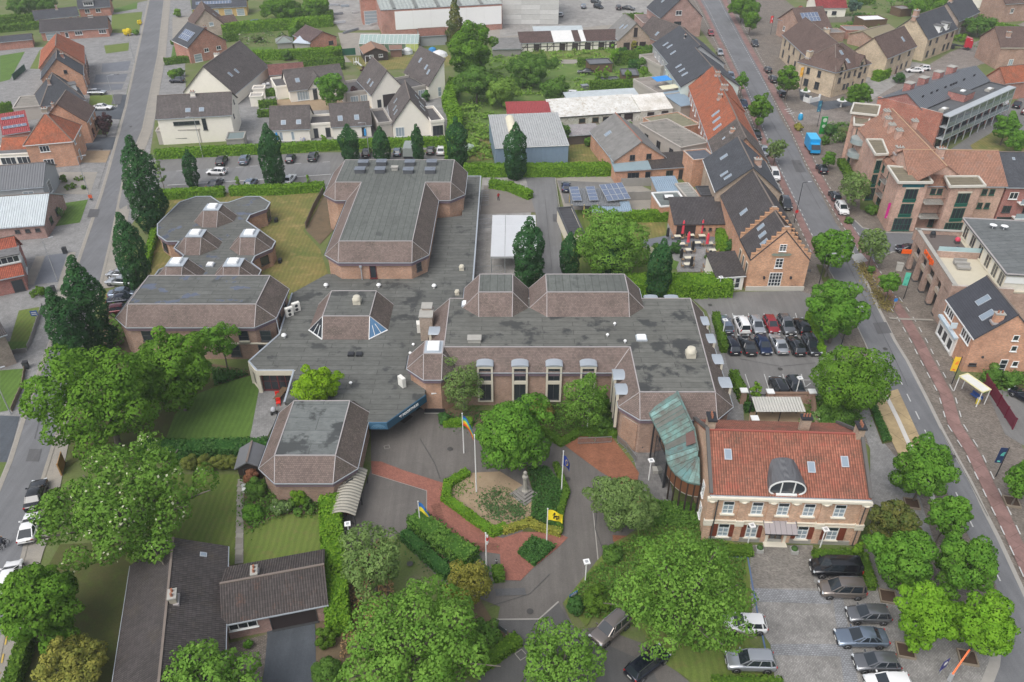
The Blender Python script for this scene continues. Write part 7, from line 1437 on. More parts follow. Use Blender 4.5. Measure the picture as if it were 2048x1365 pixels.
for lab,pts,w,h,m,lf in(('long clipped hedge behind the rear car park',[(318,318),(430,312),(560,306),(690,298),(900,292)],1.6,2.0,L_HEDGE2,.30),('clipped hedge along the pavilion lawn left of the gap',[(322,398),(445,392)],1.8,1.7,L_HEDGE2,.26),('clipped hedge along the pavilion lawn right of the gap',[(468,390),(560,388),(644,382)],1.8,1.7,L_HEDGE2,.26),('narrow hedge beside the dark columnar trees',[(293,540),(312,470),(322,402)],1.0,1.4,L_HEDGE2,.25),('straight dark hedge between the two left lawns',[(300,912),(420,912),(537,908)],2.0,1.9,L_IVY,.22),('tall hedge along the bungalow garden beside the cycle shelter',[(664,1028),(668,1090),(674,1170),(680,1262)],2.2,2.4,L_HEDGE2,.22),('hedge along the left road beside the blossom tree',[(116,1000),(106,1062)],1.0,1.5,L_HEDGE,.2),('hedge along the left road at the bottom corner',[(60,1290),(24,1400)],1.2,1.6,L_HEDGE,.2),('clipped border hedge left of the round gravel bed',[(932,952),(897,972),(892,1002),(938,1036),(986,1070),(1008,1060)],1.0,.8,L_HEDGE2,.15),('yellowish border hedge below the round gravel bed',[(1010,1066),(1060,1050),(1078,1060),(1117,1070)],.8,.8,leafy('yellow_hedge',(.11,.12,.02),(.21,.20,.04)),.15),('border hedge at the right of the round gravel bed',[(1118,1066),(1121,1025),(1133,988),(1112,935)],.7,.7,L_HEDGE,.15),('low hedge along the drive left of the blue and yellow flag',[(812,1078),(850,1112),(893,1152)],1.3,1.0,L_IVY,.17),('thick climbing hedge behind the blue and yellow flag',[(838,1052),(880,1088),(935,1122)],2.2,1.6,L_BUSH,.22),('short hedge block beside the black post',[(996,1150),(998,1162)],1.1,1.2,L_HEDGE,.16),('low clipped hedge before the tower planting bed',[(892,852),(940,850)],1.0,.9,L_HEDGE2,.16),('low hedge around the planting bed by the crowd barriers',[(1085,866),(1122,890),(1160,868),(1228,872)],1.0,.7,L_HEDGE,.16),('left clipped hedge strip before the town hall door',[(1455,1108),(1496,1108)],1.2,.9,L_HEDGE,.18),('right clipped hedge strip before the town hall door',[(1632,1118),(1715,1118)],1.2,.9,L_HEDGE,.18),('hedge along the town hall car park under the street trees',[(1722,1120),(1740,1178)],1.0,.9,L_HEDGE,.18),('hedge beside the silver cars at the bottom right',[(1445,1388),(1550,1390)],2.6,.9,L_HEDGE,.2),('hedge at the curb below the notice board',[(960,1340),(1030,1290)],1.3,1.1,L_HEDGE,.18),('clipped hedge left of the parked car rows',[(1431,640),(1447,705)],1.0,1.3,L_HEDGE,.2),('clipped hedge right of the parked car rows',[(1618,640),(1640,712)],1.1,1.4,L_HEDGE2,.2),('clipped hedge beside the octagon wing car park',[(1465,762),(1485,805)],1.1,1.6,L_HEDGE,.2),('hedge inside the walled shelter yard',[(1492,822),(1520,820)],.8,1.2,L_IVY,.2),('tall clipped hedge around the pub garden facing the car park',[(1262,585),(1330,588),(1442,585)],4.0,2.6,L_HEDGE2,.22),('clipped hedge at the far side of the pub garden',[(1215,440),(1262,443),(1338,441)],1.6,2.0,L_HEDGE2,.26),('L shaped clipped hedge on the pub terrace',[(1441,478),(1442,505)],1.8,1.8,L_HEDGE2,.22),('green hedge behind the courtyard canopy',[(985,376),(1020,382),(1057,398)],1.6,1.7,L_HEDGE2,.24),('long hedge behind the alley below the blue barn',[(935,352),(1060,352),(1225,350)],2.2,2.4,L_HEDGE2,.28),('row of low bushes at the pub annex wall',[(1414,465),(1448,463)],.8,.8,L_IVY,.22),('long tall hedge above the ruined stable',[(1186,186),(1312,182)],2.4,3.0,L_HEDGE,.36),('tall hedge beside the timber cabin',[(1236,130),(1318,124)],2.4,3.4,L_HEDGE,.36),('second tall hedge behind the timber cabin',[(1262,138),(1320,136)],2.0,2.4,L_IVY,.36),('square hedge left of the black garden pavilion',[(1160,134),(1180,133)],2.0,2.4,L_HEDGE,.36),('hedge behind the tall brick house',[(1250,42),(1283,41)],2.0,2.2,L_HEDGE,.4),('boundary hedge between the meadow and the white houses',[(905,320),(912,250),(898,215),(910,180)],3.0,3.0,L_HEDGE2,.4),('double hedge behind the rust roofed garage',[(607,140),(684,138)],2.4,3.2,L_HEDGE,.36),('hedge left of the rust roofed garage',[(478,146),(540,146)],2.2,2.6,L_HEDGE,.36),('long hedge across the upper gardens',[(470,122),(585,118),(680,112)],2.0,2.6,L_HEDGE2,.36),('tall hedge below the trampoline garden',[(452,68),(560,60),(660,52)],3.0,3.2,L_HEDGE2,.4),('thick hedge at the builders yard',[(570,44),(662,40)],3.0,3.0,L_HEDGE,.4),('overgrown hedge block over the metal shed',[(585,82),(594,62)],1.6,3.6,L_HEDGE2,.36),('hedge along the brown roofed bungalow garden',[(452,84),(475,82)],1.6,2.6,L_HEDGE,.36),('low hedge on the garden lot by the solar roofed house',[(345,90),(374,86)],1.0,1.2,L_HEDGE,.34),('hedge round the gravel garden by the long grey roof',[(334,130),(385,124)],1.6,1.8,L_HEDGE,.34),('top left garden hedge',[(-10,50),(72,44)],3.0,2.6,L_HEDGE,.4),('upper left second hedge',[(-10,66),(80,58)],2.0,2.2,L_HEDGE,.4),('small hedge below the orange roofed house',[(106,325),(150,320)],1.8,1.8,L_HEDGE2,.3),('small hedge at the left edge below the grey block',[(0,228),(22,225)],2.0,2.4,L_HEDGE,.34),('small hedge square among white garden walls',[(530,192),(552,190)],2.4,1.6,L_HEDGE,.34),('lower small hedge among white garden walls',[(525,215),(548,213)],2.4,1.6,L_HEDGE,.34),('bottom small hedge among white garden walls',[(521,234),(540,233)],1.6,1.6,L_HEDGE,.34),('clipped hedge block left of the parked white cars',[(1752,162),(1768,156)],2.4,2.6,L_HEDGE2,.34),('hedge band along the far right garden',[(1985,55),(2048,66)],2.0,1.6,L_HEDGE2,.4),('hedge at the top edge behind the red roofed villa',[(1712,12),(1745,8)],1.6,2.4,L_HEDGE,.4),('low lawn border hedge in front of the pink flats',[(1682,330),(1700,362)],1.6,1.2,L_HEDGE,.3)):
 hedge(lab,pts,w,h,m,lf)
for nm,pts,n,h,lf,m,cl in(('diamond_bed_growth',[(1035,1110),(1064,1080),(1112,1097),(1068,1136)],3600,.7,.17,L_IVY,0),('meadow_growth',[(905,320),(920,95),(1000,105),(1330,95),(1310,185),(1130,195),(1020,205),(985,240),(980,300)],9000,.9,.5,L_WEED,260),('meadow_growth',[(900,200),(980,200),(980,320),(905,320)],3000,1.3,.5,L_WEED,60),('bed_growth',[(1055,940),(1095,938),(1132,985),(1118,1022),(1115,1062),(1062,1040),(1065,985)],5200,.5,.16,L_IVY,0),('gravel_bed_plants',[(960,990),(1030,985),(1050,1030),(1000,1045),(965,1015)],1700,.5,.17,leafy('lavender_leaf',(.035,.07,.024),(.065,.105,.04)),26),('gravel_bed_plants',[(905,965),(930,955),(935,985),(915,1000)],300,.35,.15,L_BUSH,8),('bed_growth',[(1290,1005),(1400,1015),(1400,1055),(1300,1055)],5200,.6,.2,L_BUSH,0),('bed_growth',[(1140,1195),(1230,1095),(1320,1050),(1420,1060),(1490,1120),(1490,1290),(1400,1310),(1275,1240),(1170,1240)],8000,.45,.22,L_BUSH,0),('bed_growth',[(1000,805),(1225,805),(1228,868),(1160,865),(1120,882),(1060,850)],5200,.9,.2,L_BUSH,70),('bed_growth',[(888,850),(900,822),(960,828),(1000,845),(940,852)],700,.5,.18,L_IVY,20),('bed_growth',[(490,955),(645,1000),(648,1025),(560,1026),(500,1055)],2400,.7,.2,L_BUSH,50),('bed_growth',[(815,1068),(840,1042),(960,1130),(975,1165),(895,1150)],3000,.5,.18,L_IVY,40),('strip_growth',[(1718,534),(1728,530),(1758,590),(1788,616),(1770,620)],1600,.6,.2,leafy('dry_shrub_leaf',(.10,.085,.03),(.17,.14,.05)),40),('strip_growth',[(1738,814),(1752,815),(1783,884),(1765,888)],1500,.4,.18,L_IVY,0),('bed_growth',[(1630,805),(1700,805),(1712,868),(1625,868)],3600,1.4,.25,L_BUSH,40),('bed_growth',[(690,1150),(760,1085),(790,1185),(745,1255),(680,1330)],1800,.5,.2,leafy('brown_litter',(.13,.09,.045),(.19,.12,.06),.1),0),('bed_growth',[(425,745),(500,752),(455,768),(430,775)],1300,1.0,.22,L_IVY,0),('far_growth',[(1770,0),(1900,-8),(1975,30),(1990,55),(1950,50),(1880,12),(1780,30)],2600,2.2,.6,L_BUSH,90),('far_growth',[(1935,90),(2048,60),(2048,80),(1960,100)],700,1.6,.5,L_BUSH,30),('bed_growth',[(1965,752),(2060,748),(2060,778),(1975,780)],900,.8,.25,L_BUSH,30),('bed_growth',[(1640,258),(1700,245),(1700,285),(1650,290)],800,1.0,.35,L_BUSH,30),('bed_growth',[(225,600),(260,600),(250,690),(215,700)],700,.6,.3,L_BUSH,0),('garden_growth',[(480,62),(545,58),(545,92),(475,95)],700,1.4,.4,L_FLOWER,40),('garden_growth',[(1640,0),(1780,0),(1760,60),(1650,60)],900,1.6,.5,L_BUSH,50)):
 cover(nm,pts,n,h,lf,m,len(pts)*31+n,cl)
 # vehicles
glass_car=paint('car_glass',(.018,.024,.03),.06);chrome=paint('chrome',(.5,.5,.5),.15,.9);lampw=paint('headlight_glass',(.55,.58,.6),.1);lampr=paint('tail_light',(.38,.015,.015),.2);plate_w=paint('number_plate',(.68,.68,.64),.5);rimm=paint('alloy',(.38,.39,.40),.3,.7);trim=paint('black_trim',(.022,.022,.024),.5)
CARS={'hatch':(4.0,1.74,1.48,.93,.86,.02,.10,.56,.76),'estate':(4.6,1.80,1.48,.93,.85,.02,.10,.55,.73),'sedan':(4.75,1.84,1.44,.95,.86,.15,.27,.54,.72),'suv':(4.4,1.84,1.64,1.03,.98,.02,.09,.57,.75),'mpv':(4.35,1.80,1.80,1.05,1.0,.01,.05,.60,.80),'van':(4.95,1.92,1.92,1.12,1.05,.005,.03,.66,.84),'coupe':(4.4,1.80,1.36,.92,.82,.06,.28,.52,.72)}
def car_proto(kind,simple):
 L,W,Hh,bz,hz,rg,rr,rf,wf=CARS[kind];X=lambda f:(f-.5)*L;objs=[]
 root=bpy.data.objects.new('car',None);C.objects.link(root)
 b=MB();st=[]
 for f in(0,.015,.06,.14,.22,.35,.5,.65,.78,.88,.95,.985,1.0):
  end=min(f,1-f);wd=W/2*(.80 if end<.01 else .90 if end<.02 else .965 if end<.08 else 1.0)
  tail=bz if rg<.1 else bz-.03
  if f<=rg:top=tail-(.10 if f<.01 else .03 if f<.03 else 0)
  elif f>=wf:top=hz+(bz-hz)*max(0,1-(f-wf)/.05)-.20*max(0,(f-wf)/(1-wf))**2.6-(.12 if f>.99 else 0)
  else:top=bz
  bot=.24 if .05<f<.95 else .30
  st.append([(wd*.86,bot),(wd*.985,bot+.10),(wd,bot+.30),(wd*.985,top-.16),(wd*.93,top-.035),(wd*.72,top+.012),(0,top+.035)])
 ring=[]
 for f,s_ in zip((0,.015,.06,.14,.22,.35,.5,.65,.78,.88,.95,.985,1.0),st):
  ring.append([(X(f),y,z)for y,z in s_]+[(X(f),-y,z)for y,z in s_[-2::-1]])
 n=len(ring[0]);v=[p for r in ring for p in r]
 b.add(v,[(i*n+j,i*n+j+1,(i+1)*n+j+1,(i+1)*n+j)for i in range(len(ring)-1)for j in range(n-1)],True)
 b.add(v,[((i+1)*n,i*n,i*n+n-1,(i+1)*n+n-1)for i in range(len(ring)-1)]);b.add(ring[0],[tuple(range(n))]);b.add(ring[-1],[tuple(range(n-1,-1,-1))])
 body=b.bl('body',paint('paint_0',(.3,.3,.3)),root);objs.append(body)
 bw,tw,mw=W*.445,W*.345,W*.41;zt=Hh;zs=bz+.01
 rings=[[(X(rg),bw*.90,zs),(X(rg+.10),bw,zs),(X(wf-.12),bw,zs),(X(wf),bw*.86,zs)],[(X(rr),tw*.95,zt-.06),(X(rr+.06),tw,zt-.045),(X(rf-.06),tw,zt-.04),(X(rf),tw*.95,zt-.06)]]
 b=MB();P=[]
 for r in rings:P.append([(x,y,z)for x,y,z in r]+[(x,-y,z)for x,y,z in r[::-1]])
 m=8;b.add(P[0]+P[1],[((i+1)%m,i,m+i,m+(i+1)%m)for i in range(m)]);g=b.bl('window_glass',glass_car,root);objs.append(g)
 b=MB();xs=[X(rr),X(rr+.06),X((0+(rr+rf)/2)),X(rf-.06),X(rf)];zz=[zt-.065,zt-.02,zt,zt-.015,zt-.065];ww=[tw*.96,tw*1.02,tw*1.03,tw*1.02,tw*.96]
 q=[]
 for x,z,w in zip(xs,zz,ww):q+=[(x,w,z-.04),(x,w*.82,z),(x,0,z+.015),(x,-w*.82,z),(x,-w,z-.04)]
 b.add(q,[(i*5+j,i*5+j+1,i*5+6+j,i*5+5+j)for i in range(4)for j in range(4)],True)
 A0,A1=P[0],P[1]
 for i in(0,1,2,3):
  for s_ in(1,-1):
   p0=Vector((A0[i][0],A0[i][1]*s_,zs));p1=Vector((A1[i][0],A1[i][1]*s_,zt-.05))
   if i in(0,3)or(kind not in('coupe',)):b.bar(p0+Vector((0,.012*s_,0)),p1+Vector((0,.012*s_,0)),.09 if i in(0,3)else(.16 if i==1 and rg<.1 else .07),.05)
 for s_ in(1,-1):
  p0=(Vector((A0[1][0],A0[1][1]*s_,zs))+Vector((A0[2][0],A0[2][1]*s_,zs)))/2;p1=(Vector((A1[1][0],A1[1][1]*s_,zt-.05))+Vector((A1[2][0],A1[2][1]*s_,zt-.05)))/2
  b.bar(p0+Vector((0,.012*s_,0)),p1+Vector((0,.012*s_,0)),.07,.05)
 if kind=='van':
  for s_ in(1,-1):b.add([(X(.03),s_*(bw+.012),zs),(X(.40),s_*(bw+.012),zs),(X(.40),s_*(tw+.012),zt-.06),(X(.05),s_*(tw+.012),zt-.06)],[(0,1,2,3)if s_<0 else(3,2,1,0)])
 r=b.bl('roof_panel',paint('paint_0',(.3,.3,.3)),root);objs.append(r)
 if kind in('estate','suv','mpv')and not simple:
  for s_ in(1,-1):b=MB();b.bar((X(rr+.03),tw*.94*s_,zt+.03),(X(rf-.02),tw*.94*s_,zt+.03),.04);objs.append(b.bl('roof_rail',chrome,root))
 wr=.32 if kind not in('suv','van')else .35
 for fx in(.19,.815):
  for s_ in(1,-1):
   b=MB();y=s_*(W/2-.10)
   b.lathe((X(fx),y,wr),[(wr*.62,-.115),(wr*.95,-.11),(wr,-.07),(wr,.07),(wr*.95,.11),(wr*.62,.115)],14 if not simple else 10,'Y');w=b.bl('wheel',rubber,root);objs.append(w)
   if not simple:b=MB();b.lathe((X(fx),y+s_*.09,wr),[(wr*.60,-.03),(wr*.62,.03),(wr*.18,.012)],10,'Y');rm=b.bl('rim',rimm,w);objs.append(rm)
   b=MB();b.lathe((X(fx),s_*(W/2-.015),wr+.02),[(wr+.07,-.02),(wr+.07,.018)],14,'Y');objs.append(b.bl('wheel_arch',trim,root))
 for s_ in(1,-1):
  b=MB();b.box((X(.975),s_*W*.34,hz-.20),(.16,W*.2,.13),rz=-s_*.35);objs.append(b.bl('headlight',lampw,root))
  b=MB();b.box((X(.012),s_*W*.37,bz-.14),(.10,W*.15,.17 if kind not in('van','mpv')else .4),rz=s_*.25);objs.append(b.bl('tail_light',lampr,root))
  if not simple:b=MB();b.box((X(wf-.06),s_*(W/2+.06),bz+.05),(.12,.2,.12));objs.append(b.bl('mirror',paint('paint_0',(.3,.3,.3)),root))
 b=MB();b.box((X(.998),0,.45),(.06,W*.78,.16));b.box((X(.997),0,hz-.28),(.06,W*.36,.1));objs.append(b.bl('front_grille',trim,root))
 b=MB();b.box((X(-.002),0,.42),(.05,W*.8,.16));objs.append(b.bl('rear_bumper',trim,root))
 for f in(-.004,1.006):b=MB();b.box((X(f),0,.60 if f<0 else .48),(.03,.5,.11));objs.append(b.bl('number_plate',plate_w,root))
 for o in objs:
  if o.name.split('.')[0]in('body','roof_panel','mirror'):o.material_slots[0].link='OBJECT'
 return root,objs
PROTO={};used_proto=set()
PAINTS={'black':(.008,.009,.011),'graphite':(.055,.06,.068),'grey':(.17,.175,.185),'silver':(.42,.44,.46),'white':(.70,.70,.70),'blue':(.014,.03,.085),'steel':(.19,.235,.30),'red':(.22,.012,.018),'taupe':(.22,.19,.17),'navy':(.012,.016,.03),'maroon':(.10,.015,.02)}
def car(label,px,py,head,kind,col,group,name='parked_car',zpx=.75,world=None):
 """head = heading of the nose in degrees, 0 = to the right in the photo, 90 = away from the viewer"""
 p=Vector((*world,0))if world else at(px,py,zpx);simple=p.y>150;k=(kind,simple)
 if k not in PROTO:PROTO[k]=car_proto(kind,simple)
 root,objs=PROTO[k];pm=paint('paint_'+col,PAINTS[col],.2,.6 if col not in('white','red','black')else .0)
 r=root.copy()if k in used_proto else root
 if k in used_proto:C.objects.link(r)
 else:r.name=name
 mp={root:r}
 for o in objs:
  d=o.copy()if k in used_proto else o
  if k in used_proto:C.objects.link(d);d.parent=mp[o.parent]
  mp[o]=d
  if d.material_slots[0].link=='OBJECT':d.material_slots[0].material=pm
 used_proto.add(k);r.name=name;r.location=(p.x,p.y,.085);r.rotation_euler=(0,0,R(head));tag(r,label,'car' if name=='parked_car' or name=='car' else 'van',group);return r
g='cars in the car park behind the town hall'
for lab,px,py,hd,k,c in(('dark grey estate car at the left end of the upper row behind the town hall',1450,647,91,'estate','steel'),('white people carrier in the upper parking row',1484,649,91,'mpv','white'),('silver hatchback in the upper row between white and red cars',1514,650,-88,'hatch','silver'),('dark red car in the upper parking row',1543,649,-88,'hatch','red'),('grey car right of the dark red car',1573,650,-88,'suv','grey'),('black car at the right end of the upper parking row',1604,651,91,'hatch','black'),('dark blue car at the left end of the lower parking row',1464,688,91,'estate','navy'),('black saloon second in the lower parking row',1495,689,91,'sedan','black'),('blue car third in the lower parking row',1527,690,-88,'hatch','blue'),('silver saloon in the lower parking row',1558,687,91,'sedan','silver'),('black estate with red tail lights in the lower parking row',1592,690,91,'estate','black'),('graphite car at the right end of the lower parking row',1623,690,-88,'suv','graphite'),('black van like car before the walled shelter yard',1558,775,91,'mpv','black'),('grey car beside the white lamp near the shelter yard',1592,773,-88,'hatch','graphite')):
 car(lab,px,py,hd,k,c,g)
g='cars in front of the town hall'
car('large black van parked against the town hall hedge',1671,1136,178,'van','black',g,'parked_van')
for lab,px,py,hd,k,c in(('taupe grey people carrier below the black van',1684,1178,178,'mpv','taupe'),('grey hatchback below the people carrier',1737,1228,179,'hatch','grey'),('steel grey saloon in the middle of the cobbled car park',1723,1274,179,'sedan','steel'),('grey car with a black roof window below the saloon',1753,1324,179,'hatch','grey'),('white car cut by the bottom edge',1777,1366,179,'hatch','white'),('white hatchback half under the big ash tree',1490,1247,178,'hatch','white'),('silver car at the hedge on the bottom edge',1501,1322,178,'suv','silver')):
 car(lab,px,py,hd,k,c,g)
car('taupe suv with black roof and chrome rails beside the ash tree',1221,1256,222,'suv','taupe','cars by the forecourt exit');car('black estate car seen from behind at the forecourt exit',1295,1325,38,'estate','navy','cars by the forecourt exit')
g='cars on the left road'
for lab,px,py,hd,k,c in(('black saloon parked on the left road',71,988,106,'sedan','black'),('white coupe with black glass roof parked on the left road',58,1054,106,'coupe','white'),('white car mostly hidden behind the left edge tree',20,1152,105,'hatch','white'),('silver car furthest up among cars nosed in at the columnar trees',238,547,172,'hatch','silver'),('silver estate second among cars at the columnar trees',240,562,172,'estate','silver'),('blue silver saloon third among cars at the columnar trees',248,585,10,'sedan','steel'),('dark blue saloon fourth among cars at the columnar trees',246,598,12,'sedan','navy'),('maroon car nearest the west wing at the columnar trees',243,618,14,'hatch','maroon'),('white saloon on the driveway by the purple trees',205,214,2,'sedan','white'),('silver car behind a shrub in the upper left drive',193,184,4,'estate','silver'),('dark car nosed in beside the long grey roof',354,160,178,'hatch','navy')):
 car(lab,px,py,hd,k,c,g)
car('red delivery van beside the orange roofed house',165,273,-8,'van','red',None,'delivery_van')
g='cars in the rear car park'
for lab,px,py,hd,k,c in(('black suv first in the far row of the rear car park',443,321,95,'suv','black'),('grey car second in the far row of the rear car park',489,319,95,'suv','steel'),('black car third in the far row of the rear car park',581,316,93,'hatch','navy'),('dark suv fourth in the far row of the rear car park',626,313,92,'suv','graphite'),('black car beside the lamp in the far row behind the gym',733,305,92,'suv','black'),('dark blue car left of the grey trailer',795,303,91,'hatch','steel'),('black car between two slim columnar trees',861,300,91,'hatch','black'),('white car at the right end of the far row',882,300,91,'sedan','white'),('white hatchback driving in the rear car park lane',433,343,175,'hatch','white'),('dark car parked at the clipped pavilion hedge',430,366,80,'sedan','graphite'),('grey blue car at the pavilion hedge gap',501,365,84,'hatch','steel'),('white silver car beside the big columnar tree',578,358,84,'sedan','white')):
 car(lab,px,py,hd,k,c,g)
g='cars along the main street'
for lab,px,py,hd,k,c in(('red car at the top of the main street',1422,66,-94,'hatch','red'),('white blue car beside the far slate house',1440,105,-94,'hatch','silver'),('steel blue car beside the pale green gable',1462,152,-94,'estate','steel'),('blue car beside the upper orange terrace',1488,208,-94,'hatch','blue'),('dark car beside the lower orange terrace',1514,270,-94,'hatch','black'),('silver car below the dark one at the terrace',1529,302,-94,'hatch','silver'),('white van like car by the slate and stone house',1549,350,-94,'mpv','white'),('graphite suv parked at the pub',1572,407,-94,'suv','graphite'),('dark suv on the far pavement by the cream flats',1510,87,-94,'suv','graphite'),('black car first of the three near the corner cream flats',1536,139,86,'hatch','black'),('black suv second of the three near the corner cream flats',1546,158,86,'suv','black'),('graphite car third of the three near the corner cream flats',1564,186,86,'estate','graphite'),('dark car behind the cyan van',1644,337,86,'hatch','navy'),('dark grey car in front of the pink flats',1670,391,86,'hatch','graphite'),('white suv in front of the pink flats',1684,417,-94,'suv','white'),('dark car in the side street by the shop columns',1816,498,160,'hatch','navy'),('front white car in the side street yard',1829,140,170,'sedan','white'),('rear white car in the side street yard',1846,136,172,'hatch','white'),('silver car at the upper right edge',2010,204,60,'suv','silver'),('dark blue car at the right edge behind the grey flats',2035,208,55,'sedan','navy'),('maroon car at the right edge behind the grey flats',2052,222,55,'hatch','maroon')):
 car(lab,px,py,hd,k,c,g)
g='cars in the yards'
for lab,px,py,hd,k,c in(('black car alone on the meadow beside the twin trees',1172,143,174,'sedan','black'),('white car half hidden at the meadow edge',1140,187,172,'hatch','white'),('dark blue car under the solar carport',1132,373,88,'hatch','blue'),('black car first in the factory yard',1197,13,-50,'hatch','black'),('black suv second in the factory yard',1237,15,88,'suv','black'),('black car third in the factory yard',1257,16,-30,'sedan','black'),('dark car at the top of the factory yard',1192,3,-40,'hatch','graphite'),('silver car beside the concrete hall',1122,29,80,'hatch','silver'),('green car at the supermarket lot on the right edge',2052,792,120,'hatch','navy'),('dark pickup with orange tail beside the factory fence',1167,12,88,'estate','steel')):
 car(lab,px,py,hd,k,c,g)
car('white van parked at the far right edge by the gardens',2038,62,30,'van','white',None,'parked_van')
p=at(1626,290,1.4);bv=thing('box_van','bright cyan box van parked on the main street','van',(p.x,p.y,.085),R(-94))
cy=paint('cyan',(.01,.30,.62),.4)
s=MB();s.box((-.9,0,1.75),(4.2,2.2,2.4));s.bl('cargo_box',cy,bv)
s=MB();s.box((-.9,0,2.97),(4.1,2.1,.06));s.bl('box_roof',paint('cyan_roof',(.05,.42,.70),.4),bv)
s=MB();s.box((-3.03,.5,2.3),(.04,.9,.8));s.box((-3.03,-.4,1.2),(.04,1.2,.3));s.bl('print_panel',paint('print_white',(.6,.65,.7),.5),bv)
s=MB();s.add([(1.2,1,.5),(2.9,1,.5),(2.9,1,1.2),(2.1,.95,2.1),(1.2,.95,2.2),(1.2,-1,.5),(2.9,-1,.5),(2.9,-1,1.2),(2.1,-.95,2.1),(1.2,-.95,2.2)],[(4,3,2,1,0),(5,6,7,8,9),(0,1,6,5),(1,2,7,6),(3,4,9,8)]);s.bl('cab',cy,bv)
s=MB();s.quad((2.905,.9,1.22),(2.905,-.9,1.22),(2.12,-.88,2.1),(2.12,.88,2.1));s.bl('windscreen',glass_car,bv)
s=MB();s.box((0,0,.5),(5.6,1.9,.25));s.bl('chassis',trim,bv)
for x in(-2,2.1):
 for y in(-.95,.95):s=MB();s.lathe((x,y,.4),[(.4,-.12),(.42,0),(.4,.12)],12,'Y');s.bl('wheel',rubber,bv)
for y in(-.95,.95):s=MB();s.box((-3.02,y,.75),(.06,.2,.3));s.bl('tail_light',lampr,bv)
p=at(1920,92,1.0);lt=thing('lorry_tractor','red lorry tractor unit without trailer in front of the slate cream house','lorry',(p.x,p.y,.085),R(-22))
rd=paint('lorry_red',(.42,.012,.03),.3)
s=MB();s.add([(1.0,1.2,.9),(3.2,1.2,.7),(3.2,1.15,2.3),(2.9,1.1,3.3),(1.2,1.1,3.7),(1.0,1.15,3.0),(1.0,-1.2,.9),(3.2,-1.2,.7),(3.2,-1.15,2.3),(2.9,-1.1,3.3),(1.2,-1.1,3.7),(1.0,-1.15,3.0)],[(5,4,3,2,1,0),(6,7,8,9,10,11),(1,2,8,7),(3,4,10,9),(4,5,11,10),(5,0,6,11),(2,3,9,8),(0,1,7,6)]);s.bl('cab',rd,lt)
s=MB();s.box((3.12,0,2.25),(.2,2.0,.85),rot=Matrix.Rotation(-.25,3,'Y'));s.bl('windscreen',glass_car,lt)
s=MB();s.box((2.2,0,3.0),(1.2,2.25,.1));s.bl('white_stripe',f_wht,lt)
s=MB();s.box((-.8,0,.95),(4.6,.9,.25));s.bl('chassis',trim,lt);s=MB();s.lathe((-1.2,0,1.1),[(.6,0),(.6,.12)],12);s.bl('fifth_wheel',d_met,lt)
for x in(-1.9,2.2):
 for y in(-1.0,1.0):s=MB();s.lathe((x,y,.5),[(.5,-.2),(.52,0),(.5,.2)],14,'Y');s.bl('wheel',rubber,lt)
for y in(-.95,.95):s=MB();s.box((-1.9,y,1.12),(1.2,.5,.06));s.bl('mudguard',trim,lt)
p=at(818,303,1.0);tr=thing('trailer','grey green covered trailer parked behind the gym','trailer',(p.x,p.y,.085),R(90))
s=MB();s.box((0,0,1.5),(4.6,2.1,1.9));s.bl('canvas_cover',plain('trailer_canvas',(.25,.28,.27),.8),tr)
s=MB();s.box((0,0,.5),(4.7,2.0,.25));s.bar((2.3,0,.5),(3.6,0,.45),.12);s.bl('drawbar',d_met,tr)
for y in(-.95,.95):s=MB();s.lathe((0,y,.33),[(.31,-.1),(.33,0),(.31,.1)],12,'Y');s.bl('wheel',rubber,tr)
# street furniture and small things
def P0(px,py,z=0):p=at(px,py,z);return Vector((p.x,p.y,z))
p_gry=plain('pole_grey',(.38,.39,.40),.5,.2);white_pole=paint('white_pole',(.74,.74,.73),.35)
for lab,px,py in(('by the roundabout drive beside the golden bush',1170,1166),('before the copper roofed link',1297,962),('before the left windows of the town hall',1494,1093),('before the right windows of the town hall',1638,1101),('in the planting bed under the dormers',1174,862),('beside the two cars at the shelter yard',1590,795),('at the corner of the pub hedge',1436,590),('at the left end of the parking rows',1444,677),('behind the olive tree at the cycle shelter',702,1090),('standing against the entrance tower wall',870,824)):
 t=thing('square_lamp','white post lamp with flat square head '+lab,'lamp',P0(px,py),R(12),'white square headed lamps')
 s=MB();s.tube((0,0,0),(0,0,3.1),.07);s.bl('post',white_pole,t)
 s=MB();s.box((0,0,3.2),(.62,.62,.13));h=s.bl('lamp_head',white_pole,t);s=MB();s.box((0,0,3.275),(.3,.3,.03));s.bl('cap',p_gry,h)
for lab,px,py,h,an in(('on the left pavement by the slate garden',115,562,7.5,25),('at the upper left road beside the dark gravel yards',270,127,8,25),('by the white saloon driveway',232,217,8,25),('by the grey roofed house front garden',179,392,8,25),('at the left edge by the grass',22,829,7,25),('at the rear car park before the modern white house',406,316,9,200),('behind the gym beside the black car',739,318,8,200),('on the pavement beside the pub with a red disc sign',1588,447,8,10),('among the street trees above the pub corner',1633,588,7,10),('behind the large dense street tree',1680,700,7,10)):
 t=thing('street_lamp','tall thin street lamp '+lab,'street lamp',P0(px,py),R(an),'tall street lamps')
 m=p_gry if px<1500 else d_met
 s=MB();s.tube((0,0,0),(0,0,h),.08,.05);s.bar((0,0,h),(1.1,0,h+.12),.06);s.bl('pole',m,t);s=MB();s.box((1.25,0,h+.12),(.7,.24,.12));s.bl('lamp_head',p_gry,t)
 if px==1588:s=MB();s.lathe((0,-.1,2.4),[(.32,-.02),(.32,.02)],14,'Y');s.bl('disc_sign',paint('sign_red',(.55,.03,.03),.5),t)
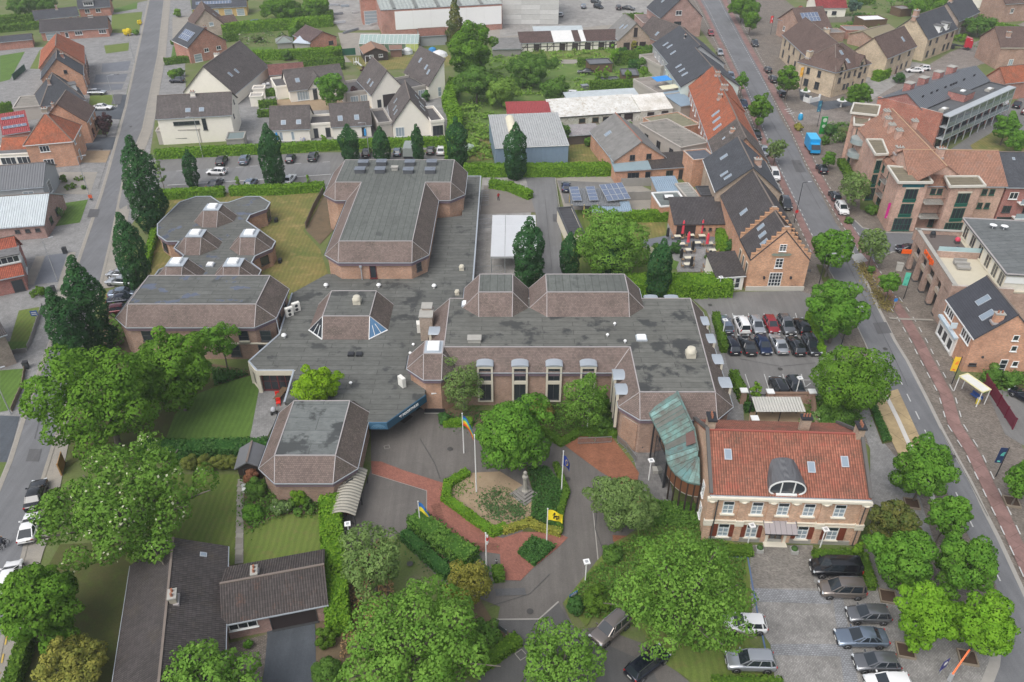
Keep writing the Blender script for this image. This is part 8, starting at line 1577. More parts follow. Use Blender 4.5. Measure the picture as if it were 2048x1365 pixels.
def flag(lab,px,py,h,cols,fw,fh,top,droop=.55,lion=False,kind='h'):
 t=thing('flagpole',lab,'flagpole',P0(px,py),0,'white flagpoles of the forecourt')
 s=MB();s.tube((0,0,0),(0,0,h),.085,.05,10);s.lathe((0,0,h),[(.07,0),(.09,.06),(.03,.14)],8);s.bl('pole',white_pole,t)
 if not cols:return t
 n=10;mats=[paint('flag_%.2f_%.2f_%.2f'%c,c,.7)for c in cols];s=MB();k=len(cols)
 def q(u,v):
  sag=droop*u*u;return(.06+u*fw*(1-.45*droop),.14*math.sin(u*7+v*2)*u,top-v*fh*(1-.15*u)-sag*fw)
 for i in range(n):
  for j in range(k*2):
   s.cur=j//2;a,b_,c,d=q(i/n,(j+1)/(2*k)),q((i+1)/n,(j+1)/(2*k)),q((i+1)/n,j/(2*k)),q(i/n,j/(2*k));s.add([a,b_,c,d],[(0,1,2,3)],True)
 f=s.bl('flag',mats,t)
 if lion:
  s=MB()
  for(u,v,w,h_)in((.42,.30,.14,.16),(.50,.48,.22,.22),(.40,.66,.10,.26),(.60,.68,.10,.26),(.66,.36,.16,.08),(.36,.44,.16,.07),(.72,.52,.06,.3),(.44,.18,.10,.08)):
   x,y,z=q(u,v)
   for off in(-.035,.035):s.box((x,y+off,z),(w*fw*.75,.01,h_*fh*.8))
  s.bl('lion_emblem',paint('lion_black',(.012,.012,.012),.7),f)
 if kind=='eu':
  s=MB()
  for i in range(12):
   a=2*math.pi*i/12;x,y,z=q(.5+.17*math.cos(a),.5+.26*math.sin(a))
   for off in(-.04,.04):s.box((x,y+off,z),(.07,.01,.07))
  s.bl('star_ring',paint('star_yellow',(.75,.55,.03),.6),f)
 return t
RB=[(.03,.06,.30),(.02,.28,.55),(.10,.45,.18),(.80,.62,.02),(.80,.30,.01),(.70,.03,.02)]
flag('tall bare white flagpole in the gravel bed',953,986,8.7,None,0,0,0);flag('white flagpole with drooping rainbow flag beside the tower bed',928,907,6.2,RB,2.3,1.5,5.9,1.15)
flag('white flagpole with limp dark blue starred flag beside the drive',1123,984,6.2,[(.012,.035,.22)],1.3,1.5,5.6,1.0,kind='eu');flag('white flagpole flying a yellow flag with black lion',1093,1090,5.4,[(.85,.66,.02)],1.9,1.5,5.3,.45,lion=True)
flag('white flagpole with drooping blue and yellow flag at the thick hedge',841,1056,4.0,[(.03,.16,.50),(.85,.68,.05)],1.9,1.3,3.9,1.05);flag('white flagpole with a narrow red and white furled flag',973,1136,5.2,[(.75,.75,.74),(.6,.03,.03),(.75,.75,.74)],.25,1.6,5.1,.3)
t=thing('monument','stone bust on a tall pedestal above four square steps in the roundabout bed','monument',P0(1050,992),R(42))
m_st=plain('monument_stone',(.20,.19,.175),.9,0,.25);m_st2=plain('pale_stone',(.29,.275,.24),.85,0,.2)
for i in range(4):s=MB();s.box((0,0,.12+.22*i),(2.5-.5*i,2.5-.5*i,.23));s.bl('step',m_st,t)
s=MB();s.lathe((0,0,.9),[(.42,0),(.30,.15),(.24,.3),(.22,1.7),(.30,1.85),(.34,1.95),(.2,2.0)],8,smooth=False);s.bl('pedestal',m_st2,t)
s=MB();s.lathe((0,0,2.85),[(.26,0),(.36,.12),(.30,.32),(.11,.40),(.11,.46),(.19,.56),(.22,.70),(.20,.84),(.10,.95)],12);s.box((0,-.2,3.52),(.06,.08,.1));s.bl('bust',m_st2,t)
for lab,a,b_ in(('left of the pair before the planting bed',(1156,890),(1189,889)),('right of the pair before the planting bed',(1190,889),(1222,887)),('nearest the octagon wing wall',(1234,885),(1252,900)),('at the red paving below the wing corner',(1253,902),(1271,926))):
 A,B=P0(*a),P0(*b_);L=(B-A).length;t=thing('crowd_barrier','galvanised steel crowd barrier '+lab,'barrier',A,math.atan2(B.y-A.y,B.x-A.x),'crowd barriers')
 s=MB();s.bar((0,0,1.1),(L,0,1.1),.06);s.bar((0,0,.25),(L,0,.25),.06);s.bar((0,0,.2),(0,0,1.1),.05);s.bar((L,0,.2),(L,0,1.1),.05);s.bl('frame',galv,t)
 for k in range(13):s=MB();s.box((L*(k+1)/14,0,.68),(.035,.035,.85));s.bl('bar',galv,t)
 for x in(.25,L-.25):s=MB();s.bar((x,-.35,.04),(x,.35,.04),.05);s.bar((x,0,.04),(x,0,.3),.05);s.bl('foot',galv,t)
A,B=P0(690,1058),P0(716,965);t=thing('cycle_shelter','long cycle shelter with curved ribbed grey roof along the front wing','cycle shelter',A,math.atan2(B.y-A.y,B.x-A.x)-math.pi/2);L=(B-A).length
n=8;s=MB();prof=[(-1.35+2.7*k/n,2.0+.65*math.sin(math.pi*(k/n*.85+.1)))for k in range(n+1)]
for i in range(16):
 y0,y1=L*i/16,L*(i+1)/16-.03;s=MB();s.add([(x,y0,z)for x,z in prof]+[(x,y1,z)for x,z in prof]+[(x,y0,z-.05)for x,z in prof]+[(x,y1,z-.05)for x,z in prof],[(k,k+1,n+2+k,n+1+k)for k in range(n)]+[(2*n+2+k+1,2*n+2+k,3*n+3+k,3*n+4+k)for k in range(n)]+[(2*n+2+k,2*n+3+k,k+1,k)for k in range(n)]+[(n+1+k,n+2+k,3*n+4+k,3*n+3+k)for k in range(n)],True);s.bl('roof_sheet',plain('shelter_sheet',(.33,.31,.26),.6,.1,.12),t)
for y in(.2,L/2,L-.2):
 for x in(-1.2,1.2):s=MB();s.box((x,y,1.05),(.08,.08,2.1));s.bl('post',d_met,t)
def bicycle(lab,px,py,rz,col,z=.5,grp='parked bicycles'):
 t=thing('bicycle',lab,'bicycle',P0(px,py),rz,grp);b=MB()
 for x in(-.53,.53):
  w=MB();m=16;pts=[Vector((x+.33*math.cos(2*math.pi*k/m),0,.34+.33*math.sin(2*math.pi*k/m)))for k in range(m)]
  for k in range(m):w.bar(pts[k],pts[(k+1)%m],.045)
  for k in range(0,m,4):w.bar((x,0,.34),pts[k],.012)
  w.bl('wheel',rubber,t)
 for p,q in(((-.53,0,.34),(-.1,0,.32)),((-.1,0,.32),(-.22,0,.82)),((-.53,0,.34),(-.22,0,.75)),((-.22,0,.75),(.38,0,.78)),((-.1,0,.32),(.38,0,.70)),((.53,0,.34),(.36,0,.95))):b.bar(p,q,.045)
 b.bl('frame',paint('bike_'+lab[:8],col,.35),t);b=MB();b.box((-.23,0,.90),(.26,.14,.06));b.bl('saddle',trim,t);b=MB();b.bar((.33,-.28,1.0),(.33,.28,1.0),.04);b.bl('handlebar',trim,t);return t
bicycle('black bicycle leaning at the pub hedge',1372,586,R(4),(.02,.02,.02));bicycle('dark bicycle right of the black one at the pub hedge',1404,585,R(-3),(.05,.05,.08));bicycle('thin black bicycle leaning on the pub front wall',1584,580,R(2),(.02,.02,.02))
for k in range(5):bicycle(('first','second','third','fourth','fifth')[k]+' bicycle from the front under the curved cycle shelter',693+k*4.6,1050-k*16,R(-10),((.03,.03,.03),(.2,.02,.02),(.02,.05,.12),(.3,.3,.3),(.03,.06,.03))[k],grp='bicycles in the cycle shelter')
def person(lab,px,py,rz,top,legs,sit=0,z=0.0,bike=False):
 t=thing('person',lab,'person',P0(px,py,0)+Vector((0,0,z)),rz)
 V={};me=bpy.data.meshes.new('body');hip=.92 if not sit else .48
 if bike:pts={'p':(0,0,.95),'c':(.18,0,1.38),'n':(.26,0,1.50),'h':(.31,0,1.66),'hl':(0,.10,.93),'kl':(.32,.12,.72),'fl':(.16,.12,.34),'tl':(.28,.12,.30),'hr':(0,-.10,.93),'kr':(.30,-.12,.62),'fr':(.0,-.12,.22),'tr':(.12,-.12,.18),'sl':(.18,.19,1.40),'el':(.34,.24,1.16),'wl':(.52,.24,1.05),'sr':(.18,-.19,1.40),'er':(.34,-.24,1.16),'wr':(.52,-.24,1.05)}
 elif sit:pts={'p':(0,0,.5),'c':(-.06,0,.95),'n':(-.05,0,1.1),'h':(-.02,0,1.28),'hl':(0,.10,.5),'kl':(.44,.12,.52),'fl':(.46,.12,.08),'tl':(.60,.12,.04),'hr':(0,-.10,.5),'kr':(.44,-.12,.52),'fr':(.46,-.12,.08),'tr':(.60,-.12,.04),'sl':(-.05,.19,1.0),'el':(.06,.24,.74),'wl':(.28,.18,.66),'sr':(-.05,-.19,1.0),'er':(.06,-.24,.74),'wr':(.28,-.18,.66)}
 else:pts={'p':(0,0,.94),'c':(.02,0,1.32),'n':(.02,0,1.48),'h':(.04,0,1.64),'hl':(0,.09,.90),'kl':(.14,.10,.50),'fl':(.06,.10,.08),'tl':(.20,.10,.04),'hr':(0,-.09,.90),'kr':(-.02,-.10,.50),'fr':(-.16,-.10,.10),'tr':(-.03,-.10,.05),'sl':(.01,.19,1.40),'el':(-.06,.25,1.14),'wl':(.06,.25,.90),'sr':(.01,-.19,1.40),'er':(.06,-.25,1.14),'wr':(.18,-.23,.94)}
 ed=[('p','c'),('c','n'),('n','h'),('p','hl'),('hl','kl'),('kl','fl'),('fl','tl'),('p','hr'),('hr','kr'),('kr','fr'),('fr','tr'),('c','sl'),('sl','el'),('el','wl'),('c','sr'),('sr','er'),('er','wr')]
 rad={'p':.15,'c':.16,'n':.06,'h':.115,'hl':.10,'kl':.07,'fl':.05,'tl':.045,'hr':.10,'kr':.07,'fr':.05,'tr':.045,'sl':.075,'el':.05,'wl':.038,'sr':.075,'er':.05,'wr':.038}
 ks=list(pts);me.from_pydata([pts[k]for k in ks],[(ks.index(a),ks.index(b))for a,b in ed],[]);o=bpy.data.objects.new('body',me);C.objects.link(o)
 o.modifiers.new('skin','SKIN');
 for i,k in enumerate(ks):me.skin_vertices[0].data[i].radius=(rad[k],rad[k]);me.skin_vertices[0].data[i].use_root=(k=='p')
 sb_=o.modifiers.new('sub','SUBSURF');sb_.levels=sb_.render_levels=2
 dg=bpy.context.evaluated_depsgraph_get();m2=bpy.data.meshes.new_from_object(o.evaluated_get(dg));bpy.data.objects.remove(o)
 b=bpy.data.objects.new('body',m2);C.objects.link(b);b.parent=t;m2.materials.clear()
 for m in(plain('skin',(.45,.27,.19),.6),plain('top_'+lab[:12],top,.8),plain('legs_'+lab[:12],legs,.8),plain('hair',(.05,.03,.02),.8)):m2.materials.append(m)
 nz,pz=pts['n'][2],pts['p'][2]
 for p in m2.polygons:
  c=p.center;p.use_smooth=True
  p.material_index=(3 if(c.z>nz+.22 or c.x<pts['h'][0]-.05)else 0)if c.z>nz+.02 else(2 if(c.z<pz+.02 and abs(c.y)<.21 and not(sit and c.z>.6))else 0 if math.dist(c,pts['wl'])<.09 or math.dist(c,pts['wr'])<.09 else 1)
 return t
person('person in a red top and dark trousers walking in the school yard',997,402,R(120),(.35,.02,.02),(.03,.03,.04))
pc=P0(9,1098);bk=bicycle('black bicycle being ridden at the left edge',9,1098,R(78),(.02,.02,.02),grp=None);person('person in dark clothes riding a bicycle at the left edge',9,1098,R(78),(.02,.025,.035),(.03,.03,.04),bike=True,z=.02)
person('person in a grey blue shirt sitting at the cream house wall',609,285,R(-100),(.30,.32,.42),(.2,.2,.25),sit=1);person('person in white sitting beside the other at the cream house',603,286,R(-80),(.6,.6,.62),(.12,.12,.15),sit=1)
for i,(px,py)in enumerate(((609,285),(603,286))):
 t=thing('garden_chair','garden chair under the %s person at the cream house'%('grey blue' if i==0 else 'white clad'),'chair',P0(px,py),R(-90));s=MB();s.box((0,0,.38),(.5,.5,.06));s.box((-.25,0,.65),(.05,.5,.5));s.bl('seat',f_drk,t)
 for x in(-.2,.2):
  for y in(-.2,.2):s=MB();s.box((x,y,.18),(.04,.04,.36));s.bl('leg',f_drk,t)
G='wooden tables on the pub terrace';wood_t=plain('pale_tabletop',(.62,.58,.46),.6,0,.08);wood_c=plain('cafe_chair',(.30,.20,.11),.7,0,.2)
tables=[(1355,473,'left in the back row'),(1382,471,'second in the back row'),(1404,472,'third in the back row'),(1394,462,'under the annex roof edge'),(1363,488,'left in the slate path row'),(1395,486,'middle of the slate path row'),(1419,487,'right of the slate path row'),(1378,500,'left in the centre'),(1425,501,'right in the centre'),(1376,516,'left below the centre'),(1375,529,'lowest on the left'),(1419,530,'lowest left of the veranda'),(1415,541,'nearest the veranda wall'),(1457,507,'top of the stack by the pub wall'),(1458,513,'middle of the stack by the pub wall'),(1460,519,'bottom of the stack by the pub wall')]
proto_t=None
for px,py,lab in tables:
 p=at(px,py,.75)
 if proto_t is None:
  t=thing('cafe_table','','table',(p.x,p.y,0.1),.05,G);s=MB();s.box((0,0,.74),(1.15,.8,.05));o1=[s.bl('tabletop',wood_t,t)]
  for x in(-.45,.45):
   for y in(-.3,.3):s=MB();s.box((x,y,.36),(.05,.05,.72));o1.append(s.bl('leg',d_met,t))
  proto_t=t;index_children(o1)
  cht=thing('cafe_chair','','chair',(0,0,0),0,'brown chairs on the pub terrace');s=MB();s.box((0,0,.45),(.45,.45,.05));o2=[s.bl('seat',wood_c,cht)];s=MB();s.box((-.22,0,.72),(.05,.45,.5));o2.append(s.bl('backrest',wood_c,cht))
  for x in(-.19,.19):
   for y in(-.19,.19):s=MB();s.box((x,y,.22),(.04,.04,.44));o2.append(s.bl('leg',wood_c,cht))
  index_children(o2);first_c=True
  t['label']='pale topped cafe table '+lab
 else:t=copy_tree(proto_t,(p.x,p.y,.1),.05,'pale topped cafe table '+lab)
 if px>1450:continue
 for sx,nm in((-1,'left'),(1,'right')):
  loc=(p.x+sx*.85,p.y-.1,.1);rz=0 if sx<0 else math.pi;cl='brown chair at the %s side of the table %s'%(nm,lab)
  if first_c:cht.location=loc;cht.rotation_euler=(0,0,rz);cht['label']=cl;first_c=False
  else:copy_tree(cht,loc,rz,cl)
def parasol(lab,px,py,mat,h,grp):
 t=thing('parasol',lab,'parasol',P0(px,py),0,grp);s=MB();s.tube((0,0,0),(0,0,h),.035);s.bl('pole',p_gry,t)
 s=MB();s.lathe((0,0,.75),[(.16,0),(.30,.1),(.24,.6),(.27,h*.45),(.16,h*.68),(.07,h-.8)],9,smooth=False);s.bl('folded_canopy',mat,t);s=MB();s.lathe((0,0,0),[(.35,0),(.35,.08)],12);s.bl('base',concrete,t)
mr,mk=plain('parasol_red',(.66,.06,.09),.8),plain('parasol_black',(.02,.02,.022),.8)
for lab,px,py in(('closed red parasol at the left of the pub annex',1364,475),('closed red parasol at the right of the pub annex',1402,474),('closed red parasol left in the front row',1375,493),('closed red parasol right in the front row',1413,496)):parasol(lab,px,py,mr,3.4 if py<480 else 2.9,'closed red parasols')
for lab,px,py in(('closed black parasol on the dry lawn corner',1334,481),('closed black parasol beside the centre table',1384,508),('closed black parasol by the round shrub',1361,524),('closed black parasol by the leafy planter',1418,527),('short closed black parasol lowest on the left',1381,540)):parasol(lab,px,py,mk,2.5,'closed black parasols')
t=thing('hedge_sign','small white sign board on the pub hedge','sign',P0(1424,588),0);s=MB();s.box((0,-.1,1.3),(1.3,.05,.4));s.bl('board',f_wht,t)
for x in(-.5,.5):s=MB();s.box((x,-.05,.65),(.05,.05,1.3));s.bl('post',white_pole,t)
t=thing('courtyard_canopy','white translucent canopy of ribbed panels on steel posts in the school court','canopy',(0.2,122,0));x0,x1,y0,y1=-3.5,4.2,114.6,129.6
mp_=corr('white_polycarbonate',(.66,.68,.70),.18,.4,0,.1,'v')
for j in range(4):
 for(a,b_)in((x0,x0+2.3),(x0+2.36,x1)):
  ya,yb=y0+(y1-y0)*j/4+.06,y0+(y1-y0)*(j+1)/4-.06;s=MB();s.slab([Vector((a,ya,3.0+.0)),Vector((b_,ya,3.0)),Vector((b_,yb,3.35)),Vector((a,yb,3.35))],.05);s.build('roof_panel',mp_,t)
for j in range(5):y=y0+(y1-y0)*j/4;s=MB();s.bar((x0,y,2.98),(x1,y,2.98),.14,.2);s.build('beam',p_gry,t)
for x in(x0+.1,x0+2.33,x1-.1):
 for y in(y0+.1,(y0+y1)/2,y1-.1):s=MB();s.box((x,y,1.45),(.12,.12,2.9));s.build('post',galv,t)
s=MB();s.bar((x0,y0-.1,3.05),(x1,y0-.1,3.05),.16,.3);s.build('gutter',p_gry,t)
for lab,a,b_ in(('steel mesh gate left of the canopy front',(947,555),(980,552)),('steel mesh fence at the canopy rear',(958,458),(983,456)),('mesh pen fence under the canopy front',(984,552),(1004,552)),('steel railing by the gym strip roof',(962,400),(978,399)),('second steel railing by the gym strip roof',(960,412),(977,411))):
 A,B=P0(*a),P0(*b_);L=(B-A).length;t=thing('mesh_fence',lab,'fence',A,math.atan2(B.y-A.y,B.x-A.x));s=MB()
 for z in(.1,1.0,1.9):s.bar((0,0,z),(L,0,z),.05)
 s.bl('rail',galv,t);n=max(4,int(L/.25));s=MB()
 for k in range(n+1):s.box((L*k/n,0,1.0),(.03,.03,1.85))
 s.bl('mesh',galv,t)['kind']='stuff'
A,B,Cc=at(1142,411,2.6),at(1240,408,2.6),at(1240,352,2.6);t=thing('solar_carport','timber carport with grey sheet roof, tilted solar arrays and yellow side wall','carport',(A.x,A.y,0))
L=B.x-A.x;D=7.0;s=MB();s.slab([Vector((A.x,A.y,2.55)),Vector((B.x,A.y,2.55)),Vector((B.x,A.y+D,2.9)),Vector((A.x,A.y+D,2.9))],.1);s.build('roof',corr('carport_sheet',(.18,.19,.20),.3,.5,0,.2),t)
for x in(A.x+.2,A.x+L*.27,A.x+L*.54):
 for y in(A.y+.2,A.y+D-.2):s=MB();s.box((x,y,1.3),(.18,.18,2.6));s.build('post',plain('yellow_timber',(.50,.38,.16),.8),t)
s=MB();s.box((A.x+L*.77,A.y+.15,1.2),(L*.46,.15,2.4));s.build('yellow_wall',plain('yellow_boards',(.55,.40,.12),.8,0,.1),t)
for k in range(10):s=MB();s.box((A.x+L*(.545+.05*k),A.y+.06,1.2),(.03,.04,2.4));s.build('board_joint',plain('dark_joint',(.25,.18,.06)),t)  # thin darker strips mark the joints between boards
def array(cx,cy,w,h,nc,nr,tilt,rz,z):
 a=bpy.data.objects.new('solar_array',None);C.objects.link(a);a.parent=t;m=Matrix.Rotation(rz,3,'Z')@Matrix.Rotation(tilt,3,'X')
 for i in range(nc):
  for j in range(nr):
   q=Vector((cx,cy,z))+m@Vector(((i-(nc-1)/2)*w,(j-(nr-1)/2)*h,0));s=MB();s.box(q,(w-.05,h-.05,.05),rot=m);s.cur=1;s.box(q+m@Vector((0,0,.01)),(w-.13,h-.13,.05),rot=m);s.build('solar_panel',[alu,m_solar],a)
array(A.x+1.0,A.y+3.2,1.75,1.15,1,4,R(10),R(6),3.5);array(A.x+4.1,A.y+3.3,1.75,1.15,1,4,R(10),R(6),3.5);array(A.x+8.4,A.y+3.6,1.15,1.75,4,3,R(12),R(14),3.7)
A=P0(1918,782);t=thing('bus_shelter','pale yellow framed bus shelter with white roof and blue seat','bus shelter',A,R(-68));my=paint('pale_yellow_frame',(.66,.62,.34),.4)
s=MB();s.box((1.6,0,2.45),(3.7,1.5,.1));s.bl('roof',plain('shelter_roof',(.60,.60,.56),.5),t);s=MB()
for a_,b_ in(((-.25,-.75,2.5),(3.45,-.75,2.5)),((3.45,-.75,2.5),(3.45,.75,2.5)),((3.45,.75,2.5),(-.25,.75,2.5)),((-.25,.75,2.5),(-.25,-.75,2.5))):s.bar(a_,b_,.12)
s.bl('roof_frame',my,t)
for x in(-.2,3.4):
 for y in(-.7,.7):s=MB();s.box((x,y,1.2),(.09,.09,2.4));s.bl('post',white_pole,t)
s=MB();s.box((2.2,.4,.5),(1.6,.4,.06));s.box((2.2,.6,.8),(1.6,.05,.4));s.bl('seat',paint('seat_blue',(.02,.07,.25),.5),t)
t=thing('litter_bin','small yellow litter bin by the bus shelter','bin',P0(1954,808));s=MB();s.lathe((0,0,0),[(.22,0),(.25,.8),(.2,.9)],10);s.bl('drum',paint('bin_yellow',(.6,.48,.04),.5),t);s=MB();s.lathe((0,0,.9),[(.26,0),(.2,.1)],10);s.bl('lid',p_gry,t)
A,B=P0(1966,770),P0(2024,860);t=thing('red_fence','dark red slatted metal fence beside the supermarket lot','fence',A,math.atan2(B.y-A.y,B.x-A.x));L=(B-A).length;mdr=paint('fence_red',(.13,.012,.03),.45)
for k in range(5):
 s=MB();s.box((L*k/4,0,.95),(.12,.16,1.9));s.bl('fence_post',mdr,t)
 if k<4:
  for z in range(14):s=MB();s.box((L*(k+.5)/4,0,.2+z*.12),(L/4-.12,.05,.07));s.bl('slat',mdr,t)
def banner(lab,px,py,h,c,c2,rz,w=.75,fh=2.3,lines=True):
 t=thing('banner_pole',lab,'banner',P0(px,py),rz,'banners on poles along the main street');s=MB();s.tube((0,0,0),(0,0,h),.07,.05);s.bl('pole',d_met,t)
 s=MB();s.box((-w/2-.08,0,h-.15-fh/2),(w,.03,fh));f=s.bl('banner',paint('banner_'+lab[:9],c,.6),t)
 s=MB()
 for i in range(3):
  for sgn in(-1,1):
   pts=[Vector((-.15-w*.62*(.25+.25*i)*math.sin(k*.26),.022*sgn,h-.55-fh*.35+.9*(.35+.22*i)*math.cos(k*.26)*.8))for k in range(7)]
   for a,b_ in zip(pts,pts[1:]):s.bar(a,b_,.012,.07)
 s.box((-w*.6,-.02,h-fh+.1),(.3,.02,.2));s.bl('print',paint('print_'+lab[:9],c2,.6),f)
banner('blue banner with pale green arcs on a black pole',1991,954,4.6,(.015,.035,.10),(.12,.55,.45),R(-10));banner('yellow banner with orange arcs on a pole by the corner house',1903,769,4.6,(.75,.47,.03),(.75,.13,.03),R(-12));banner('mint green banner on a pole by the shop columns',1807,598,4.8,(.10,.50,.36),(.03,.32,.24),R(-15));banner('magenta banner on a pole before the pink flats',1774,457,5.2,(.55,.02,.26),(.7,.5,.6),R(5),1.0,3.0)
banner('teal blue banner on a pole at the side street corner',1634,255,6.5,(.03,.15,.25),(.2,.5,.5),R(10),.9,2.6);banner('orange yellow banner hanging near the corner cream flats',1600,180,6.0,(.75,.38,.03),(.8,.6,.3),R(5),.8,2.4);banner('red and white banner at the top of the main street',1541,70,6.0,(.6,.04,.04),(.75,.75,.75),R(5),.8,2.2)
def signpost(name,lab,px,py,h,w,hh,c,rz,mat2=None,tilt=0,lines=2,poles=1):
 t=thing(name,lab,'sign',P0(px,py),rz)
 for x in((0,)if poles==1 else(-w*.4,w*.4)):s=MB();s.tube((x,.04,0),(x,.04,h),.04);s.bl('post',p_gry,t)
 s=MB();s.box((0,0,h-hh/2),(w,.05,hh));b=s.bl('panel',paint('sign_'+lab[:10],c,.5),t);s=MB()
 for k in range(lines):s.box((0,-.03,h-hh*(k+1)/(lines+1)),(w*.7,.01,hh*.16))
 s.bl('lettering',mat2 or f_wht,b);return t
t=signpost('parking_sign','dark blue parking sign panel in the cobbled car park',1879,1350,2.2,.9,1.3,(.03,.03,.18),R(30),lines=0);s=MB();s.lathe((0,-.035,1.75),[(.25,-.01),(.25,.01)],14,'Y');s.bl('white_disc',f_wht,t)
t=thing('barrier_arm','bright orange raised barrier arm beside the cobbled car park','barrier',P0(1898,1362),R(40));s=MB();s.box((0,0,.5),(.35,.35,1.0));s.bl('housing',p_gry,t);s=MB();s.bar((0,0,1.0),(2.2,0,2.6),.14);s.bl('arm',paint('arm_orange',(.80,.13,.01),.5),t);s=MB();s.box((2.3,0,2.7),(.3,.25,.3));s.bl('lamp',f_drk,t)
signpost('direction_sign','small slanted blue direction sign in the bed by the golden bush',1146,1203,1.3,1.0,.4,(.03,.13,.32),R(35));signpost('notice_board','dark notice board on posts at the bottom bed',1004,1275,1.6,1.2,.6,(.06,.07,.07),R(-40),lines=0,poles=2);signpost('disabled_bay_sign','blue and white sign on the lawn at the left edge',73,640,1.6,1.0,.9,(.03,.10,.35),R(10));signpost('cycle_sign','round blue cycle path sign on a short post',1785,622,2.2,.5,.5,(.03,.20,.55),R(0),lines=0)
t=thing('recycling_pillar','tall green illuminated pillar sign with white disc near the cyan van','sign',P0(1643,268),R(5));s=MB();s.box((0,0,2.0),(1.3,.4,4.0));s.bl('pillar',paint('pillar_green',(.02,.26,.05),.4),t);s=MB();s.lathe((0,-.22,3.3),[(.5,-.02),(.5,.02)],16,'Y');s.lathe((0,-.22,1.9),[(.4,-.02),(.4,.02)],16,'Y');s.bl('white_disc',paint('disc',(.5,.6,.5),.5),t)
t=thing('post_box','bright blue bottle bank at the side street corner','container',P0(1600,240));s=MB();s.lathe((0,0,0),[(.5,0),(.6,.5),(.55,1.2),(.3,1.6)],12);s.bl('drum',paint('bank_blue',(.02,.30,.55),.4),t);s=MB();s.lathe((0,0,1.6),[(.3,0),(.2,.1)],10);s.bl('lid',f_wht,t)
for lab,px,py in(('under the yellow green street tree by the saloon',1810,1304),('under the wide green street tree by the people carrier',1775,1196),('under the lowest yellow green street tree',1934,1318),('below the street tree at the right edge',2022,1006),('below the small street tree at the bend',1823,1010)):
 t=thing('tree_frame','square timber planting frame '+lab,'planting frame',P0(px,py),R(-12),'square planting frames');
 for(x,y,w,d)in((0,-.75,1.6,.12),(0,.75,1.6,.12),(-.75,0,.12,1.4),(.75,0,.12,1.4)):s=MB();s.box((x,y,.17),(w,d,.3));s.bl('board',plain('grey_timber',(.24,.20,.15),.9,0,.2),t)
 s=MB();s.box((0,0,.12),(1.38,1.38,.2));s.bl('soil',plain('dark_soil',(.07,.045,.03),.95,0,.3),t)
pill=[(1483,806),(1535,808),(1504,862),(1618,808)]
for k,(px,py)in enumerate(pill):
 t=thing('gate_pillar',('first','second','third','fourth')[k]+' brick pillar with white cap of the shelter yard, counted from the left car park','pillar',P0(px,py),0,'pillars of the shelter yard');s=MB();s.box((0,0,1.0),(.75,.75,2.0));s.bl('shaft',brown_brick,t);s=MB();s.box((0,0,2.06),(.95,.95,.14));s.bl('cap',f_wht,t)
A,B=P0(1487,806),P0(1532,808);t=thing('iron_gate','black iron bar gate between brick pillars','gate',A,math.atan2(B.y-A.y,B.x-A.x));L=(B-A).length;s=MB();s.bar((.4,0,1.5),(L-.3,0,1.5),.06);s.bar((.4,0,.2),(L-.3,0,.2),.06);s.bl('rail',d_met,t)
for k in range(12):s=MB();s.box((.5+(L-.9)*k/11,0,.85),(.05,.05,1.5));s.bl('bar',d_met,t)
for lab,a,b_ in(('low brick garden wall at the back of the shelter yard',(1540,806),(1618,806)),('low brick garden wall at the right of the shelter yard',(1621,808),(1628,868))):
 A,B=P0(*a),P0(*b_);m=(A+B)/2;t=thing('garden_wall',lab,'wall',m,math.atan2(B.y-A.y,B.x-A.x));L=(B-A).length;s=MB();s.box((0,0,.8),(L,.3,1.6));s.bl('wall',brown_brick,t);s=MB();s.box((0,0,1.63),(L,.42,.1));s.bl('coping',plain('brown_coping',(.20,.13,.09)),t)
A=P0(1506,852);t=thing('yard_shelter','open shelter with pale corrugated roof in the walled yard','shelter',A,0);s=MB();s.slab([Vector((0,0,2.3)),Vector((6.2,0,2.3)),Vector((6.2,2.6,2.6)),Vector((0,2.6,2.6))],.06);s.bl('roof',corr('shelter_corr',(.50,.49,.45),.35,.6,0,.2),t)
for x in(.1,3.1,6.1):
 for y in(.1,2.4):s=MB();s.box((x,y,1.15),(.1,.1,2.3));s.bl('post',d_met,t)
def panel_fence(name,lab,pts,h,w,mat,cat='fence',postm=None,z=0):
 P=[P0(*p)for p in pts];t=thing(name,lab,cat,P[0])
 for A,B in zip(P,P[1:]):
  L=(B-A).length;n=max(1,int(L/w));a=math.atan2(B.y-A.y,B.x-A.x)
  for k in range(n):
   c=A.lerp(B,(k+.5)/n);s=MB();s.box((c.x,c.y,h/2),(L/n-.1,.07,h),a);s.build('panel',mat,t);c=A.lerp(B,k/n);s=MB();s.box((c.x,c.y,h/2+.05),(.14,.14,h+.1),a);s.build('post',postm or mat,t)
m_cf=plain('concrete_fence',(.27,.26,.24),.9,0,.15)
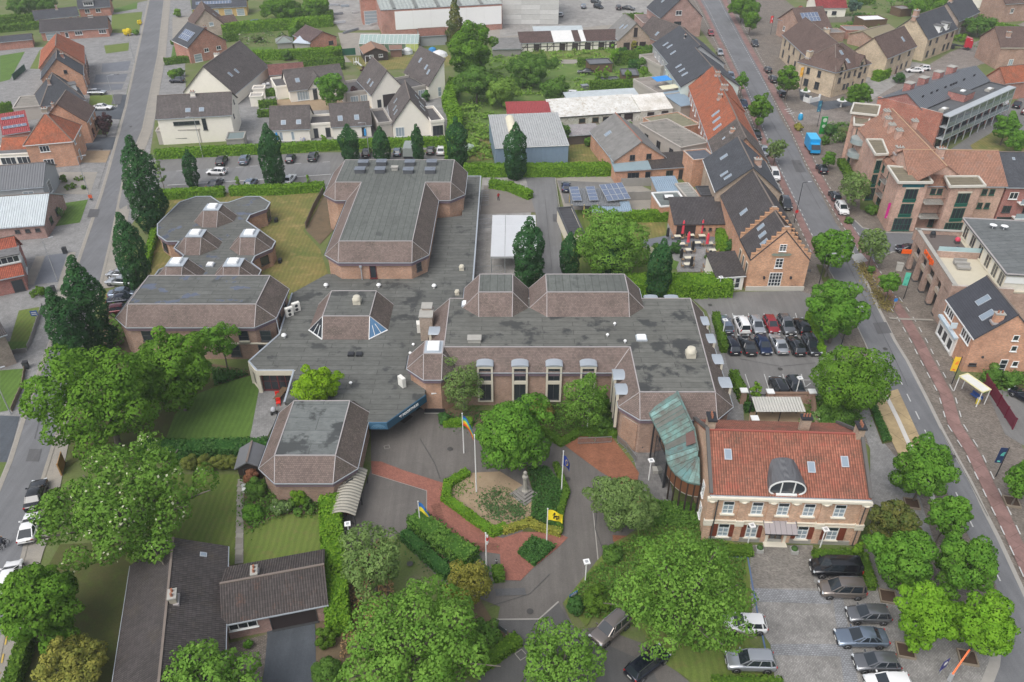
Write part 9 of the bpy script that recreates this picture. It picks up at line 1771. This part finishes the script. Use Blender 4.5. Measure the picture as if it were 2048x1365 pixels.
panel_fence('concrete_fence','grey concrete panel fence below the black lean-to',[(1242,374),(1322,372)],1.8,2.2,m_cf);panel_fence('concrete_fence','grey concrete panel fence beside the yellow carport wall',[(1242,402),(1316,400)],1.8,2.2,m_cf);panel_fence('timber_fence','tall orange timber fence panel beside the left road',[(124,952),(131,925)],1.8,1.8,plain('orange_timber',(.34,.19,.07),.8,0,.15));panel_fence('green_fence','dark green fence sheet before the low brick garage',[(-5,102),(58,96)],1.6,2.5,plain('green_sheet',(.02,.10,.06),.7));panel_fence('green_fence','dark green slatted fence in the left gardens',[(28,161),(52,140)],1.6,2.0,plain('green_slats',(.03,.09,.06),.7));panel_fence('green_fence','green mesh fence behind the builders yard',[(683,112),(712,110)],2.0,2.5,plain('green_sheet',(.02,.10,.06),.7));panel_fence('board_fence','grey board fence in the upper right gardens',[(1655,46),(1716,44)],1.8,2.5,plain('grey_board',(.25,.23,.19),.9,0,.15))
panel_fence('garden_wall','low brown stone wall along the lower left lawn',[(51,742),(46,775),(24,825)],.7,1.2,plain('wall_blocks',(.19,.15,.11),.9,0,.25),'wall');panel_fence('garden_wall','low grey wall beside the lawn at the left edge',[(86,616),(64,684),(56,700)],.8,1.2,plain('grey_blocks',(.26,.25,.24),.9,0,.2),'wall');panel_fence('garden_wall','grey wall blocks along the front of the upper lawn',[(0,712),(56,704)],.7,1.2,plain('grey_blocks',(.26,.25,.24),.9,0,.2),'wall');panel_fence('garden_wall','low stone kerb wall of the pavilion side yard',[(612,458),(628,420),(648,384)],1.2,1.6,plain('dark_wall',(.16,.13,.10),.9,0,.2),'wall');panel_fence('yard_wall','cracked white wall below the ruined stable',[(1140,268),(1200,262),(1262,252)],1.6,2.2,old_white,'wall');panel_fence('yard_wall','white wall in the barn back yard',[(1316,290),(1342,286)],1.8,2.2,plain('white_wall',(.58,.57,.54),.9,0,.12),'wall');panel_fence('yard_wall','crumbling brick wall behind the barn yard',[(1290,258),(1328,256)],2.2,2.2,plain('old_brick_wall',(.36,.22,.17),.9,0,.25),'wall');panel_fence('alley_kerb','black and white kerb wall along the alley',[(1111,362),(1118,415),(1128,470)],.5,1.6,concrete,'wall')
house('garden_shed','small black timber shed with grey felt roof at the end of the lawn path',(474,935),(520,932),1.9,3.0,.8,'y',plain('black_timber',(.05,.04,.035)),plain('grey_felt',(.15,.155,.165)),cat='shed',gut=None,wins=[(0,.4,.9,.9,1.6,'blank',1,1)])
gp=[o for o in C.objects if o.name.startswith('garden_path')][0];A,B=P0(482,966),P0(478,1124);rs=random.Random(3)
for k in range(15):c=A.lerp(B,(k+.5)/15);s=MB();s.box((c.x+rs.uniform(-.04,.04),c.y,.13),(.72,(B-A).length/15-.08,.06),rs.uniform(-.03,.03));s.build('paving_slab',plain('slab_%d'%(k%3),((.27,.25,.22),(.31,.29,.25),(.24,.22,.19))[k%3],.9,0,.2),gp)
def simple(name,lab,cat,px,py,parts,rz=0,z=0.0,grp=None):
 t=thing(name,lab,cat,P0(px,py)+Vector((0,0,z)),rz,grp)
 for nm,mat,f in parts:s=MB();f(s);s.bl(nm,mat,t)
 return t
rchair=plain('red_plastic',(.62,.03,.02),.5)
for lab,px,py in(('red plastic chair on the patio furthest from the front wing',556,799),('red plastic chair on the patio nearest the front wing',558,812)):
 simple('patio_chair',lab,'chair',px,py,[('seat',rchair,lambda s:s.box((0,0,.45),(.55,.55,.06))),('backrest',rchair,lambda s:s.box((.26,0,.75),(.06,.55,.55)))]+[('leg',rchair,(lambda x,y:lambda s:s.box((x,y,.21),(.06,.06,.42)))(x,y))for x in(-.22,.22)for y in(-.22,.22)],R(100),.12,'red patio chairs')
simple('patio_table','narrow wooden patio table beside the red chairs','table',563,797,[('tabletop',timber,lambda s:s.box((0,0,.73),(.8,2.6,.05))),('leg',timber,lambda s:s.box((0,-1.0,.36),(.6,.08,.7))),('leg',timber,lambda s:s.box((0,1.0,.36),(.6,.08,.7)))],R(-14),.12)
simple('push_chair','grey push chair with pale hood on the patio','pushchair',549,830,[('hood',plain('pale_hood',(.42,.43,.47),.8),lambda s:s.lathe((0,0,.65),[(.34,0),(.36,.2),(.22,.42),(.03,.5)],10)),('seat',f_drk,lambda s:s.box((0,0,.55),(.6,.5,.25))),('wheel',rubber,lambda s:s.lathe((-.3,0,.15),[(.14,-.25),(.14,.25)],10,'Y')),('wheel',rubber,lambda s:s.lathe((.35,0,.15),[(.14,-.25),(.14,.25)],10,'Y'))],R(20),.12)
simple('black_bin','black round bin at the octagon wing entrance','bin',1283,903,[('drum',f_drk,lambda s:s.lathe((0,0,0),[(.3,0),(.36,.9)],12)),('lid',trim,lambda s:s.lathe((0,0,.9),[(.38,0),(.3,.1),(.1,.12)],12))],0,.1)
simple('post_sign','black bollard with white band at the short hedge block','bollard',993,1133,[('post',f_drk,lambda s:s.lathe((0,0,0),[(.1,0),(.1,1.0),(.05,1.05)],10)),('band',f_wht,lambda s:s.lathe((0,0,.8),[(.105,0),(.105,.12)],10))],0,.1)
simple('bistro_chair','white garden chair by the lawn path shrubs','chair',490,985,[('seat',f_wht,lambda s:s.box((0,0,.42),(.5,.5,.05))),('backrest',f_wht,lambda s:s.box((0,.25,.7),(.5,.05,.5))),('leg',f_wht,lambda s:s.box((0,-.2,.2),(.4,.05,.4))),('leg',f_wht,lambda s:s.box((0,.2,.2),(.4,.05,.4)))],R(15),.1)
simple('trampoline','round garden trampoline with blue rim at the upper gardens','trampoline',513,47,[('mat',trim,lambda s:s.lathe((0,0,.85),[(1.6,0),(1.6,.04)],20)),('rim',paint('rim_blue',(.04,.15,.35),.5),lambda s:s.lathe((0,0,.8),[(1.6,.0),(2.0,0),(2.0,.08),(1.6,.08)],20))]+[('leg',d_met,(lambda a:lambda s:s.bar((1.9*math.cos(a),1.9*math.sin(a),0),(1.9*math.cos(a),1.9*math.sin(a),.82),.07))(R(q)))for q in(0,90,180,270)])
simple('swing_set','white swing frame on the dry lawn','swing',740,128,[('frame',f_wht,lambda s:(s.bar((-1.2,-.6,0),(-1.2,0,2.2),.08),s.bar((-1.2,.6,0),(-1.2,0,2.2),.08),s.bar((1.2,-.6,0),(1.2,0,2.2),.08),s.bar((1.2,.6,0),(1.2,0,2.2),.08),s.bar((-1.2,0,2.2),(1.2,0,2.2),.08))),('seat',f_drk,lambda s:s.box((0,0,.6),(.6,.3,.05)))])
simple('slide','small white climbing frame on the dry lawn','slide',713,130,[('frame',f_wht,lambda s:(s.box((0,0,.8),(1.0,1.0,.1)),s.bar((-.5,-.5,0),(-.5,-.5,2),.1),s.bar((.5,-.5,0),(.5,-.5,2),.1),s.bar((-.5,.5,0),(-.5,.5,2),.1),s.bar((.5,.5,0),(.5,.5,2),.1))),('chute',plain('slide_grey',(.5,.5,.48)),lambda s:s.bar((.4,0,.9),(2.2,0,.1),.6,.1))],R(-40))
simple('patio_set','grey bench seat with cushions in the white garden court','bench',532,172,[('seat',plain('bench_grey',(.35,.36,.38)),lambda s:s.box((0,0,.4),(2.2,.8,.2))),('cushion',f_wht,lambda s:s.box((-.5,0,.58),(.8,.7,.16))),('cushion',f_wht,lambda s:s.box((.6,.1,.62),(.7,.6,.24)))],R(20))
for lab,px,py in(('blue folded garden umbrella by the columnar tree at the hedge',556,286),('bright blue folded garden umbrella before the brown roofed houses',732,278)):parasol(lab,px,py,paint('umbrella_blue',(.02,.25,.55),.6),2.4,'blue folded umbrellas')
for k,(px,py,w,l,c)in enumerate(((668,12,1.6,4,(.35,.36,.38)),(690,14,2.0,3,(.30,.33,.36)),(672,30,1.4,5,(.22,.23,.25)),(680,47,1.6,4,(.45,.46,.48)),(720,26,1.2,6,(.50,.50,.50)),(757,42,1.4,4,(.40,.41,.42)),(750,50,1.0,4,(.5,.5,.5)),(702,64,.8,7,(.25,.27,.30)))):
 simple('material_stack',('left rear','second rear','left middle','left front','long pale','right','right front','long low dark')[k]+' stack of steel sections in the builders yard','stack',px,py,[('bundle',plain('steel_%d'%k,c,.5,.2,.2),(lambda i,l=l,w=w:lambda s:s.box((0,(i-1)*w/3,.25+.3*(i%2)),(l,w/3-.06,.3)))(i))for i in range(3)],R(6+k*7),0,'stacks in the builders yard')
simple('white_tarpaulin','crumpled white tarpaulin heap beside the tall bright tree','tarpaulin',879,112,[('sheet',plain('tarp',(.60,.60,.60),.7),lambda s:s.lathe((0,0,0),[(2.6,0),(2.2,.9),(1.2,1.4),(.3,1.7)],9,smooth=False)),('fold',plain('tarp2',(.52,.53,.54),.7),lambda s:s.lathe((-3.2,.3,0),[(1.4,0),(1.2,.8),(.4,1.2)],7,smooth=False))]);simple('blue_tarpaulin','small bright blue tarpaulin beside the greenhouse','tarpaulin',865,102,[('sheet',paint('tarp_blue',(.03,.20,.45),.6),lambda s:s.lathe((0,0,0),[(1.3,0),(1.0,.8),(.3,1.1)],8,smooth=False))]);simple('white_tank','round white covered pool tent by the greenhouse','tank',815,107,[('drum',plain('tank',(.55,.57,.56),.5),lambda s:s.lathe((0,0,0),[(1.7,0),(1.6,.9),(.9,1.5),(.1,1.8)],12)),('rim',p_gry,lambda s:s.lathe((0,0,.9),[(1.65,0),(1.65,.08)],12))])
simple('picnic_table','small wooden picnic table on the dry yard by the blue barn','table',957,288,[('tabletop',timber,lambda s:s.box((0,0,.75),(1.8,.8,.06))),('bench',timber,lambda s:s.box((0,-.7,.45),(1.8,.3,.05))),('bench',timber,lambda s:s.box((0,.7,.45),(1.8,.3,.05))),('leg',timber,lambda s:s.box((0,0,.37),(.1,1.2,.74)))]);simple('trailer_tent','pale green covered heap beside the columnar tree row','cover',938,300,[('cover',plain('green_cover',(.30,.37,.31)),lambda s:s.lathe((0,0,0),[(1.3,0),(1.2,.9),(.4,1.3)],8,smooth=False)),('band',d_met,lambda s:s.lathe((0,0,.1),[(1.33,0),(1.33,.1)],8))])
A,B=at(718,88,2.4),at(839,82,2.4);t=thing('greenhouse','long glass greenhouse with white bars behind the chalet','greenhouse',(A.x,A.y,0));L=B.x-A.x;D=9.0;gm=paint('greenhouse_glass',(.30,.38,.35),.2);gm2=plain('greenhouse_wall',(.14,.20,.13),.35,0,.5);n=14
for k in range(n):
 x0,x1=A.x+L*k/n,A.x+L*(k+1)/n-.06;y=A.y
 for q,mm,nm in(([(x0,y,2.4),(x1,y,2.4),(x1,y+D/2,4.0),(x0,y+D/2,4.0)],gm,'roof_pane'),([(x1,y+D,2.4),(x0,y+D,2.4),(x0,y+D/2,4.0),(x1,y+D/2,4.0)],gm,'roof_pane'),([(x0,y,.1),(x1,y,.1),(x1,y,2.36),(x0,y,2.36)],gm2 if k<n-3 else plain('yellow_pane',(.42,.48,.16),.4),'wall_pane')):s=MB();s.slab([Vector(p)for p in q],.03);s.build(nm,mm,t)
 s=MB();s.bar((x0,y-.02,0),(x0,y-.02,2.4),.06);s.bar((x0,y-.02,2.42),(x0,y+D/2,4.05),.06);s.build('glazing_bar',f_wht,t)
s=MB();s.bar((A.x,A.y+D/2,4.05),(B.x,A.y+D/2,4.05),.12);s.bar((A.x,A.y,2.4),(B.x,A.y,2.4),.1);s.build('ridge_bar',f_wht,t)
simple('white_portico','white balustraded porch at the corner flats entrance','porch',1628,205,[('wall',f_wht,lambda s:(s.box((0,0,.6),(3.6,.2,1.2)),s.box((-1.8,1,.6),(.2,2,1.2)))),('pillar',f_wht,lambda s:s.box((-1.7,0,.9),(.4,.4,1.8))),('pillar',f_wht,lambda s:s.box((1.7,0,.9),(.4,.4,1.8)))],R(30))
for lab,px,py in(('white pedestal bowl with green plant before the side street flats',1681,215),('white pedestal bowl with dark plant at the street corner flats',1608,196)):
 simple('planter_bowl',lab,'planter',px,py,[('pedestal',f_wht,lambda s:s.lathe((0,0,0),[(.3,0),(.2,.2),(.2,1.2),(.35,1.3)],8)),('bowl',f_wht,lambda s:s.lathe((0,0,1.3),[(.4,0),(1.3,.4),(1.3,.5)],12)),('plant',plain('bowl_green',(.05,.11,.02),.8,0,.3),lambda s:s.lathe((0,0,1.75),[(.6,0),(.5,.5),(.1,1.0)],7))],0,0,'white planter bowls')
simple('cabinet','pale grey utility cabinet before the shop columns','cabinet',1797,541,[('body',plain('cabinet_grey',(.42,.41,.38)),lambda s:s.box((0,0,.65),(1.0,.6,1.3))),('lid',concrete,lambda s:s.box((0,0,1.34),(1.1,.7,.08)))],R(-20))
simple('skip','grey metal crate store in the barn yard','crate',1169,178,[('body',plain('crate_grey',(.18,.19,.20)),lambda s:s.box((0,0,.5),(1.8,1.4,1.0))),('rim',galv,lambda s:s.box((0,0,1.03),(1.9,1.5,.06)))],R(20));simple('road_works_sign','small orange and white road sign on the left pavement','sign',183,402,[('board',paint('works_orange',(.65,.12,.05),.5),lambda s:s.box((0,0,.9),(.7,.06,.7))),('stand',d_met,lambda s:(s.box((0,.1,.3),(.5,.4,.1)),s.box((0,.05,.5),(.08,.08,.6))))],R(10))
for lab,px,py in(('dark wheelie bin at the slate garden corner',131,507),('dark wheelie bin by the red house hedge',108,585),('dark wheelie bin at the lower left lawn wall',54,737)):
 simple('wheelie_bin',lab,'bin',px,py,[('body',plain('bin_dark',(.05,.055,.06),.6),lambda s:s.box((0,0,.5),(.6,.7,1.0))),('lid',trim,lambda s:s.box((0,0,1.04),(.64,.76,.08)))],R(15),.05,'wheelie bins')
s=MB();s.box((0,405,33.5),(1220,1010,69));hz=s.build('haze',[]);hz['kind']='stuff'
hm=bpy.data.materials.new('haze_air');hm.use_nodes=True;hn=hm.node_tree;hn.nodes.clear();hv=hn.nodes.new('ShaderNodeVolumePrincipled');ho=hn.nodes.new('ShaderNodeOutputMaterial')
hv.inputs['Color'].default_value=(.92,.95,1,1);hv.inputs['Density'].default_value=.0003;hv.inputs['Anisotropy'].default_value=.2;hn.links.new(hv.outputs[0],ho.inputs['Volume']);hz.data.materials.append(hm)
